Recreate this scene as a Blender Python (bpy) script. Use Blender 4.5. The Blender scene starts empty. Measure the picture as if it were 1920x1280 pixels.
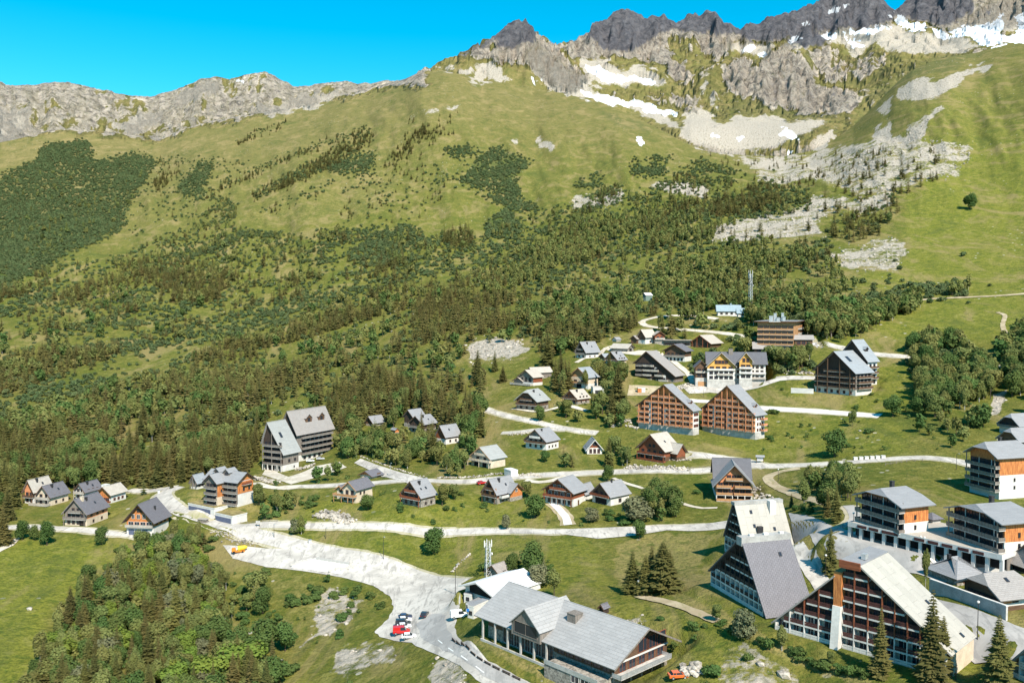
import bpy, bmesh, math, random
import numpy as np
from mathutils import Vector, Matrix

R = math.radians
S = bpy.context.scene
C = S.collection
random.seed(7)
RNG = np.random.default_rng(11)

# ------------------------------------------------------------------ camera, sky, sun, exposure
PITCH = R(2.5)
HFOV = R(60.0)
CAMZ = 160.0
F = 960.0 / math.tan(HFOV / 2)
cam_d = bpy.data.cameras.new('camera')
cam = bpy.data.objects.new('camera', cam_d)
C.objects.link(cam)
cam.location = (0, 0, CAMZ)
cam.rotation_euler = (math.pi / 2 - PITCH, 0, 0)
cam_d.sensor_width = 36
cam_d.lens = 18 / math.tan(HFOV / 2)
cam_d.clip_start = 1
cam_d.clip_end = 30000
S.camera = cam

SUN_EL = 46.0
SUN_FROM_RIGHT = 66.0      # the sun stands to the right of the view, turned this far back towards the viewer
sun_d = bpy.data.lights.new('sun', 'SUN')
sun_d.energy = 4.6
sun_d.angle = R(0.5)
sun_d.color = (1.0, 0.915, 0.785)
sun = bpy.data.objects.new('sun', sun_d)
C.objects.link(sun)
ce, se = math.cos(R(SUN_EL)), math.sin(R(SUN_EL))
sdir = Vector((math.cos(R(SUN_FROM_RIGHT)) * ce, -math.sin(R(SUN_FROM_RIGHT)) * ce, se))
sun.rotation_euler = sdir.to_track_quat('Z', 'Y').to_euler()
sun.location = (0, 0, 400)

W = bpy.data.worlds.new('World')
S.world = W
W.use_nodes = True
wn = W.node_tree
wn.nodes.clear()
sky = wn.nodes.new('ShaderNodeTexSky')
sky.sky_type = 'NISHITA'
sky.sun_disc = False
sky.sun_elevation = R(SUN_EL)
sky.sun_rotation = math.atan2(sdir.x, sdir.y)
sky.altitude = 1700
sky.air_density = 1.0
sky.dust_density = 0.2
sky.ozone_density = 2.0
hsv = wn.nodes.new('ShaderNodeHueSaturation')
hsv.inputs['Hue'].default_value = 0.468
hsv.inputs['Saturation'].default_value = 1.52
hsv.inputs['Value'].default_value = 0.94
bg = wn.nodes.new('ShaderNodeBackground')
bg.inputs['Strength'].default_value = 0.125
wo = wn.nodes.new('ShaderNodeOutputWorld')
wn.links.new(sky.outputs[0], hsv.inputs['Color'])
wn.links.new(hsv.outputs[0], bg.inputs['Color'])
wn.links.new(bg.outputs[0], wo.inputs['Surface'])

S.view_settings.view_transform = 'Standard'
S.view_settings.look = 'None'
S.view_settings.gamma = 1.0
S.view_settings.use_curve_mapping = False
S.view_settings.exposure = 0.90

# ------------------------------------------------------------------ pixel <-> world (photo pixels, 1920 x 1280)
cp, sp = math.cos(PITCH), math.sin(PITCH)

def pix_dir(px, py):
    """azimuth (rad, right positive) and tan(elevation) of a photo pixel"""
    cx = (np.asarray(px, float) - 960) / F
    cy = (640 - np.asarray(py, float)) / F
    dx = cx
    dy = cp + cy * sp
    dz = cy * cp - sp
    return np.arctan2(dx, dy), dz / np.hypot(dx, dy)

def project(x, y, z):
    z = z - CAMZ
    d = np.maximum(y * cp - z * sp, 1e-3)
    u = y * sp + z * cp
    return 960 + F * x / d, 640 - F * u / d

# ------------------------------------------------------------------ numpy noise
def _h(ix, iy, s):
    n = (ix.astype(np.int64) * 374761393 + iy.astype(np.int64) * 668265263 + s * 2147483647) & 0xffffffff
    n = ((n ^ (n >> 13)) * 1274126177) & 0xffffffff
    n = (n ^ (n >> 16)) & 0xffffffff
    return n.astype(np.float64) / 4294967295.0

def vnoise(x, y, s=0):
    ix = np.floor(x); iy = np.floor(y)
    fx = x - ix; fy = y - iy
    fx = fx * fx * fx * (fx * (fx * 6 - 15) + 10); fy = fy * fy * fy * (fy * (fy * 6 - 15) + 10)
    a = _h(ix, iy, s); b = _h(ix + 1, iy, s); c = _h(ix, iy + 1, s); d = _h(ix + 1, iy + 1, s)
    return (a + (b - a) * fx) * (1 - fy) + (c + (d - c) * fx) * fy

def fbm(x, y, o=4, s=0, gain=0.5, ridged=False):
    t = np.zeros_like(x, dtype=float); amp = 1; tot = 0
    for i in range(o):
        n = vnoise(x * 2 ** i + 17.3 * i, y * 2 ** i - 9.1 * i, s + i)
        if ridged:
            n = 1 - np.abs(2 * n - 1)
        t += n * amp; tot += amp; amp *= gain
    return t / tot

def sstep(a, b, x):
    t = np.clip((x - a) / (b - a), 0, 1)
    return t * t * (3 - 2 * t)
# ------------------------------------------------------------------ terrain heights
# control points: photo pixel and horizontal distance; the surface runs smoothly through them
CTRL = [
 (0,1280,262),(400,1280,250),(800,1280,210),(1100,1280,194),(1500,1280,186),(1651,1268,185),(1530,1252,190),(1920,1280,186),(1782,1272,187),(1450,1176,203),(1438,1160,213),(1333,1097,238),(1403,1056,262),(905,1190,220),
 (0,1180,300),(400,1180,290),(760,1180,252),(1150,1150,222),(1850,1180,205),
 (0,1090,345),(400,1090,325),(800,1090,290),(1200,1090,258),(1550,1090,240),(1900,1090,228),
 (0,1000,395),(400,1000,362),(800,1000,328),(1200,1000,308),(1500,1000,266),(1604,1006,256),(1700,1000,264),(1900,1000,272),
 (0,940,440),(420,940,380),(785,940,348),(1150,940,348),(1400,940,342),(1900,940,335),
 (0,880,520),(300,880,480),(555,880,450),(800,880,405),(1150,880,398),(1400,880,392),(1900,880,380),
 (0,800,640),(400,800,570),(700,800,500),(1000,800,455),(1250,815,432),(1500,810,442),(1900,810,430),
 (0,715,800),(400,715,720),(900,715,575),(1363,715,535),(1600,715,512),(1900,715,500),
 (0,640,960),(500,640,840),(900,640,680),(1200,640,600),(1460,650,565),(1700,650,570),(1900,650,560),
 (0,560,1180),(500,560,1020),(900,560,860),(1200,560,750),(1450,560,700),(1700,560,690),(1900,560,680),
 (0,450,1480),(250,440,1450),(500,450,1250),(900,450,1120),(1200,450,1000),(1500,450,930),(1900,450,880),
 (0,350,1800),(150,370,1750),(300,340,1700),(500,350,1560),(700,350,1450),(1000,350,1380),(1300,350,1280),(1600,350,1180),(1900,350,1080),
 (0,290,2000),(280,270,2050),(600,250,1850),(800,230,1720),(1000,250,1720),(1250,285,1600),(1500,300,1500),(1700,290,1400),(1900,250,1300),
 (600,200,2150),(850,160,2000),(1000,190,2050),(1650,200,1850),(1800,150,1750),(1900,110,1700),
]
P = np.array(CTRL, float)
caz, cte = pix_dir(P[:, 0], P[:, 1])
cu = caz * 2.0; cv = np.log(P[:, 2])
# below the frame and beside it the slope simply carries on
ex = []
for a in (-1.1, -0.7, 0.7, 1.1):
    j = -1 if a > 0 else 0
    edge = [i for i in range(len(P)) if P[i, 0] == (1900 if a > 0 else 0) or (a > 0 and P[i, 0] in (1850, 1920))]
    for i in edge:
        ex.append((a * 2.0, cv[i], cte[i]))
for a in (-0.5, 0, 0.5):
    hb = -0.58 * 170
    for r in (60, 110):
        ex.append((a * 2.0, math.log(r), (-60 - (0.5 - a) * 50) / r))
ex = np.array(ex)
U = np.concatenate([cu, ex[:, 0]]); V = np.concatenate([cv, ex[:, 1]])
# interpolate the height itself divided by distance
E = np.concatenate([cte, ex[:, 2]])

def tps_fit(U, V, E, lam):
    n = len(U)
    d2 = (U[:, None] - U[None]) ** 2 + (V[:, None] - V[None]) ** 2
    K = 0.5 * d2 * np.log(d2 + 1e-12)
    K[np.arange(n), np.arange(n)] = lam
    A = np.zeros((n + 3, n + 3)); A[:n, :n] = K
    Q = np.stack([np.ones(n), U, V], 1); A[:n, n:] = Q; A[n:, :n] = Q.T
    return np.linalg.solve(A, np.concatenate([E, np.zeros(3)]))

def tps_eval(w, U, V, u, v):
    n = len(U); sh = u.shape; u = u.ravel(); v = v.ravel()
    out = w[n] + w[n + 1] * u + w[n + 2] * v
    for i in range(n):
        d2 = (u - U[i]) ** 2 + (v - V[i]) ** 2
        out = out + w[i] * 0.5 * d2 * np.log(d2 + 1e-12)
    return out.reshape(sh)

def upsample(coarse, ca, cvv, AZg, LRg):
    ia = np.interp(AZg, ca, np.arange(len(ca))); iv = np.interp(LRg, cvv, np.arange(len(cvv)))
    a0 = np.clip(ia.astype(int), 0, len(ca) - 2); v0 = np.clip(iv.astype(int), 0, len(cvv) - 2)
    fa = ia - a0; fv = iv - v0
    return ((coarse[a0, v0] * (1 - fa) + coarse[a0 + 1, v0] * fa) * (1 - fv)
            + (coarse[a0, v0 + 1] * (1 - fa) + coarse[a0 + 1, v0 + 1] * fa) * fv)

AZ = np.concatenate([np.linspace(-1.25, -0.60, 22)[:-1], np.linspace(-0.60, 0.60, 680), np.linspace(0.60, 1.25, 22)[1:]])
LR = np.concatenate([np.linspace(math.log(60), math.log(130), 30)[:-1],
                     np.linspace(math.log(130), math.log(1900), 640)[:-1],
                     np.linspace(math.log(1900), math.log(7200), 420)])
NA, NR = len(AZ), len(LR)
AG, LG = np.meshgrid(AZ, LR, indexing='ij')
RG = np.exp(LG)
XG = RG * np.sin(AG); YG = RG * np.cos(AG)

ca = np.linspace(-1.25, 1.25, 160); cvv = np.linspace(math.log(60), math.log(7200), 300)
CU, CV = np.meshgrid(ca * 2.0, cvv, indexing='ij')
wA = tps_fit(U, V, E, 1e-4)
eA = upsample(tps_eval(wA, U, V, CU, CV), ca, cvv, AG, LG)

def sky_at(pts, rr, az):
    """skyline table in photo pixels -> tan elevation at each azimuth"""
    a, t = pix_dir([p[0] for p in pts], [p[1] for p in pts])
    return np.interp(az, a, t)

SKY_A = [(-900,300),(-300,285),(0,267),(60,254),(120,242),(200,247),(260,254),(300,258),(350,240),(400,228),(470,214),(540,205),(600,190),(650,175),(690,168),(730,155),
         (760,147),(790,133),(830,132),(870,140),(900,152),(940,156),(990,166),(1040,172),(1100,186),(1160,205),(1200,224),(1240,244),(1290,268),
         (1330,284),(1400,290),(1470,292),(1520,282),(1560,262),(1600,234),(1640,196),(1680,156),(1710,132),(1740,118),(1780,106),(1830,98),(1870,84),(1920,70),(2100,40),(2600,-60)]
RID_A = [(-900,2300),(0,2150),(300,2200),(540,2250),(730,2250),(850,2080),(1000,2120),(1200,1800),(1330,1600),(1500,1620),(1600,1680),(1750,1760),(1920,1800),(2600,1600)]
SKY_B = [(-900,120),(-300,140),(0,153),(10,158),(60,160),(110,153),(160,160),(200,170),(240,178),(262,180),(290,180),(330,168),(360,155),(380,147),(405,143),(430,148),
         (450,142),(465,140),(480,137),(495,135),(520,145),(550,162),(580,160),(620,155),(650,153),(670,157),(700,155),(730,150),(760,152),(800,170),(900,260),(1000,400),(2600,400)]
SKY_C = [(-900,700),(500,500),(650,260),(760,165),(790,132),(820,118),(850,105),(880,92),(900,80),(925,64),(945,56),(955,42),(962,35),(972,36),(978,41),(986,36),(1000,52),(1010,62),(1030,75),(1042,83),(1060,80),(1080,72),
         (1100,60),(1120,42),(1140,35),(1148,22),(1165,18),(1182,17),(1200,24),(1212,38),(1225,32),(1245,27),(1262,38),(1270,43),(1280,30),(1297,26),(1305,20),(1312,29),(1325,22),(1345,26),(1360,42),
         (1375,48),(1387,56),(1400,46),(1420,43),(1435,34),(1450,28),(1470,22),(1490,21),(1510,12),(1540,0),(1570,-14),(1600,-20),(1640,-20),(1660,0),(1672,18),(1688,13),(1720,-12),(1780,-30),(1920,-45),(2100,-50),(2600,-10)]

def ridge_noise(az, amp, sd):
    return amp * (fbm(az * 90, az * 0 + 3.3, 4, sd, 0.6) - 0.5)

# --- layer A: valley, village, green hill, right-hand pasture
aR, _ = pix_dir([p[0] for p in RID_A], [300] * len(RID_A))
vR = np.interp(AG, aR, np.log([p[1] for p in RID_A]))
skA = sky_at(SKY_A, None, AG)
ridge_e = np.empty(NA)
for i in range(NA):
    ridge_e[i] = np.interp(vR[i, 0], LR, eA[i])
corr = (skA - ridge_e[:, None])
A = eA + corr * np.exp(-((LG - vR) / 0.42) ** 2)
# stay just below the crest in front of it, fall away behind it
lim = skA - 0.10 * (vR - LG) ** 2 * 0.6
A = np.where(LG < vR, np.minimum(A, np.where(vR - LG < 0.5, skA - 0.015 * (vR - LG), 9)), skA - 0.22 * (LG - vR) - 0.5 * (LG - vR) ** 2)
A = np.where(LG < math.log(90), A, A)

# --- layer B: pale rocky ridge far left
vB = math.log(4400)
skB = sky_at(SKY_B, None, AG)
dB = (vB - LG)
B = np.where(dB > 0, skB - 0.13 * dB - 0.10 * dB ** 2 - 0.035 * np.sin(np.clip(dB * 9, 0, 3.14)), skB + 0.5 * dB)

# --- layer C: cirque, pyramid peak and dark crest
CC = [
 # floor of the cirque
 (1290,262,1900),(1360,255,1950),(1440,255,1950),(1520,262,1900),(1360,215,2350),(1480,215,2350),(1560,220,2150),
 (1230,222,2250),(1150,190,2350),(1090,178,2300),
 # pyramid and its skirts
 (800,135,2350),(880,130,2400),(930,125,2350),(970,60,2600),(960,100,2480),(1000,110,2500),(1040,150,2420),(1060,175,2300),
 (1040,95,2800),(1090,125,2800),(1160,142,2750),(1225,152,2650),(1140,110,3000),(1080,82,3250),
 # spurs
 (1180,60,3300),(1250,105,2950),(1280,140,2750),(1230,70,3200),(1300,65,3250),(1320,100,3000),(1340,140,2650),(1320,190,2450),
 (1360,70,3250),(1400,100,3100),(1440,105,3050),(1380,130,2750),(1400,175,2520),(1470,80,2850),(1470,130,2650),(1480,185,2450),(1440,195,2420),
 (1540,170,2500),(1560,205,2250),(1600,200,2250),(1580,130,2700),(1640,120,2700),(1640,90,3000),(1560,70,3400),(1600,30,3700),(1520,30,3600),
 (1700,50,3500),(1760,70,3300),(1800,75,3100),(1860,60,3400),(1900,20,3700),(1740,100,2800),(1820,95,2800),(1700,140,2400),
]
Pc = np.array(CC, float)
c2a, c2t = pix_dir(Pc[:, 0], Pc[:, 1])
U2 = c2a * 3.0; V2 = np.log(Pc[:, 2])
Ue = list(U2); Ve = list(V2); Ee = list(c2t)
for a in (-0.9, 0.9):
    for r, t in ((1900, -0.1), (2600, 0.05), (3600, 0.2)):
        Ue.append(a * 3.0); Ve.append(math.log(r)); Ee.append(t)
for px_ in (600, 1000, 1400, 1800):
    Ue.append(pix_dir(px_, 300)[0] * 3.0); Ve.append(math.log(1500)); Ee.append(-0.06)
Ue, Ve, Ee = map(np.array, (Ue, Ve, Ee))
w2 = tps_fit(Ue, Ve, Ee, 3e-4)
CU2, CV2 = np.meshgrid(ca * 3.0, cvv, indexing='ij')
eC = upsample(tps_eval(w2, Ue, Ve, CU2, CV2), ca, cvv, AG, LG)
CRST = [(-900,3000),(760,2500),(900,2550),(960,2650),(1000,2650),(1040,3100),(1100,3500),(1400,3600),(1600,3950),(1920,4100),(2600,4100)]
aC, _ = pix_dir([p[0] for p in CRST], [60] * len(CRST))
vC = np.interp(AG, aC, np.log([p[1] for p in CRST]))
skC = sky_at(SKY_C, None, AG)
# rock ribs, running down the faces
ribs = fbm(AG * 80 + 1.2 * fbm(AG * 30, LG * 12, 3, 5), LG * 8, 5, 21, 0.62, True) - 0.62
crag = fbm(XG / 210, YG / 210, 5, 33, 0.55, True) - 0.6
# (spur relief: bodies of rock standing out of the cirque wall)
eC = eC + 0.040 * crag * sstep(math.log(2000), math.log(2500), LG)
re = np.empty(NA)
for i in range(NA):
    re[i] = np.interp(vC[i, 0], LR, eC[i])
dC = vC - LG
Cc = eC + (skC - re[:, None]) * np.exp(-(dC / 0.16) ** 2)
Cc = np.where(dC > 0, np.minimum(Cc, np.where(dC < 0.6, skC - 0.02 * dC, 9)), skC + 0.7 * dC)
left_cut = sstep(pix_dir(560, 200)[0], pix_dir(735, 200)[0], AG)
Cc = Cc - (1 - left_cut) * 0.25
front_cut = sstep(math.log(1650), math.log(1900), LG)
Cc = Cc - (1 - front_cut) * 0.5

# ------------------------------------------------------------------ rasters of ground cover (photo pixels / 2)
RW, RH = 1160, 700
gx, gy = np.meshgrid(np.arange(RW) * 2.0 - 200, np.arange(RH) * 2.0 - 60)

def poly_mask(poly):
    m = np.zeros(gx.shape, bool)
    xs = [p[0] for p in poly]; ys = [p[1] for p in poly]
    x0, x1, y0, y1 = min(xs), max(xs), min(ys), max(ys)
    c0 = max(0, int((x0 + 200) / 2) - 1); c1 = min(RW, int((x1 + 200) / 2) + 2)
    r0 = max(0, int((y0 + 60) / 2) - 1); r1 = min(RH, int((y1 + 60) / 2) + 2)
    X = gx[r0:r1, c0:c1]; Y = gy[r0:r1, c0:c1]
    mm = np.zeros(X.shape, bool)
    n = len(poly)
    for i in range(n):
        ax, ay = poly[i]; bx, by = poly[(i + 1) % n]
        if ay == by:
            continue
        c = ((ay > Y) != (by > Y)) & (X < (bx - ax) * (Y - ay) / (by - ay) + ax)
        mm ^= c
    m[r0:r1, c0:c1] = mm
    return m

def blur(a, k):
    for _ in range(k):
        a = (a + np.roll(a, 1, 0) + np.roll(a, -1, 0)) / 3
        a = (a + np.roll(a, 1, 1) + np.roll(a, -1, 1)) / 3
    return a

def raster(polys, k=2):
    a = np.zeros(gx.shape)
    for p in polys:
        v = 1.0
        if isinstance(p[0], (int, float)):
            v = p[0]; p = p[1]
        m = poly_mask(p)
        a[m] = v
    return blur(a, k)

def samp(ras, px, py):
    c = (px + 200) / 2; r = (py + 60) / 2
    c = np.clip(c, 0, RW - 1.01); r = np.clip(r, 0, RH - 1.01)
    c0 = c.astype(int); r0 = r.astype(int); fc = c - c0; fr = r - r0
    return (ras[r0, c0] * (1 - fc) + ras[r0, c0 + 1] * fc) * (1 - fr) + (ras[r0 + 1, c0] * (1 - fc) + ras[r0 + 1, c0 + 1] * fc) * fr

SNOW = [
 [(1094,120),(1116,126),(1156,140),(1188,146),(1225,148),(1236,155),(1210,157),(1174,153),(1130,158),(1112,142)],
 [(1080,169),(1137,175),(1174,188),(1218,199),(1269,209),(1269,216),(1229,212),(1174,199),(1130,190),(1090,180)],
 [(999,140),(1013,157),(1006,157),(996,142)],
 [(1385,92),(1410,88),(1421,95),(1406,104)],[(1419,103),(1444,96),(1430,110)],[(1501,48),(1516,38),(1528,47)],[(1539,27),(1590,4),(1592,9),(1552,31)],
 [(1472,78),(1500,68),(1500,74),(1478,82)],[(1536,64),(1570,64),(1566,75),(1550,74)],[(1578,63),(1665,48),(1668,54),(1612,70),(1596,70)],
 [(1581,75),(1600,77),(1625,82),(1623,88),(1600,86)],[(1668,22),(1697,27),(1696,34),(1673,28)],
 [(1664,32),(1700,38),(1739,48),(1735,59),(1713,59),(1692,49)],
 [(1749,50),(1778,64),(1804,52),(1862,43),(1872,30),(1881,30),(1877,70),(1920,52),(2100,20),(2100,90),(1920,78),(1890,80),(1855,87),(1817,71),(1758,71)],
 [(1903,36),(1925,28),(1925,60),(1905,56)],
 [(1464,243),(1482,243),(1502,263),(1484,267)],[(1374,262),(1395,262),(1386,269)],[(1470,283),(1495,284),(1481,292)],[(1334,251),(1350,252),(1345,258),(1335,257)],
 [(1188,260),(1206,262),(1204,276),(1190,269)],[(440,148),(462,152),(456,158)],
]
SCREE = [
 [(0,200),(62,205),(50,230),(70,246),(0,270),(-200,300),(-200,200)],[(200,237),(267,210),(305,210),(290,233),(250,250)],
 [(467,202),(542,195),(558,179),(650,172),(625,194),(562,210),(492,218)],[(330,180),(400,150),(420,160),(370,190),(335,200)],
 [(755,218),(824,202),(818,211),(765,220)],[(831,206),(868,208),(862,202),(840,201)],[(955,260),(972,262),(974,272),(962,270)],[(1003,262),(1025,262),(1045,284),(1035,286),(1015,272)],
 [(815,126),(897,126),(882,136),(838,135)],[(879,144),(904,126),(942,122),(946,140),(968,148),(972,152),(944,148),(890,157)],
 [(1003,84),(1028,98),(1065,135),(1101,142),(1116,168),(1174,190),(1247,215),(1298,255),(1247,237),(1174,200),(1110,188),(1065,181),(1021,160),(992,128),(985,105)],
 [(1083,113),(1137,107),(1156,128),(1203,122),(1254,147),(1235,158),(1123,162),(1101,142)],
 [(1280,225),(1309,195),(1320,208),(1356,241),(1358,262),(1334,258),(1300,262)],[(1313,144),(1321,148),(1317,182),(1311,200),(1303,200),(1312,180)],
 [(1331,155),(1337,180),(1350,211),(1342,210),(1330,182)],
 [(1350,232),(1380,218),(1442,214),(1481,227),(1549,221),(1545,240),(1507,250),(1468,275),(1429,280),(1340,285),(1270,260),(1280,240)],
 [(1520,267),(1571,239),(1565,258),(1539,285),(1524,282)],
 [(1684,170),(1720,152),(1765,149),(1800,132),(1868,116),(1852,132),(1800,155),(1746,187),(1687,186)],
 [(1642,209),(1678,178),(1671,202),(1652,222)],
 [(1629,267),(1671,220),(1668,250),(1704,256),(1700,239),(1746,207),(1775,192),(1744,222),(1728,262),(1697,272),(1623,275)],
 [(1500,50),(1532,6),(1600,-20),(1640,-20),(1560,25),(1515,52)],
 [(1455,87),(1532,55),(1671,43),(1720,61),(1768,65),(1849,84),(1784,102),(1687,102),(1639,84),(1603,112),(1590,90),(1545,77),(1507,94)],
 [(1350,80),(1397,81),(1452,87),(1436,109),(1394,104)],[(1780,60),(1840,20),(1900,-20),(1925,-20),(1920,60),(1860,50)],
 (0.60,[(1300,284),(1350,290),(1410,310),(1425,346),(1470,346),(1522,335),(1575,350),(1612,369),(1684,357),(1747,339),(1800,331),(1826,279),(1762,265),(1687,262),(1612,267),(1537,280),(1462,295),(1387,284)]),
 (0.66,[(1320,453),(1335,425),(1402,408),(1515,385),(1522,365),(1575,372),(1620,369),(1676,357),(1672,384),(1627,402),(1552,402),(1526,423),(1549,442),(1447,446),(1387,453)]),
 (0.62,[(1545,477),(1631,451),(1687,445),(1701,466),(1687,506),(1594,509),(1572,492)]),
 [(1215,346),(1312,342),(1333,354),(1318,372),(1275,363)],(0.75,[(1068,388),(1079,368),(1137,366),(1170,354),(1169,374),(1130,388),(1094,396)]),
 [(876,658),(881,638),(921,634),(966,636),(994,650),(975,663),(950,672),(901,677),(883,679)],
 (0.66,[(585,1163),(598,1106),(624,1098),(660,1120),(689,1121),(668,1147),(660,1163),(624,1189),(593,1191)]),
 (0.56,[(615,1255),(634,1220),(699,1200),(751,1210),(752,1236),(694,1250),(650,1268)]),(0.52,[(798,1265),(822,1233),(874,1246),(880,1290),(800,1290)]),
 (0.7,[(555,1215),(590,1185),(600,1190),(570,1220)]),(0.7,[(1140,1160),(1210,1150),(1225,1170),(1180,1190)]),
 (0.8,[(1860,740),(1885,735),(1890,750),(1868,780),(1850,785)]),(0.6,[(570,962),(600,958),(660,968),(655,985),(600,980)]),
 (0.55,[(1350,1215),(1400,1200),(1440,1230),(1500,1260),(1500,1290),(1340,1290)]),
]
ROCK = [
 [(-200,100),(800,100),(800,165),(730,160),(650,180),(540,208),(400,232),(350,243),(300,262),(120,245),(-200,290)],
 [(925,62),(945,56),(962,30),(990,33),(1010,60),(1040,83),(1062,110),(1085,130),(1105,150),(1085,172),(1060,172),(1030,160),(990,125),(960,112),(935,118),(925,95)],
 [(1060,90),(1070,72),(1150,10),(1250,15),(1345,10),(1385,50),(1450,20),(1540,-20),(1660,-20),(1672,15),(1720,-30),(2100,-60),(2100,50),(1840,50),(1780,57),(1740,42),(1690,32),(1660,47),(1600,57),(1520,62),(1470,72),(1440,82),(1410,82),(1380,68),(1365,105),(1345,115),(1320,100),(1300,65),(1265,66),(1245,75),(1260,112),(1290,130),(1297,155),(1270,152),(1245,122),(1215,115),(1190,108),(1150,104),(1110,106),(1070,104)],
 [(1355,142),(1375,118),(1400,110),(1422,125),(1415,160),(1400,182),(1370,172)],
 [(1416,175),(1420,130),(1440,100),(1470,82),(1505,105),(1525,135),(1530,165),(1610,172),(1606,200),(1578,212),(1540,212),(1490,207),(1440,192)],
 (0.6,[(1515,95),(1560,85),(1610,115),(1650,95),(1660,120),(1600,150),(1540,155)]),(0.5,[(880,95),(925,75),(930,112),(890,110)]),
 (0.45,[(1330,190),(1300,180),(1200,170),(1250,200),(1300,215)]),
]
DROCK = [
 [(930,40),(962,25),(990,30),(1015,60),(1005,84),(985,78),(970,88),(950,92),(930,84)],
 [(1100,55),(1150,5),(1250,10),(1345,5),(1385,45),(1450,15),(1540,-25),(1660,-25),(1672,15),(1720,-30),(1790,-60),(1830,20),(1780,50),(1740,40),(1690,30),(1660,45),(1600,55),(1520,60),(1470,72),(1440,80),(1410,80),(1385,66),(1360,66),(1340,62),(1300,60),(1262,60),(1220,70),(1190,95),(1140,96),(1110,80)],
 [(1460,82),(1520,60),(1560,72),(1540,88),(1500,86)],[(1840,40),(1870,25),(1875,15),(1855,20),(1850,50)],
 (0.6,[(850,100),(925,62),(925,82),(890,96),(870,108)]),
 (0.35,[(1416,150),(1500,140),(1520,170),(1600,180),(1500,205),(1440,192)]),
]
LUSH = [   # deeper green: heath, alder scrub and darker turf
 [(0,333),(75,300),(83,275),(158,267),(175,283),(167,308),(208,300),(258,287),(288,304),(258,350),(233,400),(233,421),(137,467),(83,500),(0,542),(-200,600),(-200,340)],
 [(337,342),(375,304),(400,308),(375,367),(346,367)],[(890,306),(933,277),(999,299),(962,332),(977,365),(955,372),(904,346),(860,343)],[(911,419),(948,397),(981,419),(970,445),(919,445)],
 (0.8,[(1105,208),(1130,208),(1180,218),(1225,238),(1230,248),(1180,242),(1140,228)]),
 (0.9,[(1365,195),(1420,180),(1500,205),(1560,212),(1620,180),(1690,130),(1760,100),(1860,88),(1800,128),(1720,150),(1640,190),(1590,212),(1520,226),(1440,218),(1370,216)]),
 (0.7,[(1500,90),(1600,100),(1690,110),(1600,165),(1520,150)]),
 (0.5,[(608,317),(650,300),(704,287),(683,325)]),(0.6,[(1480,880),(1560,872),(1600,880),(1560,930),(1500,915)]),
 (0.35,[(520,1000),(1100,1010),(1150,1010),(1130,1100),(1040,1080),(900,1060),(700,1040)]),
 (0.3,[(640,920),(1040,930),(1050,980),(640,980)]),
]
DRY = [     # straw-coloured turf
 (0.8,[(1155,1015),(1230,995),(1345,1000),(1310,1070),(1260,1110),(1160,1100),(1150,1060)]),
 (1.0,[(1240,1120),(1330,1130),(1400,1176),(1470,1206),(1560,1246),(1640,1275),(1620,1290),(1540,1262),(1450,1222),(1380,1190),(1320,1150)]),
 (0.8,[(480,880),(530,885),(600,870),(640,880),(560,905),(470,910)]),(0.8,[(330,930),(370,920),(440,950),(420,965),(380,955)]),(0.8,[(420,955),(490,925),(480,960),(450,975)]),
 (0.9,[(850,1190),(880,1185),(1010,1250),(1100,1290),(1060,1300),(900,1215)]),(0.6,[(1480,890),(1540,900),(1580,950),(1500,970)]),
 (0.7,[(1440,735),(1520,740),(1560,725),(1520,765),(1460,762)]),(0.6,[(0,265),(140,240),(300,270),(380,262),(300,300),(180,270),(80,295),(0,320)]),
 (0.5,[(560,330),(760,320),(720,400),(560,430),(430,420)]),(0.4,[(700,200),(900,160),(1100,190),(1250,280),(1100,290),(950,250),(750,240)]),
 (0.55,[(1060,800),(1120,810),(1130,800),(1100,790)]),(0.6,[(1100,725),(1180,720),(1190,745),(1100,740)]),(0.4,[(1560,510),(1660,520),(1600,560),(1500,560)]),
 (0.5,[(430,1040),(560,1075),(640,1100),(600,1180),(540,1150),(500,1090)]),(0.6,[(1590,790),(1640,790),(1600,820),(1580,810)]),
]
BRIGHT = [  # fresh yellow-green meadow
 (1.0,[(0,1010),(240,1010),(210,1060),(150,1100),(90,1150),(80,1280),(-200,1290),(-200,1010)]),
 (0.8,[(1600,560),(1920,555),(1920,640),(1700,640),(1600,650),(1530,640)]),
 (0.8,[(1700,350),(1920,250),(1920,550),(1700,560),(1600,530),(1700,480)]),(0.5,[(1750,180),(1920,90),(1920,260),(1700,330)]),
 (0.7,[(440,985),(1050,1000),(1000,930),(640,930)]),(0.6,[(1440,775),(1700,790),(1700,850),(1450,865),(1330,840)]),
 (0.7,[(1560,660),(1720,690),(1700,780),(1440,760)]),(0.6,[(440,1180),(600,1290),(300,1290)]),(0.7,[(500,1000),(1100,1010),(1150,1100),(1050,1110),(850,1075)]),
 (0.8,[(1700,1170),(1860,1180),(1850,1290),(1700,1290)]),(0.5,[(1100,1110),(1400,1130),(1380,1290),(1260,1290),(1200,1200)]),
]
RAS = {k: raster(v, 2) for k, v in dict(snow=SNOW, scree=SCREE, rock=ROCK, drock=DROCK).items()}
RAS['rock'] = raster(ROCK, 5); RAS['drock'] = raster(DROCK, 7); RAS['scree'] = raster(SCREE, 4)
RAS.update({k: raster(v, 10) for k, v in dict(lush=LUSH, dry=DRY, bright=BRIGHT).items()})
RAS['snow'] = raster(SNOW, 2)

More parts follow.
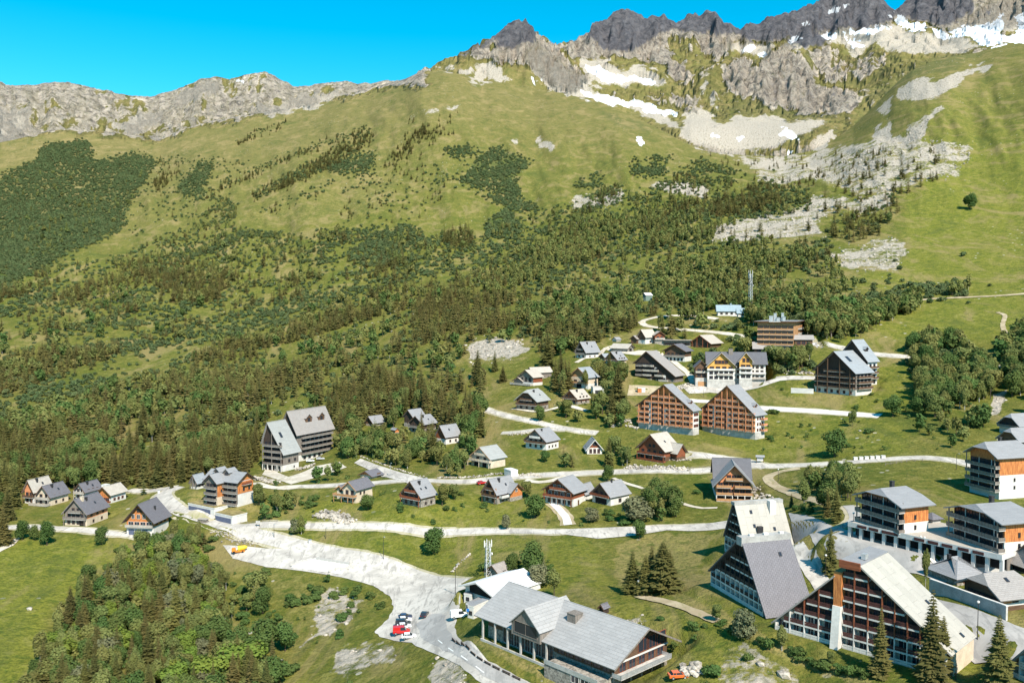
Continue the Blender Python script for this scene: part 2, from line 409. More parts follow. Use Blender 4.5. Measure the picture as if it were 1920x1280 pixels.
# --- relief noise on each layer
rockC = sstep(0.0, 0.35, 0.30 - dC) * 0.6 + 0.4
pxc, pyc = project(XG, YG, CAMZ + Cc * RG)
rkm = np.where(YG > 20, np.clip(samp(RAS['rock'], pxc, pyc) + 0.6 * samp(RAS['drock'], pxc, pyc) - 0.8 * samp(RAS['snow'], pxc, pyc), 0, 1), 0)
Cc = Cc + (0.001 + 0.036 * rkm) * ribs * sstep(0.02, 0.1, np.abs(dC) + 0.02) * sstep(math.log(2050), math.log(2500), LG)
B = B + 0.030 * (fbm(XG / 300, YG / 300, 6, 41, 0.62, True) - 0.6) * sstep(0.0, 0.06, dB) + 0.008 * (fbm(AG * 60, LG * 20, 4, 45, .6, True) - .6) * sstep(0, .03, dB)
gul = fbm(AG * 22 + 2.2 * LG, LG * 3.0, 6, 51, 0.58) - 0.5
A = A + 0.030 * gul * sstep(math.log(800), math.log(1500), LG) * sstep(0.0, 0.3, vR - LG)
A = A + (0.5 * (fbm(XG / 24, YG / 24, 3, 61) - 0.5) + 1.3 * (fbm(XG / 70, YG / 70, 3, 67) - 0.5)) / RG * sstep(math.log(150), math.log(400), LG)
A = A + 6.0 * (fbm(XG / 120, YG / 120, 4, 71) - 0.5) / RG * sstep(math.log(650), math.log(1100), LG)
# little teeth on the dark crest
Cc = Cc + (ridge_noise(AG, 0.010, 77) + ridge_noise(AG * 3.1, 0.006, 79)) * np.exp(-(dC / 0.05) ** 2)
B = B + ridge_noise(AG * 1.5, 0.004, 78) * np.exp(-(dB / 0.05) ** 2)
EG = np.maximum(np.maximum(A, B), Cc)
LAYER = np.argmax(np.stack([A, B, Cc]), 0)
ZG = CAMZ + EG * RG

def grid_h(x, y, G=None):
    G = ZG if G is None else G
    x = np.asarray(x, float); y = np.asarray(y, float)
    az = np.arctan2(x, y); lr = np.log(np.maximum(np.hypot(x, y), 60.01))
    ia = np.interp(az, AZ, np.arange(NA)); iv = np.interp(lr, LR, np.arange(NR))
    a0 = np.clip(ia.astype(int), 0, NA - 2); v0 = np.clip(iv.astype(int), 0, NR - 2)
    fa = ia - a0; fv = iv - v0
    return (G[a0, v0] * (1 - fa) + G[a0 + 1, v0] * fa) * (1 - fv) + (G[a0, v0 + 1] * (1 - fa) + G[a0 + 1, v0 + 1] * fa) * fv

def hit(px, py):
    """ground point seen at a photo pixel"""
    az, te = pix_dir(float(px), float(py))
    ia = np.interp(az, AZ, np.arange(NA)); a0 = min(int(ia), NA - 2); fa = ia - a0
    prof = EG0[a0] * (1 - fa) + EG0[a0 + 1] * fa
    k = np.argmax(prof[5:] >= te) + 5
    e0, e1 = prof[k - 1], prof[k]
    t = (te - e0) / (e1 - e0) if e1 != e0 else 0
    r = math.exp(LR[k - 1] + (LR[k] - LR[k - 1]) * t)
    return Vector((r * math.sin(az), r * math.cos(az), CAMZ + r * te))
EG0 = EG.copy()

# ------------------------------------------------------------------ materials
def nmat(name):
    m = bpy.data.materials.new(name); m.use_nodes = True
    nt = m.node_tree; nt.nodes.clear()
    out = nt.nodes.new('ShaderNodeOutputMaterial'); b = nt.nodes.new('ShaderNodeBsdfPrincipled')
    nt.links.new(b.outputs[0], out.inputs[0])
    return m, nt, b

class NB:
    """small node-building helper"""
    def __init__(s, nt): s.nt = nt
    def n(s, t, **k):
        o = s.nt.nodes.new(t)
        for a, v in k.items(): setattr(o, a, v)
        return o
    def put(s, sock, v):
        if hasattr(v, 'is_output') or isinstance(v, bpy.types.NodeSocket): s.nt.links.new(v, sock)
        else: sock.default_value = v
    def math(s, op, a, b=0.0, c=0.0, clamp=False):
        o = s.n('ShaderNodeMath', operation=op, use_clamp=clamp)
        s.put(o.inputs[0], a); s.put(o.inputs[1], b); s.put(o.inputs[2], c)
        return o.outputs[0]
    def mix(s, f, a, b, mode='MIX'):
        o = s.n('ShaderNodeMix', data_type='RGBA', blend_type=mode)
        s.put(o.inputs[0], f); s.put(o.inputs[6], a if not isinstance(a, tuple) else (*a[:3], 1)); s.put(o.inputs[7], b if not isinstance(b, tuple) else (*b[:3], 1))
        return o.outputs[2]
    def noise(s, vec, scale, detail=4, rough=0.55, dist=0.0):
        o = s.n('ShaderNodeTexNoise'); s.put(o.inputs['Vector'], vec); o.inputs['Scale'].default_value = scale
        o.inputs['Detail'].default_value = detail; o.inputs['Roughness'].default_value = rough; o.inputs['Distortion'].default_value = dist
        return o.outputs['Fac']
    def ramp(s, f, lo, hi):
        o = s.n('ShaderNodeMapRange', interpolation_type='SMOOTHSTEP')
        s.put(o.inputs[0], f); o.inputs[1].default_value = lo; o.inputs[2].default_value = hi
        return o.outputs[0]
    def attr(s, name):
        o = s.n('ShaderNodeAttribute', attribute_name=name)
        sep = s.n('ShaderNodeSeparateColor'); s.nt.links.new(o.outputs['Color'], sep.inputs[0])
        return sep.outputs[0], sep.outputs[1], sep.outputs[2], o.outputs['Alpha']
    def bump(s, h, dist, strength=1.0):
        o = s.n('ShaderNodeBump'); o.inputs['Strength'].default_value = strength; o.inputs['Distance'].default_value = dist
        s.put(o.inputs['Height'], h)
        return o.outputs[0]

def terrain_mat():
    m, nt, b = nmat('alpine ground'); q = NB(nt)
    pos = q.n('ShaderNodeNewGeometry').outputs['Position']
    rock, scree, snow, drock = q.attr('cover_a')
    lush, dry, bright, far = q.attr('cover_b')
    n_f = q.noise(pos, 0.9, 5, 0.7)          # tufts
    n_s = q.noise(pos, 0.22, 5, 0.65)
    n_m = q.noise(pos, 0.045, 5, 0.6)
    n_l = q.noise(pos, 0.010, 5, 0.6)
    g1 = q.mix(n_l, (0.130, 0.130, 0.024), (0.190, 0.166, 0.042))
    g1 = q.mix(q.ramp(n_m, 0.35, 0.7), g1, (0.104, 0.118, 0.019))
    g1 = q.mix(q.math('MULTIPLY', bright, 0.65), g1, (0.200, 0.206, 0.028))
    g1 = q.mix(q.math('MULTIPLY', q.ramp(q.math('ADD', dry, q.math('MULTIPLY', q.math('SUBTRACT', n_s, 0.5), 0.9)), 0.3, 0.8), 0.75), g1, (0.27, 0.215, 0.085))
    l2 = q.ramp(q.math('ADD', lush, q.math('MULTIPLY', q.math('SUBTRACT', n_s, 0.5), 1.0)), 0.3, 0.75)
    g1 = q.mix(q.math('MULTIPLY', l2, 0.8), g1, (0.048, 0.078, 0.022))
    # fine tufting, straw stalks and small bare spots
    g1 = q.mix(q.math('MULTIPLY', q.ramp(n_f, 0.44, 0.60), 0.55), g1, (0.045, 0.070, 0.010))
    g1 = q.mix(q.math('MULTIPLY', q.ramp(n_s, 0.53, 0.66), 0.6), g1, (0.235, 0.218, 0.062))
    g1 = q.mix(q.math('MULTIPLY', q.ramp(n_s, 0.47, 0.36), 0.65), g1, (0.055, 0.088, 0.014))
    hi = q.math('MULTIPLY', far, 0.55)
    g1 = q.mix(hi, g1, (0.178, 0.146, 0.064))
    # wind-combed streaks, heath and worn turf of the open slopes
    mp = q.n('ShaderNodeMapping'); mp.inputs['Scale'].default_value = (0.030, 0.010, 0.045); nt.links.new(pos, mp.inputs[0])
    n_k = q.noise(mp.outputs[0], 1.0, 8, 0.7, 0.8)
    n_h = q.noise(pos, 0.085, 6, 0.75)
    g1 = q.mix(q.math('MULTIPLY', q.ramp(n_k, 0.49, 0.64), 0.68), g1, (0.255, 0.198, 0.088))
    g1 = q.mix(q.math('MULTIPLY', q.ramp(n_k, 0.46, 0.34), 0.55), g1, (0.070, 0.092, 0.022))
    g1 = q.mix(q.math('MULTIPLY', q.ramp(n_h, 0.52, 0.64), q.math('ADD', 0.25, q.math('MULTIPLY', far, 0.35))), g1, (0.055, 0.070, 0.020))
    # small stones lying in the turf of the high pastures
    vor = q.n('ShaderNodeTexVoronoi'); nt.links.new(pos, vor.inputs['Vector']); vor.inputs['Scale'].default_value = 0.12
    st = q.math('MULTIPLY', q.math('LESS_THAN', vor.outputs['Distance'], 0.11), q.ramp(n_l, 0.5, 0.6))
    g1 = q.mix(q.math('MULTIPLY', st, 0.8), g1, (0.42, 0.39, 0.33))
    # scree and boulders
    vs = q.n('ShaderNodeTexVoronoi'); nt.links.new(pos, vs.inputs['Vector']); vs.inputs['Scale'].default_value = 0.35
    sc = q.mix(n_s, (0.31, 0.275, 0.23), (0.46, 0.41, 0.345))
    sc = q.mix(q.math('MULTIPLY', q.ramp(n_f, 0.45, 0.65), 0.45), sc, (0.22, 0.20, 0.17))
    sc = q.mix(q.math('MULTIPLY', q.ramp(vs.outputs['Distance'], 0.55, 0.9), 0.6), sc, (0.10, 0.10, 0.06))
    sm = q.math('ADD', scree, q.math('MULTIPLY', q.math('SUBTRACT', n_s, 0.5), 1.0))
    sm = q.math('ADD', sm, q.math('MULTIPLY', q.math('SUBTRACT', n_f, 0.5), 0.7))
    sm = q.math('ADD', sm, q.math('MULTIPLY', q.math('SUBTRACT', n_m, 0.5), 1.3))
    sm = q.math('ADD', sm, q.math('MULTIPLY', q.math('SUBTRACT', n_l, 0.5), 0.8))
    col = q.mix(q.ramp(sm, 0.40, 0.66), g1, sc)
    # rock
    n_r = q.noise(pos, 0.035, 8, 0.72, 0.6)
    n_r2 = q.noise(pos, 0.14, 6, 0.7)
    rk = q.mix(q.ramp(n_r, 0.34, 0.58), (0.165, 0.148, 0.132), (0.55, 0.475, 0.39))
    rk = q.mix(q.math('MULTIPLY', q.ramp(n_r2, 0.54, 0.66), 0.7), rk, (0.13, 0.125, 0.12))
    rk = q.mix(q.math('MULTIPLY', q.ramp(n_m, 0.56, 0.68), 0.6), rk, (0.10, 0.11, 0.04))
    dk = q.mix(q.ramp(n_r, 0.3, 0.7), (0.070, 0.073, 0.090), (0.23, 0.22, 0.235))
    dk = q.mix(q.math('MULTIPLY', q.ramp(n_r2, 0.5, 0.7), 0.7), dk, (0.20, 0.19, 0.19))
    rm = q.math('ADD', rock, q.math('MULTIPLY', q.math('SUBTRACT', n_r, 0.5), 1.1))
    col = q.mix(q.math('MULTIPLY', q.ramp(rm, 0.42, 0.62), q.math('SUBTRACT', 1.0, q.math('MULTIPLY', scree, 0.8), clamp=True)), col, rk)
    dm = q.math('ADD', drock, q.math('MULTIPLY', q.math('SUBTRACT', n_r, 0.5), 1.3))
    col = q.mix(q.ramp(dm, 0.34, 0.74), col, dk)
    nm = q.math('ADD', snow, q.math('MULTIPLY', q.math('SUBTRACT', n_r2, 0.5), 0.7))
    nmk = q.ramp(nm, 0.40, 0.50)
    col = q.mix(nmk, col, (0.74, 0.77, 0.82))
    nt.links.new(col, b.inputs['Base Color'])
    b.inputs['Roughness'].default_value = 0.95
    b.inputs['Specular IOR Level'].default_value = 0.1
    # relief: tussocks near, rock far
    h1 = q.math('MULTIPLY', n_f, 0.8)
    h2 = q.math('MULTIPLY', n_s, 1.4)
    hr = q.math('MULTIPLY', q.math('ADD', q.math('MULTIPLY', n_r, 55.0), q.math('MULTIPLY', n_r2, 14.0)), q.math('ADD', rock, drock, clamp=True))
    hs = q.math('MULTIPLY', q.math('MULTIPLY', vs.outputs['Distance'], -1.2), scree)
    hh = q.math('ADD', q.math('ADD', h1, h2), q.math('ADD', hr, hs))
    nt.links.new(q.bump(hh, 1.0, 0.9), b.inputs['Normal'])
    return m

_mc = {}
def paint(name, col, rough=0.7, var=0.18, scale=0.6, metal=0.0, stretch=None, bump=0.0, col2=None):
    """procedural weathered surface: a base colour broken up by two sizes of noise"""
    if name in _mc: return _mc[name]
    m, nt, b = nmat(name); q = NB(nt)
    tc = q.n('ShaderNodeTexCoord').outputs['Object']
    if stretch:
        mp = q.n('ShaderNodeMapping'); mp.inputs['Scale'].default_value = stretch; nt.links.new(tc, mp.inputs[0]); vec = mp.outputs[0]
    else: vec = tc
    n1 = q.noise(vec, scale, 5, 0.6); n2 = q.noise(vec, scale * 7, 3, 0.6)
    f = q.math('ADD', q.math('MULTIPLY', n1, 0.65), q.math('MULTIPLY', n2, 0.35))
    c2 = col2 if col2 else tuple(c * (1 - 2.2 * var) for c in col)
    c1 = tuple(min(0.9, c * (1 + 0.5 * var)) for c in col)
    cc = q.mix(q.ramp(f, 0.36, 0.64), c2, c1)
    nt.links.new(cc, b.inputs['Base Color'])
    b.inputs['Roughness'].default_value = rough; b.inputs['Metallic'].default_value = metal
    b.inputs['Specular IOR Level'].default_value = 0.3
    if bump: nt.links.new(q.bump(f, bump), b.inputs['Normal'])
    _mc[name] = m
    return m

def roofing(name, col, rough=0.55, seam=0.55, course=0.9, dark=0.6):
    """roof covering: courses across the slope and joints down it, in the object's own coordinates"""
    if name in _mc: return _mc[name]
    m, nt, b = nmat(name); q = NB(nt)
    uv = q.n('ShaderNodeUVMap').outputs[0]
    sep = q.n('ShaderNodeSeparateXYZ'); nt.links.new(uv, sep.inputs[0])
    br = q.n('ShaderNodeTexBrick'); nt.links.new(uv, br.inputs['Vector'])
    br.inputs['Scale'].default_value = 1.0; br.inputs['Brick Width'].default_value = course; br.inputs['Row Height'].default_value = seam
    br.inputs['Mortar Size'].default_value = 0.035; br.inputs['Mortar Smooth'].default_value = 0.3
    br.inputs['Color1'].default_value = (*col, 1); br.inputs['Color2'].default_value = (*[c * 0.86 for c in col], 1)
    br.inputs['Mortar'].default_value = (*[c * dark for c in col], 1)
    n1 = q.noise(uv, 0.35, 5, 0.65); n2 = q.noise(uv, 3.0, 4, 0.6)
    cc = q.mix(q.math('MULTIPLY', q.ramp(n1, 0.4, 0.7), 0.35), br.outputs[0], tuple(c * 0.72 for c in col))
    cc = q.mix(q.math('MULTIPLY', q.ramp(n2, 0.45, 0.7), 0.25), cc, tuple(min(.9, c * 1.25) for c in col))
    nt.links.new(cc, b.inputs['Base Color']); b.inputs['Roughness'].default_value = rough
    b.inputs['Specular IOR Level'].default_value = 0.35
    nt.links.new(q.bump(br.outputs['Fac'], -0.03), b.inputs['Normal'])
    _mc[name] = m
    return m

def foliage(name, c1, c2, var=0.25, hue=0.02):
    m, nt, b = nmat(name); q = NB(nt)
    pos = q.n('ShaderNodeNewGeometry').outputs['Position']
    oi = q.n('ShaderNodeObjectInfo').outputs['Random']
    n1 = q.noise(pos, 0.9, 3, 0.6)
    n0 = q.noise(pos, 0.02, 3, 0.6)
    cc = q.mix(q.math('ADD', q.math('MULTIPLY', q.ramp(n1, 0.3, 0.7), 0.45), q.math('MULTIPLY', oi, 0.55)), c1, c2)
    hs = q.n('ShaderNodeHueSaturation')
    q.put(hs.inputs['Hue'], q.math('ADD', 0.5 - hue, q.math('MULTIPLY', q.math('FRACT', q.math('MULTIPLY', oi, 7.31)), 2 * hue)))
    q.put(hs.inputs['Value'], q.math('ADD', 1 - var, q.math('MULTIPLY', q.math('ADD', q.math('FRACT', q.math('MULTIPLY', oi, 13.7)), n0), var)))
    q.put(hs.inputs['Color'], cc)
    nt.links.new(hs.outputs[0], b.inputs['Base Color'])
    b.inputs['Roughness'].default_value = 0.8; b.inputs['Specular IOR Level'].default_value = 0.15
    tr = q.n('ShaderNodeBsdfTranslucent'); nt.links.new(hs.outputs[0], tr.inputs[0])
    ms = q.n('ShaderNodeMixShader'); ms.inputs[0].default_value = 0.30
    nt.links.new(b.outputs[0], ms.inputs[1]); nt.links.new(tr.outputs[0], ms.inputs[2])
    out = [x for x in nt.nodes if x.type == 'OUTPUT_MATERIAL'][0]
    nt.links.new(ms.outputs[0], out.inputs[0])
    return m

def asphalt(name, c1, c2, patch=(0.16, 0.155, 0.15)):
    m, nt, b = nmat(name); q = NB(nt)
    pos = q.n('ShaderNodeNewGeometry').outputs['Position']
    n1 = q.noise(pos, 0.10, 5, 0.65, 0.5); n2 = q.noise(pos, 0.6, 4, 0.65); n3 = q.noise(pos, 5.0, 3, 0.7)
    cc = q.mix(q.ramp(n1, 0.40, 0.60), c1, c2)
    mp = q.n('ShaderNodeMapping'); mp.inputs['Scale'].default_value = (0.5, 0.09, 0.3); mp.inputs['Rotation'].default_value = (0, 0, 0.6); nt.links.new(pos, mp.inputs[0])
    n4 = q.noise(mp.outputs[0], 1.0, 6, 0.7, 0.6)
    cc = q.mix(q.math('MULTIPLY', q.ramp(n4, 0.52, 0.62), 0.7), cc, patch)
    cc = q.mix(q.math('MULTIPLY', q.ramp(n2, 0.55, 0.68), 0.6), cc, patch)
    cc = q.mix(q.math('MULTIPLY', n3, 0.25), cc, tuple(c * 1.2 for c in c2))
    nt.links.new(cc, b.inputs['Base Color']); b.inputs['Roughness'].default_value = 0.9
    b.inputs['Specular IOR Level'].default_value = 0.15
    return m

GLASS, _nt, _b = nmat('window glass')
_b.inputs['Base Color'].default_value = (0.025, 0.03, 0.04, 1); _b.inputs['Roughness'].default_value = 0.12
# ------------------------------------------------------------------ mesh helpers
def link(o, parent=None):
    C.objects.link(o)
    if parent is not None: o.parent = parent
    return o

class MB:
    """collects vertices, faces, material slots and roof UVs for one mesh"""
    def __init__(s): s.v = []; s.f = []; s.m = []; s.uv = {}
    def box(s, x0, x1, y0, y1, z0, z1, m=0, M=None):
        b = len(s.v)
        p = [(x, y, z) for z in (z0, z1) for y in (y0, y1) for x in (x0, x1)]
        if M is not None: p = [tuple(M @ Vector(q)) for q in p]
        s.v += p
        for f in ((0, 2, 3, 1), (4, 5, 7, 6), (0, 1, 5, 4), (2, 6, 7, 3), (0, 4, 6, 2), (1, 3, 7, 5)):
            s.f.append(tuple(b + i for i in f)); s.m.append(m)
        return s
    def poly(s, pts, m=0, uv=None):
        b = len(s.v); s.v += [tuple(p) for p in pts]; s.f.append(tuple(range(b, b + len(pts)))); s.m.append(m)
        if uv: s.uv[len(s.f) - 1] = uv
        return s
    def prism(s, a, b, m=0):
        """solid between two matching polygons a and b"""
        n = len(a); o = len(s.v); s.v += [tuple(p) for p in a] + [tuple(p) for p in b]
        s.f.append(tuple(range(o + n - 1, o - 1, -1))); s.m.append(m)
        s.f.append(tuple(range(o + n, o + 2 * n))); s.m.append(m)
        for i in range(n):
            j = (i + 1) % n
            s.f.append((o + i, o + j, o + n + j, o + n + i)); s.m.append(m)
        return s
    def slab(s, quad, t, m=0, me=None):
        """roof panel: quad (eave0, eave1, ridge1, ridge0) thickened downwards by t, with UVs in metres on top"""
        q = [Vector(p) for p in quad]; n = (q[1] - q[0]).cross(q[-1] - q[0]).normalized()
        if n.z < 0: n = -n
        lo = [p - n * t for p in q]; o = len(s.v); k = len(q)
        s.v += [tuple(p) for p in q] + [tuple(p) for p in lo]
        s.f.append(tuple(range(o, o + k))); s.m.append(m)
        ex = (q[1] - q[0]).normalized(); ey = n.cross(ex)
        s.uv[len(s.f) - 1] = [((p - q[0]).dot(ex), (p - q[0]).dot(ey)) for p in q]
        s.f.append(tuple(range(o + 2 * k - 1, o + k - 1, -1))); s.m.append(m if me is None else me)
        for i in range(k):
            j = (i + 1) % k
            s.f.append((o + i, o + k + i, o + k + j, o + j)); s.m.append(m if me is None else me)
        return s
    def rod(s, a, b, r, n=6, m=0, r2=None):
        a = Vector(a); b = Vector(b); d = (b - a).normalized(); r2 = r if r2 is None else r2
        u = d.orthogonal().normalized(); w = d.cross(u); o = len(s.v)
        for p, rr in ((a, r), (b, r2)):
            s.v += [tuple(p + (u * math.cos(2 * math.pi * i / n) + w * math.sin(2 * math.pi * i / n)) * rr) for i in range(n)]
        for i in range(n):
            j = (i + 1) % n
            s.f.append((o + i, o + j, o + n + j, o + n + i)); s.m.append(m)
        s.f.append(tuple(range(o + n - 1, o - 1, -1))); s.m.append(m)
        s.f.append(tuple(range(o + n, o + 2 * n))); s.m.append(m)
        return s
    def mesh(s, name, mats):
        me = bpy.data.meshes.new(name); me.from_pydata(s.v, [], s.f)
        for mt in (mats if isinstance(mats, (list, tuple)) else [mats]): me.materials.append(mt)
        me.polygons.foreach_set('material_index', s.m)
        if s.uv:
            l = me.uv_layers.new(name='UVMap')
            for fi, uv in s.uv.items():
                for k, li in enumerate(me.polygons[fi].loop_indices): l.data[li].uv = uv[k]
        me.update()
        return me
    def build(s, name, mats, parent=None, **tags):
        o = bpy.data.objects.new(name, s.mesh(name, mats)); link(o, parent)
        for k, v in tags.items(): o[k] = v
        return o

def thing(name, label, cat, loc=(0, 0, 0), rz=0.0, group=None):
    o = bpy.data.objects.new(name, None); C.objects.link(o)
    o.empty_display_size = 0.5
    o.location = loc; o.rotation_euler = (0, 0, rz); o['label'] = label; o['category'] = cat
    if group: o['group'] = group
    return o

def copy_thing(src, loc, rz=0.0, scale=1.0, label=None):
    r = src.copy(); C.objects.link(r); r.location = loc; r.rotation_euler = (0, 0, rz); r.scale = (scale,) * 3 if not isinstance(scale, tuple) else scale
    if label: r['label'] = label
    for ch in src.children:
        c = ch.copy(); C.objects.link(c); c.parent = r
        for g in ch.children:
            d = g.copy(); C.objects.link(d); d.parent = c
    return r

# ------------------------------------------------------------------ building plots are levelled before the ground is meshed
PADS = []      # (origin xy, angle, x0, x1, y0, y1, z, blend)
def site(px, py, a):
    """near corner of a building: ground point and world angle of its front wall"""
    p = hit(px, py)
    return p, R(a) + math.atan2(p.x, p.y)

def pad(o, ang, x0, x1, y0, y1, z, blend=5.0, m=1.0):
    PADS.append((o.x, o.y, ang, x0 - m, x1 + m, y0 - m, y1 + m, z, blend))

def apply_pads():
    global ZG, EG
    for (ox, oy, ang, x0, x1, y0, y1, z, bl) in PADS:
        r = math.hypot(ox, oy); ext = max(abs(x0), abs(x1), abs(y0), abs(y1)) * 1.5 + bl
        i0 = np.searchsorted(AZ, math.atan2(ox, oy) - ext / r * 1.2); i1 = np.searchsorted(AZ, math.atan2(ox, oy) + ext / r * 1.2)
        j0 = np.searchsorted(LR, math.log(max(61, r - ext))); j1 = np.searchsorted(LR, math.log(r + ext))
        X = XG[i0:i1, j0:j1] - ox; Y = YG[i0:i1, j0:j1] - oy
        c, s = math.cos(ang), math.sin(ang)
        lx = X * c - Y * s; ly = X * s + Y * c
        dx = np.maximum(np.maximum(x0 - lx, lx - x1), 0); dy = np.maximum(np.maximum(y0 - ly, ly - y1), 0)
        w = 1 - sstep(0, bl, np.hypot(dx, dy))
        ZG[i0:i1, j0:j1] = ZG[i0:i1, j0:j1] * (1 - w) + z * w
# ------------------------------------------------------------------ the ground
def build_ground():
    px, py = project(XG, YG, ZG)
    # (warp and break-up are laid out over the land itself: azimuth and log distance)
    A1, L1 = AG * 1600, LG * 700
    wob = 13.0
    wx = px + wob * (fbm(A1 / 22, L1 / 22, 4, 91, 0.6) - 0.5) * 2; wy = py + wob * 0.8 * (fbm(A1 / 22 + 40, L1 / 22, 4, 95, 0.6) - 0.5) * 2
    brk = fbm(A1 / 9, L1 / 9, 4, 99, 0.65) - 0.5
    streak = fbm(A1 / 7, L1 / 40, 4, 101, 0.62) - 0.5
    lay = LAYER
    ok = (YG > 20)
    v = {k: np.where(ok, samp(RAS[k], wx, wy), 0) for k in RAS}
    rr = RG
    # cover painted for the far mountains stays on them, and the near one on the near layer
    v['rock'] = np.where((lay == 0) & (rr < 1500), 0, v['rock'])
    v['drock'] = np.where(lay == 2, v['drock'], 0)
    v['snow'] = np.where((lay == 0) & (rr < 1300), 0, v['snow'])
    v['rock'] = np.where(lay == 1, np.clip(0.95 + 1.6 * (fbm(AG * 40, LG * 30, 4, 111, .6) - 0.56), 0.15, 1.0), v['rock'])
    # steep faces of the high mountains are bare rock
    gz = np.gradient(ZG, axis=1) / np.maximum(np.gradient(RG, axis=1), 1e-6)
    steep = sstep(1.0, 1.9, np.abs(gz)) * (lay == 2)
    v['rock'] = np.clip(v['rock'] + 0.35 * steep, 0, 1)
    far = sstep(1100, 2000, rr)
    hz = sstep(900, 1800, rr)
    for k, g in (('rock', 1.1), ('scree', 0.9), ('snow', 0.9), ('drock', 0.6)):
        edge = 4 * v[k] * (1 - v[k])
        v[k] = np.clip(v[k] + hz * g * (brk + 0.5 * streak) * (0.25 + edge) * (v[k] > 0.01), 0, 1)
    bands = fbm(A1 / 60, L1 / 7, 3, 131, 0.6) - 0.5
    v['scree'] = np.where((lay == 0) & (v['scree'] > 0.02) & (rr > 500), np.clip(v['scree'] + 0.5 * bands, 0, 1), v['scree'])
    # ledges and outcrops all over the cirque walls
    v['rock'] = np.clip(v['rock'] + (lay == 2) * np.clip(1.1 * crag + 0.4 * streak + 1.0 * brk + 0.04, 0, 0.55) * (1 - v['scree']), 0, 1)
    v['scree'] = np.clip(v['scree'] + (lay == 1) * np.clip(1.5 * brk + 1.4 * streak + 0.15, 0, 0.9), 0, 1)
    n = NA * NR
    me = bpy.data.meshes.new('ground')
    me.vertices.add(n)
    me.vertices.foreach_set('co', np.stack([XG, YG, ZG], -1).astype(np.float32).ravel())
    idx = np.arange(n).reshape(NA, NR)
    q = np.stack([idx[:-1, :-1], idx[:-1, 1:], idx[1:, 1:], idx[1:, :-1]], -1).reshape(-1, 4)
    me.loops.add(len(q) * 4); me.loops.foreach_set('vertex_index', q.astype(np.int32).ravel())
    me.polygons.add(len(q)); me.polygons.foreach_set('loop_start', np.arange(0, len(q) * 4, 4, dtype=np.int32))
    me.polygons.foreach_set('use_smooth', np.ones(len(q), bool))
    me.update(calc_edges=True); me.validate()
    for nm, ks in (('cover_a', ('rock', 'scree', 'snow', 'drock')), ('cover_b', ('lush', 'dry', 'bright', None))):
        at = me.attributes.new(nm, 'FLOAT_COLOR', 'POINT')
        arr = np.stack([(v[k] if k else far) for k in ks], -1).astype(np.float32)
        at.data.foreach_set('color', arr.ravel())
    me.materials.append(terrain_mat())
    if me.polygons[10].normal.z < 0: me.flip_normals()
    o = bpy.data.objects.new('ground', me); C.objects.link(o); o['kind'] = 'structure'
    # low ground carries on behind and under the viewer
    b = MB(); z0 = float(ZG[:, 0].min())
    N = 64; ring = []
    a0, a1 = AZ[0], AZ[-1]
    for i in range(N + 1):
        a = a1 + (2 * math.pi - (a1 - a0)) * i / N
        t = i / N; zz = float(ZG[-1, 0]) * (1 - t) + float(ZG[0, 0]) * t
        zf = float(ZG[-1, -1]) * (1 - t) + float(ZG[0, -1]) * t
        ring.append([(r * math.sin(a), r * math.cos(a), h) for r, h in ((60, zz), (300, zz - 20), (1500, zz - 60 + 0.0 * zf), (7200, -400 * math.sin(math.pi * t) + zf * (1 - math.sin(math.pi * t))))])
    for i in range(N):
        for k in range(3):
            b.poly([ring[i][k], ring[i][k + 1], ring[i + 1][k + 1], ring[i + 1][k]])
    # disc under the viewer
    cen = (0, 0, z0)
    g = [(60 * math.sin(a), 60 * math.cos(a), float(z)) for a, z in zip(AZ[::20], ZG[::20, 0])] + [r[0] for r in ring]
    for i in range(len(g) - 1): b.poly([cen, g[i], g[i + 1]])
    b.build('valley_floor', GROUND_PLAIN, None, kind='structure')

GROUND_PLAIN = paint('valley turf', (0.12, 0.15, 0.03), 0.95, 0.2, 0.05)
# ------------------------------------------------------------------ roads, squares and paths
def spline(pts, step):
    """smooth 3D line through points, about one vertex per `step` metres"""
    P_ = [pts[0] * 2 - pts[1]] + list(pts) + [pts[-1] * 2 - pts[-2]]
    out = []
    for i in range(1, len(P_) - 2):
        a, b, c, d = P_[i - 1], P_[i], P_[i + 1], P_[i + 2]
        n = max(1, int((c - b).length / step))
        for k in range(n):
            t = k / n
            out.append(0.5 * ((2 * b) + (c - a) * t + (2 * a - 5 * b + 4 * c - d) * t * t + (3 * b - a - 3 * c + d) * t ** 3))
    out.append(pts[-1])
    return out

ROADPTS = []
def drape(rows, name, mat, lift, **tags):
    for r_ in rows:
        w_ = math.hypot(r_[0][0] - r_[-1][0], r_[0][1] - r_[-1][1]) / 2
        if w_ > 8:
            for q_ in r_: ROADPTS.append((q_[0], q_[1], w_ / len(r_) + 1.0))
        else: ROADPTS.append(((r_[0][0] + r_[-1][0]) / 2, (r_[0][1] + r_[-1][1]) / 2, w_))
    n = len(rows[0]); xs = np.array([[p[0] for p in r] for r in rows]); ys = np.array([[p[1] for p in r] for r in rows])
    zs = grid_h(xs, ys) + lift
    b = MB(); b.v = [(float(x), float(y), float(z)) for x, y, z in zip(xs.ravel(), ys.ravel(), zs.ravel())]
    for i in range(len(rows) - 1):
        for k in range(n - 1):
            b.f.append((i * n + k, i * n + k + 1, (i + 1) * n + k + 1, (i + 1) * n + k)); b.m.append(0)
    o = b.build(name, mat)
    for p in o.data.polygons: p.use_smooth = True
    if len(o.data.polygons) and o.data.polygons[0].normal.z < 0: o.data.flip_normals()
    o['kind'] = 'structure'
    for k, v in tags.items(): o[k] = v
    return o

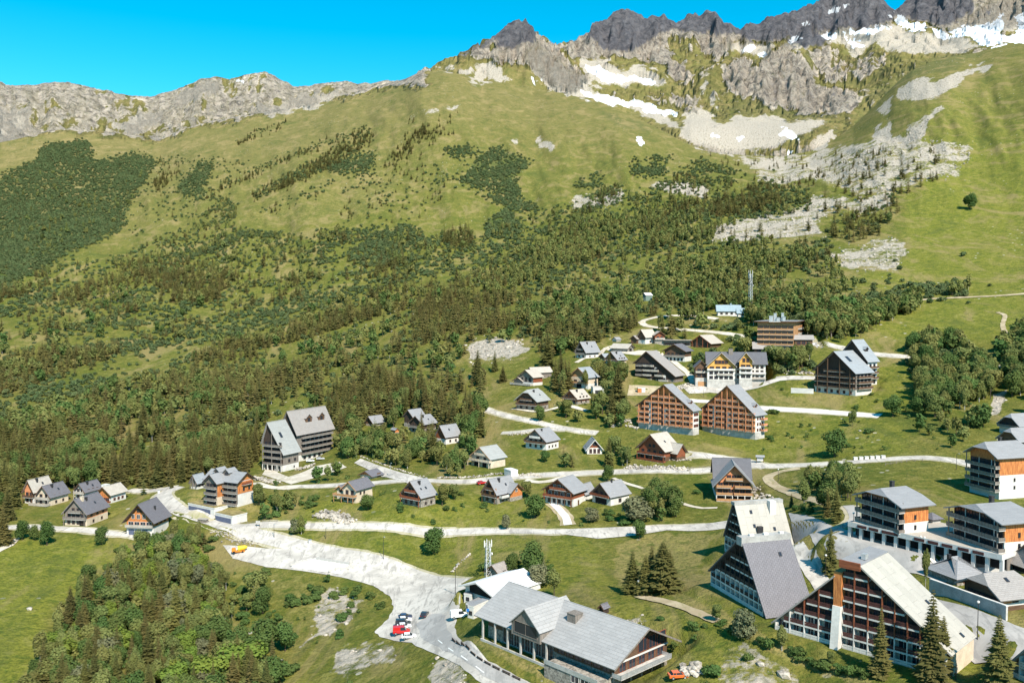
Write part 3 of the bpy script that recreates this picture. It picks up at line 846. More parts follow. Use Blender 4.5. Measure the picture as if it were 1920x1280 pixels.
def road(name, pix, width, mat, lift=0.16, verge=None, wob=0.0):
    pts = spline([hit(*p) for p in pix], 2.5)
    rows = []; vr = []
    for i, p in enumerate(pts):
        d = (pts[min(i + 1, len(pts) - 1)] - pts[max(i - 1, 0)]); d = Vector((d.x, d.y)).normalized(); nn = Vector((-d.y, d.x))
        w = width / 2 * (1 + wob * (random.random() - 0.5))
        rows.append([(p.x + nn.x * w * t, p.y + nn.y * w * t) for t in (-1, -0.33, 0.33, 1)])
        w2 = width / 2 + 0.9 + 0.7 * random.random()
        vr.append([(p.x + nn.x * w2 * t, p.y + nn.y * w2 * t) for t in (-1, -0.4, 0.4, 1)])
    if verge: drape(vr, 'verge', verge, lift - 0.07)
    return drape(rows, name, mat, lift)

def strip(name, ea, eb, mat, lift=0.15, cross=10):
    A_ = [hit(*p) for p in ea]; B_ = [hit(*p) for p in eb]
    rows = []
    sa = spline(A_, 1e9); sb = spline(B_, 1e9)
    for i in range(len(A_) - 1):
        n = max(2, int((A_[i + 1] - A_[i]).length / 2.5))
        for k in range(n + (1 if i == len(A_) - 2 else 0)):
            t = k / n; a = A_[i].lerp(A_[i + 1], t); b = B_[i].lerp(B_[i + 1], t)
            j = 0.5 * (random.random() - 0.5)
            rows.append([(a.x + (b.x - a.x) * c / cross + (j if c in (0, cross) else 0), a.y + (b.y - a.y) * c / cross) for c in range(cross + 1)])
    return drape(rows, name, mat, lift)

ASPH = asphalt('sun-bleached asphalt', (0.34, 0.315, 0.285), (0.50, 0.465, 0.42), (0.19, 0.178, 0.165))
ASPHD = asphalt('grey asphalt', (0.27, 0.26, 0.25), (0.36, 0.345, 0.33), (0.20, 0.195, 0.19))
GRAVEL = asphalt('pale gravel', (0.42, 0.37, 0.30), (0.54, 0.49, 0.42), (0.30, 0.28, 0.20))
EARTH = asphalt('trodden earth', (0.30, 0.235, 0.15), (0.42, 0.35, 0.24), (0.22, 0.20, 0.09))
CONC = asphalt('pale concrete', (0.58, 0.56, 0.53), (0.66, 0.64, 0.61), (0.48, 0.46, 0.43))
VERGE = asphalt('stony verge', (0.30, 0.27, 0.17), (0.40, 0.36, 0.27), (0.20, 0.21, 0.07))
LINE = paint('road marking', (0.75, 0.75, 0.72), 0.7, 0.08, 2.0)

def build_roads():
    strip('village_square', [(418,1022),(500,1028),(560,1030),(650,1040),(760,1066),(850,1086),(880,1104),(866,1130),(858,1152),(852,1176),(862,1200),(915,1240),(985,1276),(1040,1305)],
          [(437,1047),(500,1063),(566,1070),(640,1082),(700,1098),(732,1118),(738,1140),(728,1160),(702,1184),(712,1194),(770,1205),(852,1243),(905,1283),(960,1315)], ASPH, 0.14, 14)
    strip('patched_asphalt', [(806,1152),(834,1150),(838,1180),(858,1204),(908,1238),(990,1282)], [(780,1170),(790,1196),(806,1206),(850,1228),(905,1266),(965,1300)], ASPHD, 0.19, 8)
    road('main_road', [(338,912),(306,926),(316,946),(350,962),(430,990),(520,1013),(620,1037),(740,1064),(866,1094)], 7.5, ASPH, 0.17, VERGE)
    road('side_road', [(240,919),(280,920),(330,913)], 5, ASPH, 0.15, VERGE)
    road('middle_road', [(446,988),(520,984),(640,986),(760,991),(900,996),(1050,997),(1160,995),(1250,988),(1372,980)], 4.6, ASPH, 0.17, VERGE)
    strip('lay_by', [(1040,993),(1120,990),(1190,987),(1250,984),(1365,976)], [(1050,1001),(1120,1010),(1190,1004),(1250,994),(1365,990)], ASPH, 0.15, 6)
    road('upper_village_road', [(530,915),(560,912),(640,909),(730,903),(850,903),(950,896),(1060,889),(1150,885),(1280,883),(1345,880),(1420,874),(1560,869),(1640,863),(1720,858),(1790,864),(1850,880)], 5.5, ASPH, 0.17, VERGE)
    strip('ramp', [(664,868),(690,880),(720,893),(765,906)], [(676,860),(708,872),(745,884),(800,898)], ASPH, 0.20, 5)
    road('hotel_access_road', [(1268,850),(1300,852),(1340,857),(1400,866),(1440,876)], 6, ASPH, 0.19, VERGE)
    road('chalet_road', [(908,766),(930,774),(970,784),(1020,795),(1075,806),(1120,812)], 4.5, ASPH, 0.16, VERGE)
    road('drive', [(940,812),(975,810),(1010,806),(1060,806)], 3.5, ASPH, 0.19, VERGE)
    strip('hotel_forecourt', [(1278,724),(1320,722),(1422,712),(1455,706),(1530,706)], [(1292,738),(1330,736),(1420,728),(1462,714),(1530,712)], ASPH, 0.18, 5)
    road('lower_hotel_road', [(1280,750),(1310,752),(1340,755),(1440,766),(1540,772),(1650,780)], 5, CONC, 0.17, VERGE)
    road('looping_lane', [(1345,598),(1300,592),(1245,593),(1210,600),(1204,606),(1222,613),(1280,618),(1350,624),(1400,632)], 5, GRAVEL, 0.2, None, 0.15)
    road('ridge_lane', [(1514,632),(1545,644),(1590,655),(1640,664),(1700,669)], 5.5, ASPH, 0.2, VERGE)
    road('dirt_path', [(1500,878),(1465,884),(1440,895),(1452,910),(1480,922),(1520,936),(1552,944)], 4.0, EARTH, 0.18, None, 0.3)
    road('footpath', [(1035,944),(1048,955),(1060,968),(1065,984)], 3.0, CONC, 0.18, EARTH, 0.1)
    road('lower_lane', [(-60,1000),(0,990),(60,988),(130,992),(200,999),(262,1006)], 4.5, ASPH, 0.17, VERGE)
    road('field_lane', [(-40,1050),(0,1030),(18,1022),(30,1008)], 3, GRAVEL, 0.17, None, 0.2)
    strip('resort_street', [(1478,962),(1530,972),(1580,1000),(1606,1008),(1660,1030),(1700,1040),(1790,1080)], [(1486,985),(1518,1000),(1534,1040),(1556,1060),(1600,1062),(1660,1062),(1770,1098)], ASPHD, 0.16, 9)
    road('tarmac_path', [(1556,1000),(1580,990),(1602,975),(1600,960),(1590,948)], 3.2, ASPHD, 0.2, VERGE)
    strip('back_street', [(1480,985),(1500,1010),(1530,1050),(1560,1090)], [(1470,990),(1488,1040),(1510,1080),(1540,1120)], ASPH, 0.17, 5)
    strip('car_park', [(1740,1118),(1790,1135),(1860,1158),(1900,1172),(1990,1200)], [(1745,1160),(1790,1196),(1830,1222),(1868,1222),(1960,1260)], ASPHD, 0.17, 9)
    strip('promenade', [(1606,1000),(1680,1020),(1790,1052),(1900,1078)], [(1600,1014),(1680,1042),(1780,1072),(1895,1096)], CONC, 0.22, 6)
    road('alpine_track', [(1690,566),(1760,560),(1850,556),(1960,548)], 4, EARTH, 0.3, None, 0.4)
    road('zigzag_path', [(1870,586),(1884,592),(1880,610),(1886,628)], 2.5, EARTH, 0.3, None, 0.4)
    road('valley_path', [(1700,670),(1760,676),(1850,686),(1900,688)], 4, GRAVEL, 0.3, None, 0.3)
    road('yard', [(478,905),(500,912),(530,915),(560,912)], 6, GRAVEL, 0.2, None, 0.2)
    road('mown_path', [(1195,1118),(1260,1132),(1345,1166)], 3.0, EARTH, 0.28, None, 0.4)
    road('gallery_lane', [(1140,650),(1180,660),(1240,664),(1280,672)], 9, GRAVEL, 0.25, None, 0.2)
    road('hamlet_lane', [(1250,668),(1290,700),(1300,712)], 4, GRAVEL, 0.25, None, 0.2)
    road('forecourt', [(1100,770),(1060,762),(1010,772),(960,768)], 3, GRAVEL, 0.25, None, 0.2)
    road('tennis_lane', [(1080,680),(1115,664),(1140,652)], 3.5, GRAVEL, 0.25, None, 0.2)
    strip('terrace_ground', [(1180,722),(1230,724),(1275,726)], [(1176,742),(1230,742),(1280,736)], EARTH, 0.16, 5)
    strip('hotel_yard', [(500,872),(540,894),(590,874),(636,866)], [(492,890),(545,908),(600,892),(650,876)], GRAVEL, 0.16, 5)
    road('garden_path', [(1150,896),(1180,908),(1230,924),(1300,950),(1345,952)], 2.0, GRAVEL, 0.18, None, 0.2)
    road('drive', [(1062,892),(1040,900),(1010,904),(985,900)], 3.5, GRAVEL, 0.18, None, 0.2)
    # the flat concrete slab beside the square
    strip('concrete_slab', [(560,1052),(598,1046),(655,1058)], [(546,1064),(590,1070),(640,1077)], CONC, 0.24, 4)
    # worn white dashes on the road past the hall
    c = spline([hit(*p) for p in [(815,1196),(850,1222),(895,1252),(935,1284)]], 1.0)
    for i in range(3, len(c) - 4, 9):
        a, b = c[i], c[i + 4]; d = (b - a); d = Vector((d.x, d.y)).normalized(); nn = Vector((-d.y, d.x)) * 0.12
        drape([[(a.x - nn.x, a.y - nn.y), (a.x + nn.x, a.y + nn.y)], [(b.x - nn.x, b.y - nn.y), (b.x + nn.x, b.y + nn.y)]], 'road_marking', LINE, 0.25)

# ------------------------------------------------------------------ building materials
SHOWN = []
M_ = {}
def setup_mats():
    p = paint
    M_.update(
        white=p('white render', (0.62, 0.60, 0.565), 0.85, 0.09, 0.3), cream=p('cream render', (0.60, 0.50, 0.38), 0.85, 0.10, 0.3),
        grey=p('grey render', (0.38, 0.37, 0.35), 0.85, 0.12, 0.3), stone=p('stone masonry', (0.33, 0.30, 0.26), 0.9, 0.30, 1.6, bump=0.05),
        conc=p('weathered concrete', (0.47, 0.45, 0.42), 0.9, 0.15, 0.4),
        orange=p('orange timber cladding', (0.56, 0.225, 0.070), 0.7, 0.20, 1.4, stretch=(3, 3, 0.35), col2=(0.27, 0.085, 0.03)),
        pine=p('honey pine', (0.46, 0.25, 0.12), 0.7, 0.16, 1.0, stretch=(0.4, 0.4, 3)), ochre=p('ochre render', (0.58, 0.33, 0.09), 0.85, 0.10, 0.3),
        salmon=p('salmon render', (0.60, 0.255, 0.125), 0.8, 0.12, 0.4), brown=p('brown timber', (0.13, 0.075, 0.045), 0.75, 0.20, 1.0, stretch=(0.4, 0.4, 3)),
        dark=p('dark stained timber', (0.055, 0.038, 0.030), 0.8, 0.20, 1.0, stretch=(3, 3, 0.4)), rust=p('red-brown timber', (0.24, 0.075, 0.035), 0.75, 0.18, 1.0, stretch=(0.4, 0.4, 3)),
        maroon=p('maroon railing', (0.085, 0.032, 0.028), 0.7, 0.15, 1.0), greywood=p('silvered timber', (0.22, 0.19, 0.165), 0.8, 0.2, 1.0, stretch=(3, 3, 0.4)),
        metal=p('dark metal', (0.06, 0.06, 0.065), 0.4, 0.1, 1.0, metal=0.4), steel=p('galvanised steel', (0.55, 0.56, 0.57), 0.4, 0.1, 1.0, metal=0.5),
        door=p('grey-blue garage door', (0.10, 0.12, 0.19), 0.5, 0.1, 1.0), rail=p('pale balcony panel', (0.42, 0.38, 0.33), 0.7, 0.12, 1.0),
        teal=p('teal paint', (0.17, 0.25, 0.23), 0.6, 0.1, 1.0), black=p('dark opening', (0.015, 0.014, 0.015), 0.8, 0.1, 1.0),
        r_slate=roofing('slate roof', (0.155, 0.148, 0.165)), r_grey=roofing('grey sheet roof', (0.27, 0.27, 0.28), 0.5, 0.5, 3.0, 0.75),
        r_pale=roofing('pale weathered roof', (0.43, 0.39, 0.34), 0.7, 0.6, 1.4, 0.75), r_warm=roofing('warm grey roof', (0.31, 0.285, 0.27), 0.6, 0.5, 1.2, 0.75),
        r_green=roofing('grey-green sheet roof', (0.32, 0.325, 0.315), 0.55, 0.6, 6.0, 0.8), r_cream=roofing('cream panelled roof', (0.38, 0.36, 0.32), 0.7, 2.4, 4.5, 0.85),
        r_blue=roofing('pale blue metal roof', (0.27, 0.345, 0.39), 0.45, 0.7, 6.0, 0.85), r_dark=roofing('dark grey roof', (0.12, 0.12, 0.135), 0.55),
        r_hall=roofing('hall roof', (0.33, 0.322, 0.318), 0.5, 0.9, 2.2, 0.72), r_white=roofing('white membrane', (0.70, 0.70, 0.71), 0.6, 3.0, 8.0, 0.9),
        turf=p('straw turf roof', (0.28, 0.225, 0.09), 0.95, 0.25, 0.4), r_bluegrey=roofing('blue-grey metal roof', (0.29, 0.31, 0.33), 0.4, 0.6, 6.0, 0.8))

_win = {}
def window_mesh(w, h, fr):
    k = (round(w, 1), round(h, 1), fr)
    if k not in _win:
        w, h = k[0], k[1]; b = MB(); t = 0.09
        b.box(-w / 2, w / 2, -0.02, 0.04, 0, h, 1)
        b.box(-w / 2 - t, -w / 2, -0.10, 0.04, -t, h + t); b.box(w / 2, w / 2 + t, -0.10, 0.04, -t, h + t)
        b.box(-w / 2, w / 2, -0.10, 0.04, -t, 0); b.box(-w / 2, w / 2, -0.10, 0.04, h, h + t)
        if w > 0.9: b.box(-0.035, 0.035, -0.07, -0.021, 0, h)
        _win[k] = b.mesh('window', [M_[fr], GLASS])
    return _win[k]

# frames of the building's faces: position on the wall (u metres along it, z up) -> local matrix looking outwards
def face_mat(face, W, D, u, z, out=0.0, D0=0.0):
    if face == 'F': return Matrix.Translation((u, D0 - out, z))
    if face == 'R': return Matrix.Translation((W / 2 + out, u, z)) @ Matrix.Rotation(math.pi / 2, 4, 'Z')
    if face == 'L': return Matrix.Translation((-W / 2 - out, u, z)) @ Matrix.Rotation(-math.pi / 2, 4, 'Z')
    return Matrix.Translation((u, D + out, z)) @ Matrix.Rotation(math.pi, 4, 'Z')

def add_window(root, M, w, h, fr, name='window'):
    o = bpy.data.objects.new(name, window_mesh(w, h, fr)); link(o, root); o.matrix_local = M
    return o

def mpart(root, b, name, mats, M=None, **t):
    o = b.build(name, mats, root, **t)
    if M is not None: o.matrix_local = M
    return o

def balcony(root, M, length, depth, mat, h=1.0, posts=True, floor='conc'):
    """balcony centred at M on the wall: slab, slatted railing with top rail"""
    b = MB(); L = length / 2
    b.box(-L, L, -depth, 0, -0.18, 0, 1)
    b.box(-L, L, -depth, -depth + 0.07, 0.08, h - 0.12, 0)
    b.box(-L, -L + 0.07, -depth + 0.07, 0, 0.08, h - 0.12, 0); b.box(L - 0.07, L, -depth + 0.07, 0, 0.08, h - 0.12, 0)
    b.box(-L - 0.03, L + 0.03, -depth - 0.04, -depth + 0.10, h - 0.1, h, 0)
    n = max(2, int(length / 1.6))
    for i in range(n + 1):
        x = -L + length * i / n; b.box(x - 0.06, x + 0.06, -depth - 0.06, -depth - 0.001, 0, h + 0.04, 0)
    mpart(root, b, 'balcony', [M_[mat], M_[floor]], M)

PT = {}
def house(name, label, cat, px, py, a, wg=None, ws=None, he=20, hr=40, Wm=None, Dm=None, group=None, base=('white', 2.6), wall='brown', roof='r_grey', trim='brown',
          ov=0.9, ovf=1.1, hf=0.0, hipin=None, apx=0.0, heL=None, heR=None, feats=(), flat=False, found=5.0, pos=None, z=None, ang=None, padm=1.0, side=None, padb=5.0, gable=None):
    """one building from the pixel of its near corner; wg/ws/he/hr are sizes in photo pixels at that distance"""
    if pos is None: P_, aw = site(px, py, a)
    else: P_, aw = pos, ang
    if ang is not None: aw = ang
    if z is not None: P_ = Vector((P_.x, P_.y, z))
    dist = (P_ - Vector((0, 0, CAMZ))).length; s = dist / F; cosel = math.hypot(P_.x, P_.y) / dist
    ar = abs(R(a))
    zr_ = P_.z - CAMZ; sg = 1 if a >= 0 else -1
    def reach(dx, dy, tx):       # how far along (dx, dy) until the level point is seen at photo column tx
        kk = (tx - 960) / F; den = dx - kk * dy * cp
        return (kk * (P_.y * cp - zr_ * sp) - P_.x) / den if abs(den) > 0.05 else 0
    W_ = Wm if Wm else reach(-sg * math.cos(aw), sg * math.sin(aw), px - sg * wg)
    D_ = Dm if Dm else reach(math.sin(aw), math.cos(aw), px + sg * ws)
    if not Wm and not (2 < W_ < wg * s * 2.2 / math.cos(ar)): W_ = wg * s / math.cos(ar)
    if not Dm and not (2 < D_ < ws * s * 2.2 / math.sin(ar)): D_ = ws * s / math.sin(ar)
    k = s / cosel
    he_, hr_ = he * k, hr * k
    hl = heL * k if heL else he_; hrr = heR * k if heR else he_
    sg = 1 if a >= 0 else -1
    X = Vector((math.cos(aw), -math.sin(aw), 0)); 
    org = P_ - X * (W_ / 2) * sg                     # middle of the foot of the front wall
    root = thing(name, label, cat, org, -aw, group)
    pad(org, aw, -W_ / 2, W_ / 2, 0, D_, P_.z, padb, padm)
    if wg and ws: SHOWN.append((px - (wg if a >= 0 else ws), px + (ws if a >= 0 else wg), py - hr, py - hr * 0.25, math.hypot(P_.x, P_.y)))
    elif hr or he: SHOWN.append((px - (wg or 10), px + 10, py - max(hr, he), py - 4, math.hypot(P_.x, P_.y)))
    xa = apx * W_
    panelled = set(f[1] for f in feats if f[0] == 'panel')
    zb = base[1]; bm = M_[base[0]]; wm = M_[wall]
    b = MB(); b.box(-W_ / 2 - 0.04, W_ / 2 + 0.04, -0.04, D_ + 0.04, -found, zb)
    mpart(root, b, 'base_wall', bm)
    top = he_ if flat else min(hl, hrr)
    rt = 0.28
    if flat:
        b = MB(); b.box(-W_ / 2, W_ / 2, 0, D_, zb, he_); mpart(root, b, 'wall', [wm])
        b = MB(); b.box(-W_ / 2 - ov, W_ / 2 + ov, -ovf, D_ + ov, he_, he_ + 0.45, 0)
        b.slab([(-W_ / 2 - ov, -ovf, he_ + 0.5), (W_ / 2 + ov, -ovf, he_ + 0.5), (W_ / 2 + ov, D_ + ov, he_ + 0.5), (-W_ / 2 - ov, D_ + ov, he_ + 0.5)], 0.04, 1)
        mpart(root, b, 'roof', [M_[trim], M_[roof]])
        slL = slR = 0
    else:
        slL = (hr_ - hl) / (W_ / 2 + xa); slR = (hr_ - hrr) / (W_ / 2 - xa)
        zc = hr_ - hf * (hr_ - max(hl, hrr))           # height where a half hip begins
        xl = xa - (hr_ - zc) / slL; xr = xa + (hr_ - zc) / slR
        dn = rt * 1.25
        prof = [(-W_ / 2, zb), (W_ / 2, zb), (W_ / 2, hrr - dn)] + ([(xa, hr_ - dn)] if hf == 0 else [(xr, zc - dn), (xl, zc - dn)]) + [(-W_ / 2, hl - dn)]
        if gable:        # gable panel of another colour, a hand proud of the wall
            b = MB(); g = [(-W_ / 2 + .02, max(zb, top - dn)), (W_ / 2 - .02, max(zb, top - dn))] + [q for q in prof[2:] if q[1] > top - dn + .05]
            b.prism([(x, -0.06, z_) for x, z_ in g], [(x, -0.002, z_) for x, z_ in g]); mpart(root, b, 'gable_wall', M_[gable])
        b = MB(); b.prism([(x, 0, z_) for x, z_ in prof], [(x, D_, z_) for x, z_ in prof])
        mats = [wm]
        if side: mats.append(M_[side]); 
        o = mpart(root, b, 'wall', mats)
        if side:
            for p_ in o.data.polygons:
                if abs(p_.normal.x) > 0.9: p_.material_index = 1
        y0, y1 = -ovf, D_ + ov
        hi = hipin if hipin is not None else (hr_ - zc) * 0.9
        r0, r1 = (y0, y1) if hf == 0 else (y0 + hi, y1 - hi)
        b = MB()
        exL = -W_ / 2 - ov; exR = W_ / 2 + ov; zl = hl - ov * slL; zr = hrr - ov * slR
        if hf == 0:
            b.slab([(exR, y0, zr), (exR, y1, zr), (xa, y1, hr_), (xa, y0, hr_)], rt)
            b.slab([(exL, y1, zl), (exL, y0, zl), (xa, y0, hr_), (xa, y1, hr_)], rt)
            b.box(xa - 0.14, xa + 0.14, y0, y1, hr_ - 0.06, hr_ + 0.06)
        else:
            if hf >= 0.999: xl, xr, zc2l, zc2r = exL, exR, zl, zr
            else: zc2l = zc2r = zc
            def hexa(ex, z_, xc, zcc, flip):
                q = [(ex, y0, z_), (ex, y1, z_)] + ([(xc, y1, zcc)] if hf < 0.999 else []) + [(xa, r1, hr_), (xa, r0, hr_)] + ([(xc, y0, zcc)] if hf < 0.999 else [])
                return q[::-1][-1:] + q[:0:-1] if flip else q
            b.slab(hexa(exR, zr, xr, zc2r, False), rt); b.slab(hexa(exL, zl, xl, zc2l, True), rt)
            b.slab([(xl, y0, zc2l), (xr, y0, zc2r), (xa, r0, hr_)], rt)
            b.slab([(xr, y1, zc2r), (xl, y1, zc2l), (xa, r1, hr_)], rt)
        o = mpart(root, b, 'roof', [M_[roof]])
        if trim and hf == 0:      # bargeboards along the front verge
            b = MB()
            for e, z_ in ((exR, zr), (exL, zl)):
                b.prism([(e, y0 - 0.06, z_ + 0.03), (xa, y0 - 0.06, hr_ + 0.03), (xa, y0 - 0.06, hr_ - 0.4), (e, y0 - 0.06, z_ - 0.4)],
                        [(e, y0 - 0.003, z_ + 0.03), (xa, y0 - 0.003, hr_ + 0.03), (xa, y0 - 0.003, hr_ - 0.4), (e, y0 - 0.003, z_ - 0.4)])
            mpart(root, b, 'bargeboard', M_[trim])
    def zroof(x):
        if flat: return he_ + 0.5
        return hr_ - (xa - x) * slL if x < xa else hr_ - (x - xa) * slR
    for f in feats:
        t = f[0]
        if t == 'w':     # row of windows: face, z, n, w, h, u0, u1 (fractions), frame
            _, fc, z_, n, w_, h_, u0, u1 = f[:8]; fr = f[8] if len(f) > 8 else trim or 'brown'
            L = W_ if fc in 'FB' else D_
            for i in range(n):
                u = u0 + (u1 - u0) * (i + 0.5) / n
                uu = -L / 2 + L * u if fc in 'FB' else L * u
                add_window(root, face_mat(fc, W_, D_, uu, z_, 0.13 if fc in panelled else (0.08 if z_ < zb or gable else 0.02)), w_, h_, fr)
        elif t == 'b':   # balcony: face, z, u0, u1, depth, mat
            _, fc, z_, u0, u1, dp, mt = f[:7]; L = W_ if fc in 'FB' else D_
            uc = (u0 + u1) / 2; uu = -L / 2 + L * uc if fc in 'FB' else L * uc
            balcony(root, face_mat(fc, W_, D_, uu, z_, 0.05), L * (u1 - u0), dp, mt)
        elif t == 'p':   # posts: face, z0, z1, list of u, outward, mat, radius
            _, fc, z0, z1, us, out, mt, rr = f; L = W_ if fc in 'FB' else D_
            for u in us:
                uu = -L / 2 + L * u if fc in 'FB' else L * u
                zz = z1 if z1 else zroof(uu) - 0.3
                b = MB(); b.box(-rr, rr, -rr, rr, z0, zz); mpart(root, b, 'post', M_[mt], face_mat(fc, W_, D_, uu, 0, out))
        elif t == 'ch':  # chimney: x fraction, y fraction, width, height, mat
            _, xf, yf, w_, h_, mt = f; x = xf * W_; y = yf * D_; z_ = zroof(x)
            b = MB(); b.box(x - w_ / 2, x + w_ / 2, y - w_ / 2, y + w_ / 2, z_ - 1.2, z_ + h_); b.box(x - w_ / 2 - .1, x + w_ / 2 + .1, y - w_ / 2 - .1, y + w_ / 2 + .1, z_ + h_ + 0.001, z_ + h_ + .14)
            mpart(root, b, 'chimney', M_[mt])
        elif t == 'sk':  # skylight: x fraction, y fraction, w, l
            _, xf, yf, w_, l_ = f; x = xf * W_; y = yf * D_; sl = -slR if x > xa else slL
            b = MB(); th = math.atan(sl)
            b.box(-l_ / 2, l_ / 2, -w_ / 2, w_ / 2, 0.02, 0.14, 0); b.box(-l_ / 2 + .1, l_ / 2 - .1, -w_ / 2 + .1, w_ / 2 - .1, 0.142, 0.16, 1)
            mpart(root, b, 'skylight', [M_['metal'], GLASS], Matrix.Translation((x, y, zroof(x))) @ Matrix.Rotation(-th, 4, 'Y'))
        elif t == 'g':   # garage doors / dark openings: face, n, w, h, u0, u1, mat, z
            _, fc, n, w_, h_, u0, u1, mt, z_ = f; L = W_ if fc in 'FB' else D_
            nm = 'garage_door' if mt in ('door', 'pine', 'brown') else ('opening' if mt == 'black' else 'door')
            for i in range(n):
                u = u0 + (u1 - u0) * (i + 0.5) / n; uu = -L / 2 + L * u if fc in 'FB' else L * u
                b = MB(); b.box(-w_ / 2, w_ / 2, -0.09, 0.0, 0, h_)
                for r_ in range(1, int(h_ / 0.6)): b.box(-w_ / 2 + .05, w_ / 2 - .05, -0.11, -0.091, r_ * 0.6 - .03, r_ * 0.6 + .03)
                mpart(root, b, nm, M_[mt], face_mat(fc, W_, D_, uu, z_, 0.045))
        elif t == 'dm':  # gabled dormer: side, y fraction, width, front wall height, x fraction of its front, roof, wall
            _, sd, yf, w_, h_, xf, rf, wl = f; y = yf * D_; x = xf * W_; sgn = 1 if sd == 'R' else -1
            z0 = zroof(x) ; hh = w_ * 0.45
            b = MB(); xi = x - sgn * ((h_ + hh) / (slR if sd == 'R' else slL) + 0.3)
            pr = [(y - w_ / 2, z0 - 0.5), (y + w_ / 2, z0 - 0.5), (y + w_ / 2, z0 + h_), (y, z0 + h_ + hh - 0.15), (y - w_ / 2, z0 + h_)]
            b.prism([(x, q, zz) for q, zz in pr], [(xi, q, zz) for q, zz in pr])
            o = mpart(root, b, 'dormer', M_[wl])
            b = MB(); e = x + sgn * 0.5; zl_ = z0 + h_ - 0.2; zr_ = z0 + h_ + hh
            b.slab([(e, y - w_ / 2 - .4, zl_), (xi, y - w_ / 2 - .4, zl_), (xi, y, zr_), (e, y, zr_)], 0.2)
            b.slab([(xi, y + w_ / 2 + .4, zl_), (e, y + w_ / 2 + .4, zl_), (e, y, zr_), (xi, y, zr_)], 0.2)
            c = b.build('dormer_roof', M_[rf], o)
            c = bpy.data.objects.new('window', window_mesh(min(1.6, w_ * 0.6) if w_ < 6 else w_ * .8, h_ * (0.8 if w_ < 6 else 1.1), 'dark' if w_ < 6 else 'greywood')); link(c, o)
            c.matrix_local = Matrix.Translation((x + sgn * 0.03, y, z0 + h_ * 0.15)) @ Matrix.Rotation(sgn * math.pi / 2, 4, 'Z')
        elif t == 'band':   # horizontal band on a face: face, z0, z1, mat, proud
            _, fc, z0, z1, mt, pr_ = f; L = W_ if fc in 'FB' else D_
            b = MB(); b.box(-L / 2, L / 2, -pr_, 0, z0, z1); mpart(root, b, 'band', M_[mt], face_mat(fc, W_, D_, 0 if fc in 'FB' else D_ / 2, 0, 0.01))
        elif t == 'panel':  # cladding panel: face, u0, u1, z0, z1, mat
            _, fc, u0, u1, z0, z1, mt = f; L = W_ if fc in 'FB' else D_
            uu = (-L / 2 if fc in 'FB' else 0) + L * (u0 + u1) / 2
            b = MB(); b.box(-L * (u1 - u0) / 2, L * (u1 - u0) / 2, -0.08, 0, z0, z1); mpart(root, b, 'cladding', M_[mt], face_mat(fc, W_, D_, uu, 0, 0.01))
    PT[name + str(len(PT))] = root
    root_info = dict(W=W_, D=D_, he=he_, hr=hr_, s=s, k=k, ang=aw, org=org)
    return root, root_info
def txt(parent, s, size, M, mat, name='lettering'):
    cu = bpy.data.curves.new(name, 'FONT'); cu.body = s; cu.size = size; cu.align_x = 'CENTER'; cu.extrude = 0.01
    cu.materials.append(mat)
    tmp = bpy.data.objects.new(name, cu); C.objects.link(tmp)
    me = bpy.data.meshes.new_from_object(tmp.evaluated_get(bpy.context.evaluated_depsgraph_get()))
    bpy.data.objects.remove(tmp); me.materials.clear(); me.materials.append(mat)
    o = bpy.data.objects.new(name, me); link(o, parent); o.matrix_local = M
    return o
# ------------------------------------------------------------------ the houses of the village
CH = 'chalets and lodges of the village'
def chalet_feats(W='F', rows=2, z0=2.9, mat='brown', bal=True, side=True, garage=False, roofbits=True, nF=3, frame='brown', low=True):
    f = []
    if low: f += [('w', 'F', 0.7, nF, 1.1, 1.3, 0.08, 0.92, frame)]
    if rows >= 1:
        f += [('w', 'F', z0 + 0.3, nF, 1.3, 1.6, 0.1, 0.9, frame)]
        if bal: f += [('b', 'F', z0 - 0.1, 0.0, 1.0, 1.3, mat)]
    if rows >= 2:
        f += [('w', 'F', z0 + 2.9, 2, 1.1, 1.3, 0.28, 0.72, frame)]
        if bal: f += [('b', 'F', z0 + 2.5, 0.22, 0.78, 1.1, mat)]
    if side: f += [('w', 'R', 0.8, 2, 0.9, 1.0, 0.1, 0.9, frame), ('w', 'R', z0 + 0.4, 3, 1.0, 1.1, 0.08, 0.92, frame), ('w', 'L', z0 + 0.4, 2, 1.0, 1.1, 0.1, 0.9, frame)]
    if bal: f += [('p', 'F', 0.0, None, (0.03, 0.97), 1.25, mat, 0.10)]
    if roofbits: f += [('ch', 0.14, 0.35, 0.8, 1.1, 'metal'), ('sk', 0.3, 0.6, 0.8, 1.1)]
    return f

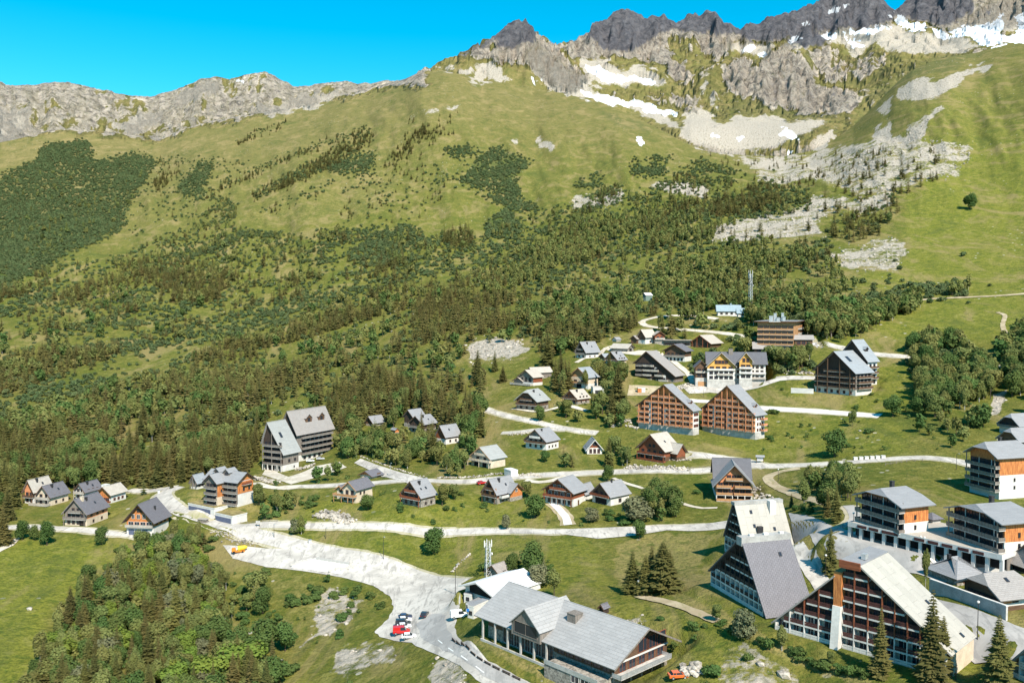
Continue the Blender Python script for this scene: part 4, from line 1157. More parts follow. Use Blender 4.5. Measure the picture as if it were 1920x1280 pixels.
def village():
    H = house
    # --- far left cluster
    H('chalet', 'pale-roofed chalet furthest left in the village, set back against the forest', 'chalet', 64,944,46,17,33,23,38, wall='salmon', base=('white',3.2), roof='r_pale', feats=chalet_feats(rows=1, nF=2), group=CH)
    H('chalet', 'dark-roofed cream chalet with a deck, second from the left edge of the village', 'chalet', 95,948,44,25,33,17,32, wall='cream', base=('cream',2.6), roof='r_slate', feats=chalet_feats(rows=1, nF=2, mat='rail')+[('b','F',0.4,-0.3,1.0,2.6,'rail')], group=CH)
    H('chalet', 'white-walled chalet with slate roof behind a low pale terrace', 'chalet', 160,937,44,18,29,16,27, wall='white', base=('white',2.6), roof='r_slate', feats=chalet_feats(rows=1, nF=2, mat='rail'), group=CH)
    H('chalet', 'orange and white bungalow-like chalet with a mottled pale roof at the road fork', 'chalet', 208,943,42,25,28,16,27, wall='orange', side='white', base=('white',2.2), roof='r_pale', feats=[('w','F',0.9,3,1.6,1.3,0.1,0.9,'rust'),('b','F',0.2,0,1,1.0,'rust'),('w','R',0.9,3,1.1,1.0,0.1,0.9,'rust'),('ch',-0.1,0.2,2.4,1.0,'white')], group=CH)
    H('chalet', 'grey timber-fronted chalet with slate roof standing on the lower lane', 'chalet', 163,986,36,41,39,23,44, wall='greywood', side='salmon', base=('cream',2.8), roof='r_slate', trim='greywood', feats=chalet_feats(nF=4, mat='greywood')+[('g','F',1,2.6,2.4,0.62,0.98,'black',0.1),('ch',0.1,0.2,1.1,1.3,'cream')], group=CH)
    H('chalet', 'red-timber chalet over white double garage, nearest the main road bend', 'chalet', 288,1004,30,50,28,27,53, wall='orange', base=('white',3.3), roof='r_slate', trim='dark', ov=1.2, ovf=1.6, feats=[('g','F',3,2.3,2.2,0.05,0.8,'door',0.1),('w','F',3.8,4,2.0,1.5,0.05,0.95,'white'),('b','F',3.4,0,1,1.2,'rail'),('w','F',6.6,3,1.2,1.6,0.15,0.75,'white'),('w','F',9.2,2,1.0,1.3,0.38,0.62,'dark'),('w','R',3.9,3,1.0,1.0,0.1,0.9,'dark'),('ch',0.28,0.5,0.6,1.3,'metal')], group=CH)
    # --- garages and residence above the road
    H('garage_row', 'white row of seven grey-blue garage doors under a dry turf roof', 'garages', 402,967,53,49,None,12,0, Dm=7, flat=True, wall='white', base=('white',0.3), roof='turf', trim='white', ov=0.1, ovf=0.1, feats=[('g','F',7,1.9,2.1,0.02,0.86,'door',0.05)], padb=9, padm=2.5)
    H('garage_row', 'white row of five grey-blue garage doors with a wedge-shaped end wall', 'garages', 436,983,53,32,None,13,0, Dm=7, flat=True, wall='white', base=('white',0.3), roof='turf', trim='white', ov=0.1, ovf=0.1, feats=[('g','F',5,1.9,2.1,0.02,0.92,'door',0.05)], padb=9, padm=2.5)
    rf = [('b','L',z,0.02,0.45,1.3,'greywood') for z in (0.6,3.0,5.4,7.8)] + [('w','L',z+0.3,4,1.5,1.6,0.02,0.6,'dark') for z in (0.6,3.0,5.4,7.8)]
    H('residence', 'orange-gabled apartment residence with grey balconies above the white garages', 'apartment block', 446,950,-46,29,60,45,57, wall='white', gable='orange', base=('white',1.0), roof='r_grey', trim='dark', side='greywood', ov=1.1,
      feats=rf+[('panel','F',0.0,1.0,5.2,10.0,'orange'),('w','F',6.2,2,0.9,1.1,0.2,0.9,'dark'),('b','F',8.6,0.25,0.8,1.0,'rust'),('dm','L',0.45,3.2,1.4,-0.28,'r_grey','greywood'),('dm','L',0.75,3.0,1.4,-0.28,'r_grey','greywood')])
    rf = [('b','F',z,0.05,0.95,1.3,'greywood') for z in (0.8,3.2,5.6,8.0)] + [('w','F',z+0.2,3,1.5,1.7,0.08,0.92,'dark') for z in (0.8,3.2,5.6,8.0)]
    H('residence', 'front wing of the orange-gabled residence with stacked balconies and slate cross gable', 'apartment block', 408,953,48,22,19,46,58, wall='greywood', side='orange', base=('cream',4.6), roof='r_grey', trim='dark', feats=rf+[('w','R',6.5,1,0.7,1.0,0.3,0.5,'dark')])
    H('annex', 'small blue-roofed timber annex at the left end of the orange-gabled residence', 'annex', 370,917,44,11,14,15,25, wall='greywood', base=('white',1.0), roof='r_bluegrey', feats=[('p','F',0,None,(0.05,0.5,0.95),0.9,'greywood',0.12),('w','R',1.0,2,1.0,1.0,0.1,0.9,'dark')])
    # --- large grey hotel at the forest edge
    bf = []
    for z in (3.2,6.2,9.2,12.0): bf += [('b','F',z,0.03,0.97,1.2,'greywood'), ('w','F',z+0.3,5,1.6,1.8,0.05,0.95,'dark')]
    H('hotel', 'front wing of the big grey hotel at the forest edge, with a long pale roof', 'hotel', 531,884,42,36,29,36,86, wall='dark', side='greywood', base=('white',3.0), roof='r_green', trim='dark', apx=-0.26, heL=58, heR=36, ov=1.2,
      feats=bf+[('g','F',5,1.6,2.6,0.05,0.95,'black',0.2),('p','F',0,3.0,(0.02,0.27,0.52,0.77,0.98),1.2,'white',0.16),('p','F',3.0,None,(0.02,0.5,0.98),1.2,'greywood',0.12),('sk',0.1,0.35,1.6,3.0),('w','R',4.2,2,1.4,1.3,0.2,0.95,'dark'),('w','R',1.0,1,0.6,0.8,0.6,0.8,'dark')])
    bf = []
    for z in (3.4,6.2,9.0,11.8): bf += [('b','R',z,0.12,0.99,1.4,'greywood'), ('w','R',z+0.2,7,2.0,1.9,0.14,0.98,'dark')]
    H('hotel', 'rear wing of the big grey hotel with two timber dormers in its pale warm roof', 'hotel', 556,866,44,30,66,56,90, wall='dark', side='greywood', base=('white',3.2), roof='r_warm', trim='dark', ov=1.4,
      feats=bf+[('dm','R',0.42,4.6,2.2,0.34,'r_warm','brown'),('dm','R',0.78,4.6,2.2,0.34,'r_warm','brown'),('w','R',0.8,6,1.6,1.4,0.15,0.98,'dark')])
    # --- middle row above the long road
    H('garage_hut', 'low slate-roofed garage hut beside the ramp, behind the cream chalet', 'garage', 698,897,42,22,18,6,13, wall='salmon', base=('cream',1.2), roof='r_slate', feats=[('g','R',1,2.4,1.9,0.4,0.95,'brown',0.1)])
    H('chalet', 'cream chalet with a wide wooden terrace, leftmost of the middle row', 'chalet', 668,943,40,24,30,26,38, wall='cream', base=('cream',2.6), roof='r_slate', trim='pine', feats=[('b','F',2.6,-0.55,1.05,2.2,'pine'),('w','F',3.2,2,1.3,1.7,0.1,0.9,'brown'),('w','F',0.6,3,1.3,1.4,0.0,0.9,'brown'),('w','R',3.2,2,0.9,0.9,0.15,0.6,'brown'),('p','F',0,2.5,(-0.5,0.1,0.6,1.0),2.1,'pine',0.1)], group=CH)
    H('chalet_annex', 'lower slate-roofed annex at the left of the cream terraced chalet', 'annex', 646,936,40,14,14,19,25, wall='cream', base=('cream',2.6), roof='r_slate', trim='pine', feats=[('w','F',3.0,1,1.3,1.2,0.1,0.9,'brown')])
    H('chalet', 'dark-gabled chalet with orange side wall alone on the green slope of the middle row', 'chalet', 790,951,44,36,26,21,45, wall='brown', side='orange', base=('stone',2.9), roof='r_grey', feats=chalet_feats(nF=3, mat='rust')+[('sk',0.3,0.25,0.7,0.9)], group=CH)
    H('chalet', 'timber chalet with cluttered terrace and tall grey cross roof in the middle row', 'chalet', 932,945,44,25,35,22,44, wall='rust', base=('stone',2.4), roof='r_grey', feats=chalet_feats(nF=2, mat='brown')+[('b','R',2.4,0.1,0.9,1.6,'white'),('panel','F',0.35,0.95,2.6,6.2,'orange')], group=CH)
    H('chalet_wing', 'orange gabled right wing of the cluttered-terrace chalet', 'chalet wing', 957,940,-46,22,14,19,31, wall='orange', base=('stone',1.6), roof='r_grey', feats=[('w','F',3.6,1,1.2,1.2,0.3,0.7,'white')])
    H('chalet', 'broad red-timber chalet with full-width balcony and white plinth', 'chalet', 1075,950,32,52,23,28,48, wall='rust', base=('white',3.0), roof='r_grey', ov=1.1, ovf=1.5, feats=[('b','F',3.0,-0.03,1.0,1.4,'rust'),('w','F',3.4,4,1.4,1.7,0.05,0.95,'white'),('w','F',0.6,5,1.2,1.5,0.05,0.95,'brown'),('w','F',6.4,3,1.1,1.4,0.25,0.75,'white'),('b','F',6.0,0.2,0.8,1.1,'rust'),('p','F',0,3,(0.0,0.25,0.5,0.75,1.0),1.35,'brown',0.1),('g','R',1,1.0,2.0,0.3,0.5,'brown',0.1),('p','F',0,None,(0.02,0.98),1.35,'rust',0.12)], group=CH)
    H('garage', 'white-walled garage wing behind the broad red-timber chalet', 'garage', 1097,938,32,16,16,16,28, wall='white', base=('white',1.2), roof='r_grey')
    H('chalet', 'compact orange-sided chalet at the right end of the middle row, beside the willow', 'chalet', 1145,948,43,34,34,19,38, wall='brown', side='orange', base=('white',3.0), roof='r_grey', feats=[('b','F',3.0,0,1.0,1.4,'rust'),('w','F',3.3,3,1.2,1.5,0.1,0.9,'brown'),('g','F',1,6.0,2.2,0.1,0.85,'black',0.1),('w','R',0.8,1,1.4,1.4,0.3,0.7,'brown'),('ch',0.04,0.5,0.6,1.0,'metal')], group=CH)
    H('garage', 'small white flat garage box cut into the bank above the middle row', 'garage', 958,894,-30,None,None,10,0, Wm=3.5, Dm=6, flat=True, wall='white', base=('white',0.5), roof='r_white', trim='white', ov=0.05, ovf=0.05)
    # --- big-gabled lodge above the cream A-frame
    r1, i1 = H('lodge', 'broad orange-balconied lodge with sweeping grey gable, above the cream-roofed block', 'lodge', 1343,938,-4,66,None,34,66, Dm=9, wall='salmon', base=('white',2.4), roof='r_grey', trim='r_grey', ov=1.6, ovf=2.2,
      feats=[('b','F',2.5,0.0,0.45,1.4,'pine'),('b','F',2.5,0.5,1.02,1.4,'pine'),('b','F',5.3,0.0,0.42,1.4,'pine'),('b','F',5.3,0.52,1.0,1.4,'pine'),('b','F',8.2,0.26,0.74,1.4,'pine'),
             ('w','F',2.8,6,1.7,1.7,0.02,0.98,'rust'),('w','F',5.5,6,1.6,1.6,0.04,0.96,'rust'),('w','F',8.4,3,1.5,1.6,0.28,0.72,'rust'),('g','F',5,2.4,1.9,0.02,0.98,'black',0.2),('p','F',0,2.4,(0,0.25,0.45,0.6,0.8,1.0),1.4,'white',0.14),('b','F',0.2,0.0,1.0,1.6,'pine')])
    H('lodge_hall', 'dark cross roof forming the back of the orange-balconied lodge', 'lodge wing', 1340,928,86,None,None,33,62, Wm=13, Dm=13.5, wall='brown', base=('white',2.0), roof='r_dark', ov=0.8, ovf=0.8)
    # --- chalet below the twin hotels
    H('chalet', 'red-brown chalet with pale roof and rubble bank directly below the left twin hotel', 'chalet', 1247,867,36,49,25,24,49, wall='rust', base=('brown',2.4), roof='r_pale', ov=1.2, ovf=1.6, feats=[('b','F',2.9,0,1.02,1.5,'rust'),('w','F',3.2,4,1.3,1.6,0.05,0.95,'dark'),('w','F',0.5,5,1.3,1.6,0.05,0.95,'dark'),('w','F',6.2,2,1.1,1.2,0.35,0.65,'dark'),('p','F',0,2.8,(0,0.3,0.6,1.0),1.45,'rust',0.12),('w','R',0.8,2,1.0,1.1,0.2,0.9,'dark'),('b','F',0.0,0,1.02,1.6,'rust'),('sk',0.28,0.4,0.8,1.2)], group=CH)
    H('chalet_wing', 'pale-roofed cross gable at the right of the chalet below the left twin hotel', 'chalet wing', 1269,864,-48,16,17,17,30, wall='rust', base=('brown',1.6), roof='r_pale', ov=0.9)
    # --- twin hotels
    for (cx, cy, wg, ws, he, hr, lab, a) in ((1299,816,102,11,47,89,'left twin hotel with orange timber gable and grey stone plinth', 32), (1416,824,99,17,46,93,'right twin hotel with orange timber gable and a broad plain grey roof', 33)):
        f = []
        for k_, z in enumerate((3.6,6.3,9.0,11.7)):
            for u0, u1 in ((0.0,0.10),(0.10,0.21),(0.30,0.44),(0.52,0.56),(0.62,0.78),(0.80,1.0)):
                if k_ == 3 and (u0 < 0.05): continue
                f.append(('b','F',z,u0,u1,1.2,'salmon'))
            f.append(('w','F',z+0.15,10,1.5,1.7,0.03,0.97,'rust'))
        f += [('b','F',14.4,0.16,0.84,1.3,'salmon'),('w','F',14.6,6,1.5,1.6,0.2,0.8,'rust'),('b','F',17.2,0.28,0.72,1.2,'salmon'),('w','F',17.4,3,1.3,1.5,0.32,0.68,'rust'),
              ('panel','F',0.2,0.29,3.2,14,'white'),('panel','F',0.46,0.60,3.2,12,'white'),
              ('p','F',3.2,None,(0.03,0.14,0.27,0.40,0.60,0.72,0.85,0.97),1.25,'salmon',0.15),('p','F',3.2,None,(0.5,),1.25,'salmon',0.15)]
        f += [('w','R',z+0.3,3,1.0,1.2,0.1,0.9,'rust') for z in (3.6,6.3,9.0)] + [('dm','R',0.6,2.4,1.0,0.40,'r_grey','salmon')]
        if cx > 1350: f += [('b','R',z,0.6,1.0,1.6,'salmon') for z in (3.6,6.3,9.0)]
        H('hotel', lab, 'hotel', cx, cy, a, wg, ws, he, hr, wall='salmon', side='white', gable='orange', base=('conc',3.2), roof='r_grey', trim='brown', ov=1.1, ovf=1.6, feats=f, found=8, group='twin timber-gabled hotels')
    # --- dark hotel, yellow hotel
    f = []
    for k_, z in enumerate((0.4,3.2,6.0,8.8)):
        f += [('w','F',z+0.3,6,1.7,1.6,0.05,0.8 - 0.1*k_,'dark'), ('b','F',z,0.22,0.42,1.2,'rail'), ('b','F',z,0.62 - 0.1*k_,0.84 - 0.12*k_,1.2,'rail'), ('b','F',z,0.02,0.2,1.0,'greywood')]
    H('hotel', 'dark timber hotel with a lopsided roof sliding down to the right', 'hotel', 1265,717,26,74,16,18,56, wall='dark', base=('greywood',1.5), roof='r_warm', trim='brown', apx=-0.2, heL=35, heR=14, ov=1.2, ovf=1.4,
      feats=f+[('panel','F',0.5,0.56,6.2,8.4,'white'),('panel','F',0.72,0.78,0.4,4.0,'white')])
    f = [('w','R',z,12,1.5,1.6,0.02,0.98,'brown') for z in (5.6,8.6,11.3)]
    H('hotel', 'ochre and white hotel with twin front gables and grey podium', 'hotel', 1325,726,86,None,None,46,64, Wm=13, Dm=33, wall='ochre', side='white', base=('conc',4.8), roof='r_dark', trim='brown', ov=1.2, ovf=0.6,
      feats=f+[('b','R',5.3,0.55,1.0,1.2,'rail'),('b','R',8.2,0.55,1.0,1.2,'white'),('ch',0.05,0.42,2.4,2.2,'greywood'),('g','R',1,2.0,2.4,0.2,0.28,'pine',0.4)], found=8)
    H('hotel_gable', 'larger ochre gable of the twin-gabled hotel', 'hotel wing', 1326,728,-3,52,None,43,66, Dm=4, wall='ochre', base=('conc',4.8), roof='r_dark', trim='rail', ov=1.0, ovf=1.4, feats=[('panel','F',0.0,1.0,4.9,10.2,'white'),('w','F',5.6,5,1.9,1.7,0.05,0.95,'brown'),('w','F',8.3,5,1.9,1.7,0.05,0.95,'brown'),('b','F',7.8,0.35,0.9,1.0,'rail'),('w','F',11.0,4,2.2,1.7,0.05,0.95,'rust'),('w','F',14.4,4,1.5,1.9,0.26,0.74,'rust'),('b','F',10.6,0.0,1.0,0.8,'white')])
    H('hotel_gable', 'smaller ochre gable near the right end of the twin-gabled hotel', 'hotel wing', 1386,726,-3,24,None,50,64, Dm=3.5, wall='ochre', base=('conc',4.6), roof='r_dark', trim='rail', ov=1.0, ovf=1.4, feats=[('panel','F',0.0,1.0,4.7,10.2,'white'),('w','F',5.6,2,2.2,1.7,0.1,0.9,'brown'),('w','F',8.3,2,2.2,1.7,0.1,0.9,'brown'),('w','F',11.2,2,2.2,1.8,0.1,0.9,'rust'),('b','F',10.8,0,1,1.0,'white'),('b','F',8.0,0,1,1.0,'white'),('w','F',14.6,2,1.4,2.0,0.2,0.8,'rust')])
    H('hotel_wing', 'low brown gabled wing at the left end of the twin-gabled hotel', 'hotel wing', 1304,724,-6,22,None,37,47, Dm=9, wall='brown', base=('conc',5.0), roof='r_dark', feats=[('w','F',5.6,2,2.0,1.7,0.1,0.9,'brown'),('b','F',8.0,0,1,1.0,'rail'),('w','F',8.4,2,2.0,1.9,0.1,0.9,'brown'),('g','F',1,4.6,2.6,0.25,0.85,'pine',0.2)])
    # --- big dark residence right of centre
    f = []
    for z in (3.4,6.2,9.0): f += [('b','F',z,0.02,0.98,1.4,'brown'),('w','F',z+0.2,7,1.6,1.8,0.04,0.96,'dark')]
    f += [('b','F',11.8,0.25,0.75,1.3,'brown'),('w','F',12.0,4,1.6,1.7,0.25,0.75,'dark'),('w','F',0.7,6,1.3,1.5,0.04,0.96,'rust'),('p','F',0,None,(0.1,0.35,0.65,0.9),1.4,'brown',0.2)]
    for z in (3.4,6.2,9.0): f += [('b','R',z,0.05,0.95,1.4,'brown'),('w','R',z+0.2,4,1.6,1.8,0.05,0.95,'dark')]
    H('residence', 'dark timber residence with stepped blue-grey metal roofs on the right-hand meadow', 'apartment block', 1604,742,35,76,30,42,76, wall='dark', side='greywood', base=('white',3.0), roof='r_bluegrey', trim='dark', ov=1.2, ovf=1.8, feats=f+[('sk',0.2,0.3,2.4,4.0)], found=8)
    H('tower_residence', 'taller rear half of the dark residence with blue-grey roofs', 'apartment wing', 1626,722,35,56,18,44,78, wall='dark', side='white', base=('white',3.0), roof='r_bluegrey', trim='dark', ov=1.1, feats=[('b','R',z,0.05,0.95,1.4,'brown') for z in (3.4,6.2,9.0)]+[('w','R',z+0.2,2,1.6,1.8,0.1,0.9,'dark') for z in (0.6,3.4,6.2,9.0)]+[('dm','R',0.5,3.0,1.4,0.3,'r_bluegrey','dark')])
    H('terrace_wall', 'long low white terrace wall left of the dark residence', 'wall', 1525,738,8,42,None,7,0, Dm=0.6, flat=True, wall='white', base=('white',0.4), roof='r_white', trim='white', ov=0.03, ovf=0.03, found=2, padb=2)
    # --- orange hotel on the terrace with its low restaurant
    f = []
    for z in (1.2,4.3,7.4,10.6): f += [('w','F',z+0.3,6,2.9,1.5,0.0,1.0,'dark')]
    r, i = H('hotel', 'flat-roofed orange-banded hotel with white roof plant, top of the village', 'hotel', 1488,649,8,68,17,43,0, wall='pine', side='ochre', base=('greywood',1.0), roof='r_grey', trim='brown', flat=True, ov=1.8, ovf=2.2,
      feats=f+[('b','F',z,0.0,1.0,0.9,'pine') for z in (0.4,3.5,6.6,9.7)]+[('b','R',z,0.45,1.0,1.0,'rail') for z in (3.5,6.6,9.7)])
    z0 = i['he'] + 0.55; n = 0
    for (x, y, w_, h_) in ((-3.0,2.5,2.2,3.0),(-0.8,3.5,1.6,4.6),(1.2,2.5,1.8,2.0),(3.6,3.5,1.4,4.8),(4.6,2.6,1.6,2.6),(2.2,4.6,1.2,1.4)):
        b = MB(); b.box(x - w_/2, x + w_/2, y - w_/2, y + w_/2, z0, z0 + h_); b.box(x - w_/2 - .15, x + w_/2 + .15, y - w_/2 - .15, y + w_/2 + .15, z0 + h_ + .001, z0 + h_ + .25); mpart(r, b, 'roof_vent', M_['steel'])
    b = MB(); b.box(-3.6, 3.2, -2.30, -2.205, i['he'] + 0.02, i['he'] + 0.43); 
    sg = mpart(r, b, 'fascia_sign', M_['white'])
    H('restaurant', 'long low grey-roofed restaurant with terrace in front of the orange-banded hotel', 'restaurant', 1414,664,86,None,None,13,22, Wm=8, Dm=36, wall='brown', base=('greywood',1.0), roof='r_warm', ov=1.4, feats=[('w','R',1.2,8,2.4,1.5,0.03,0.8,'dark'),('g','R',3,2.6,2.2,0.78,0.99,'black',0.2),('b','R',0.3,0.0,0.4,4.0,'rail')], found=5)
    H('pavilion', 'timber pavilion with low grey roof at the right foot of the orange-banded hotel', 'pavilion', 1490,648,80,None,None,13,19, Wm=6, Dm=10.5, wall='brown', base=('brown',0.5), roof='r_warm', ov=1.0, feats=[('w','R',1.0,3,2.0,1.6,0.1,0.9,'rust')])
    # --- blue building and hut in the wood
    H('ski_station', 'low white building with a bright pale-blue metal roof at the wood edge', 'building', 1346,592,84,None,None,10,20, Wm=9, Dm=16, wall='white', base=('white',1.0), roof='r_blue', trim='r_blue', feats=[('w','R',1.0,4,1.6,1.6,0.05,0.95,'brown'),('ch',0.0,0.6,1.2,1.0,'r_blue')])
    H('ski_station_wing', 'lower right wing of the blue-roofed building, with white wall', 'building', 1384,594,84,None,None,8,16, Wm=8, Dm=13, wall='white', base=('white',1.0), roof='r_blue', trim='r_blue', feats=[('w','R',1.0,3,1.4,1.4,0.1,0.9,'brown')])
    H('hut', 'small pale green lift hut in the wood clearing', 'hut', 1211,564,40,7,12,11,15, wall='teal', base=('teal',1.0), roof='r_white', ov=0.5, ovf=0.5)
    # --- upper hamlet
    H('chalet', 'dark brown chalet with grey roof alone at the left of the upper hamlet', 'chalet', 1099,672,44,18,23,15,31, wall='dark', base=('white',2.4), roof='r_grey', ov=1.3, ovf=1.6, feats=chalet_feats(nF=2, mat='greywood'), group=CH)
    H('chalet', 'brown chalet with blue-grey roof half hidden by spruces in the upper hamlet', 'chalet', 1158,684,42,22,16,11,24, wall='brown', base=('cream',2.0), roof='r_grey', feats=chalet_feats(nF=2, rows=1), group=CH)
    H('shed', 'small teal-roofed shed left of the half-hidden brown chalet', 'shed', 1134,676,42,9,10,8,13, wall='brown', base=('stone',1.0), roof='r_bluegrey')
    H('hut', 'tiny grey-roofed stone hut above the upper hamlet lane', 'hut', 1156,641,44,8,8,5,9, wall='white', base=('stone',0.8), roof='r_grey', ov=0.5, ovf=0.5)
    H('barn', 'low barn with pale roof and an arched dark doorway in the upper hamlet', 'barn', 1176,660,-60,12,30,8,15, wall='stone', base=('stone',1.0), roof='r_pale', feats=[('g','F',1,3.0,2.2,0.3,0.7,'black',0.1)])
    H('chalet', 'white-cornered chalet with pale grey roof in the middle of the upper hamlet terrace', 'chalet', 1210,645,40,14,18,16,27, wall='brown', side='white', base=('white',2.6), roof='r_pale', ov=1.2, feats=[('w','R',1.0,1,1.2,1.2,0.3,0.7,'brown'),('w','F',3.0,1,1.2,1.2,0.3,0.7,'brown')], group=CH)
    H('chalet', 'tall rust-timber chalet facing front at the right of the hamlet terrace', 'chalet', 1228,644,-12,18,None,17,23, Dm=8, wall='rust', base=('stone',2.6), roof='r_pale', ov=1.0, feats=[('b','F',2.8,0,1,1.0,'rail'),('w','F',3.2,2,1.2,1.6,0.1,0.9,'dark')], group=CH)
    H('shed', 'little brown gabled shed at the left end of the hamlet terrace', 'shed', 1194,644,30,11,7,10,15, wall='brown', base=('brown',1.0), roof='r_warm')
    H('gallery', 'long flat-roofed dark gallery linking two chalets of the upper hamlet', 'gallery', 1294,648,6,48,None,9,0, Dm=5, flat=True, wall='greywood', base=('stone',0.8), roof='r_pale', trim='greywood', ov=0.8, ovf=0.8, feats=[('g','F',7,3.0,1.8,0.03,0.97,'black',0.3)])
    H('chalet', 'wide low-pitched brown chalet right of the long gallery', 'chalet', 1332,652,28,36,20,10,23, wall='brown', base=('brown',1.0), roof='r_pale', trim='rust', ov=1.4, ovf=1.6, feats=[('w','F',1.5,4,1.3,1.6,0.1,0.9,'dark'),('p','F',0,None,(0.1,0.35,0.65,0.9),1.3,'rust',0.15)], group=CH)
    H('chalet', 'low-pitched dark-roofed chalet with white-bayed base below the long gallery', 'chalet', 1284,678,22,38,12,21,32, wall='brown', base=('white',3.0), roof='r_slate', ov=1.4, ovf=1.6, feats=[('w','F',0.6,5,1.0,1.6,0.05,0.95,'dark'),('b','F',3.2,0,1,1.3,'greywood'),('w','F',3.6,4,1.4,1.7,0.1,0.9,'dark')], group=CH)
    H('chalet', 'honey-fronted chalet with pale roof between spruces, above the garage with dark door', 'chalet', 1103,728,36,34,18,22,38, wall='cream', gable='pine', base=('white',2.6), roof='r_bluegrey', trim='pine', ov=1.0, ovf=1.4, feats=[('b','F',2.7,0,1,1.4,'pine'),('w','F',3.0,2,2.0,1.6,0.1,0.9,'dark'),('g','F',1,3.4,2.2,0.2,0.8,'black',0.1)], group=CH)
    H('garage', 'square white garage with a dark door beside the honey-fronted chalet', 'garage', 1112,739,-10,24,None,12,0, Dm=7, flat=True, wall='white', base=('white',0.5), roof='r_pale', trim='white', ov=0.1, ovf=0.1, feats=[('g','F',1,4.2,2.2,0.15,0.75,'metal',0.1)])
    H('chalet', 'dark red chalet with pale pinkish roof above the hedge of round trees', 'chalet', 1083,758,40,26,22,12,26, wall='rust', base=('stone',1.6), roof='r_pale', feats=chalet_feats(nF=3, rows=1, mat='brown'), group=CH)
    H('chalet', 'dark half-hipped chalet with pale green-grey roof beside the bend of the lane', 'chalet', 1007,770,33,38,21,20,38, wall='brown', base=('stone',2.4), roof='r_green', hf=0.3, ov=1.2, ovf=1.6, feats=chalet_feats(nF=3, mat='brown'), group=CH)
    H('chalet', 'weathered grey-boarded chalet with red side wall, left of the tall spruces', 'chalet', 1000,723,42,27,17,17,29, wall='greywood', side='rust', base=('white',1.8), roof='r_pale', feats=[('w','F',2.2,3,1.2,2.4,0.1,0.9,'dark'),('b','F',0.3,-0.4,1.0,3.0,'rail')], group=CH)
    H('chalet_wing', 'long low pale-roofed rear wing behind the weathered grey-boarded chalet', 'chalet wing', 1000,711,60,10,34,14,22, wall='greywood', base=('stone',1.0), roof='r_pale')
    H('shed', 'small pale-roofed lean-to left of the weathered grey-boarded chalet', 'shed', 980,722,42,16,9,9,15, wall='greywood', base=('stone',1.0), roof='r_pale')
    H('chalet', 'white-based chalet with brown boarded gable in the open green field', 'chalet', 1024,844,36,38,23,18,37, wall='greywood', side='rust', base=('white',2.9), roof='r_grey', feats=[('w','F',0.9,3,1.1,1.3,0.1,0.9,'brown'),('b','F',3.0,0,1,1.3,'brown'),('w','F',3.4,3,1.2,1.5,0.15,0.85,'brown'),('b','F',5.4,0.25,0.75,1.1,'white'),('w','R',1.0,3,0.8,0.9,0.1,0.9,'brown'),('ch',0.1,0.3,0.6,0.8,'metal')], group=CH)
    H('chalet', 'small white and red gabled cottage between conifers above the middle row', 'chalet', 1101,851,-8,28,None,11,27, Dm=9, wall='rust', base=('white',3.0), roof='r_grey', trim='white', ov=0.9, feats=[('w','F',0.5,3,1.1,1.9,0.1,0.9,'rust'),('w','F',4.0,1,1.6,1.6,0.3,0.7,'dark')], group=CH)
    H('chalet', 'cream chalet with a white balcony on the slope left of the open green field', 'chalet', 920,878,45,36,27,19,37, wall='cream', base=('cream',2.6), roof='r_green', trim='pine', feats=[('b','F',2.7,-0.1,1.05,1.5,'cream'),('w','F',3.0,2,1.6,1.4,0.15,0.9,'brown'),('b','F',5.4,0.25,0.8,1.0,'cream'),('g','F',2,2.6,2.1,0.05,0.9,'black',0.1),('p','F',0,2.6,(-0.08,0.5,1.0),1.4,'cream',0.1)], group=CH)
    H('chalet', 'grey-roofed chalet with a red and white side wall among the birches', 'chalet', 836,833,48,18,26,17,34, wall='rust', side='white', base=('white',2.6), roof='r_grey', feats=[('panel','R',0,1,2.7,4.4,'rust'),('w','R',1.0,2,1.0,1.1,0.1,0.9,'brown'),('sk',0.25,0.4,0.8,1.2)], group=CH)
    H('chalet', 'dark twin-gabled chalet with grey roof in the trees left of the birches', 'chalet', 794,812,44,26,24,18,31, wall='dark', base=('stone',2.2), roof='r_grey', feats=chalet_feats(nF=2, rows=1, mat='greywood'), group=CH)
    H('chalet_wing', 'rear gable of the dark twin-gabled chalet', 'chalet wing', 776,801,44,18,20,20,32, wall='dark', base=('stone',2.2), roof='r_grey')
    H('cabin', 'grey roof of a small cabin almost lost in the forest trees', 'cabin', 700,799,46,14,20,8,18, wall='brown', base=('stone',1.2), roof='r_grey')
    H('shed', 'tiny orange-fronted garden shed among the birches', 'shed', 741,812,-30,7,8,6,9, wall='orange', base=('stone',0.4), roof='r_grey', ov=0.3, ovf=0.3)
    H('kiosk', 'small orange and white site cabin on the bare terrace under the dark hotel', 'cabin', 1196,736,-8,14,None,8,0, Dm=3, flat=True, wall='orange', base=('orange',0.3), roof='r_pale', trim='white', ov=0.1, ovf=0.1, feats=[('panel','F',0.5,1.0,0.1,2.4,'white')], found=1, padb=2)
    # --- right-hand blocks
    def block(px, py, wg, ws, he, hr, lab, white_lo, zr, a=45, nb=4, lvl=False):
        f = []
        for z in zr: f += [('b','F',z,-0.02,1.02,1.9,'greywood'),('w','F',z+0.2,nb * 2,1.9,2.0,0.03,0.97,'dark'),('g','F',nb-1,0.25,2.5,0.1,0.95,'white',z)]
        f += [('p','F',zr[0],None,(0.02,0.98),1.85,'greywood',0.12)]
        f += [('w','R',z+0.6,1,0.5,1.0,0.4,0.5,'dark') for z in zr[:2]]
        f += [('ch',-0.06,0.5,0.9,1.6,'metal')]
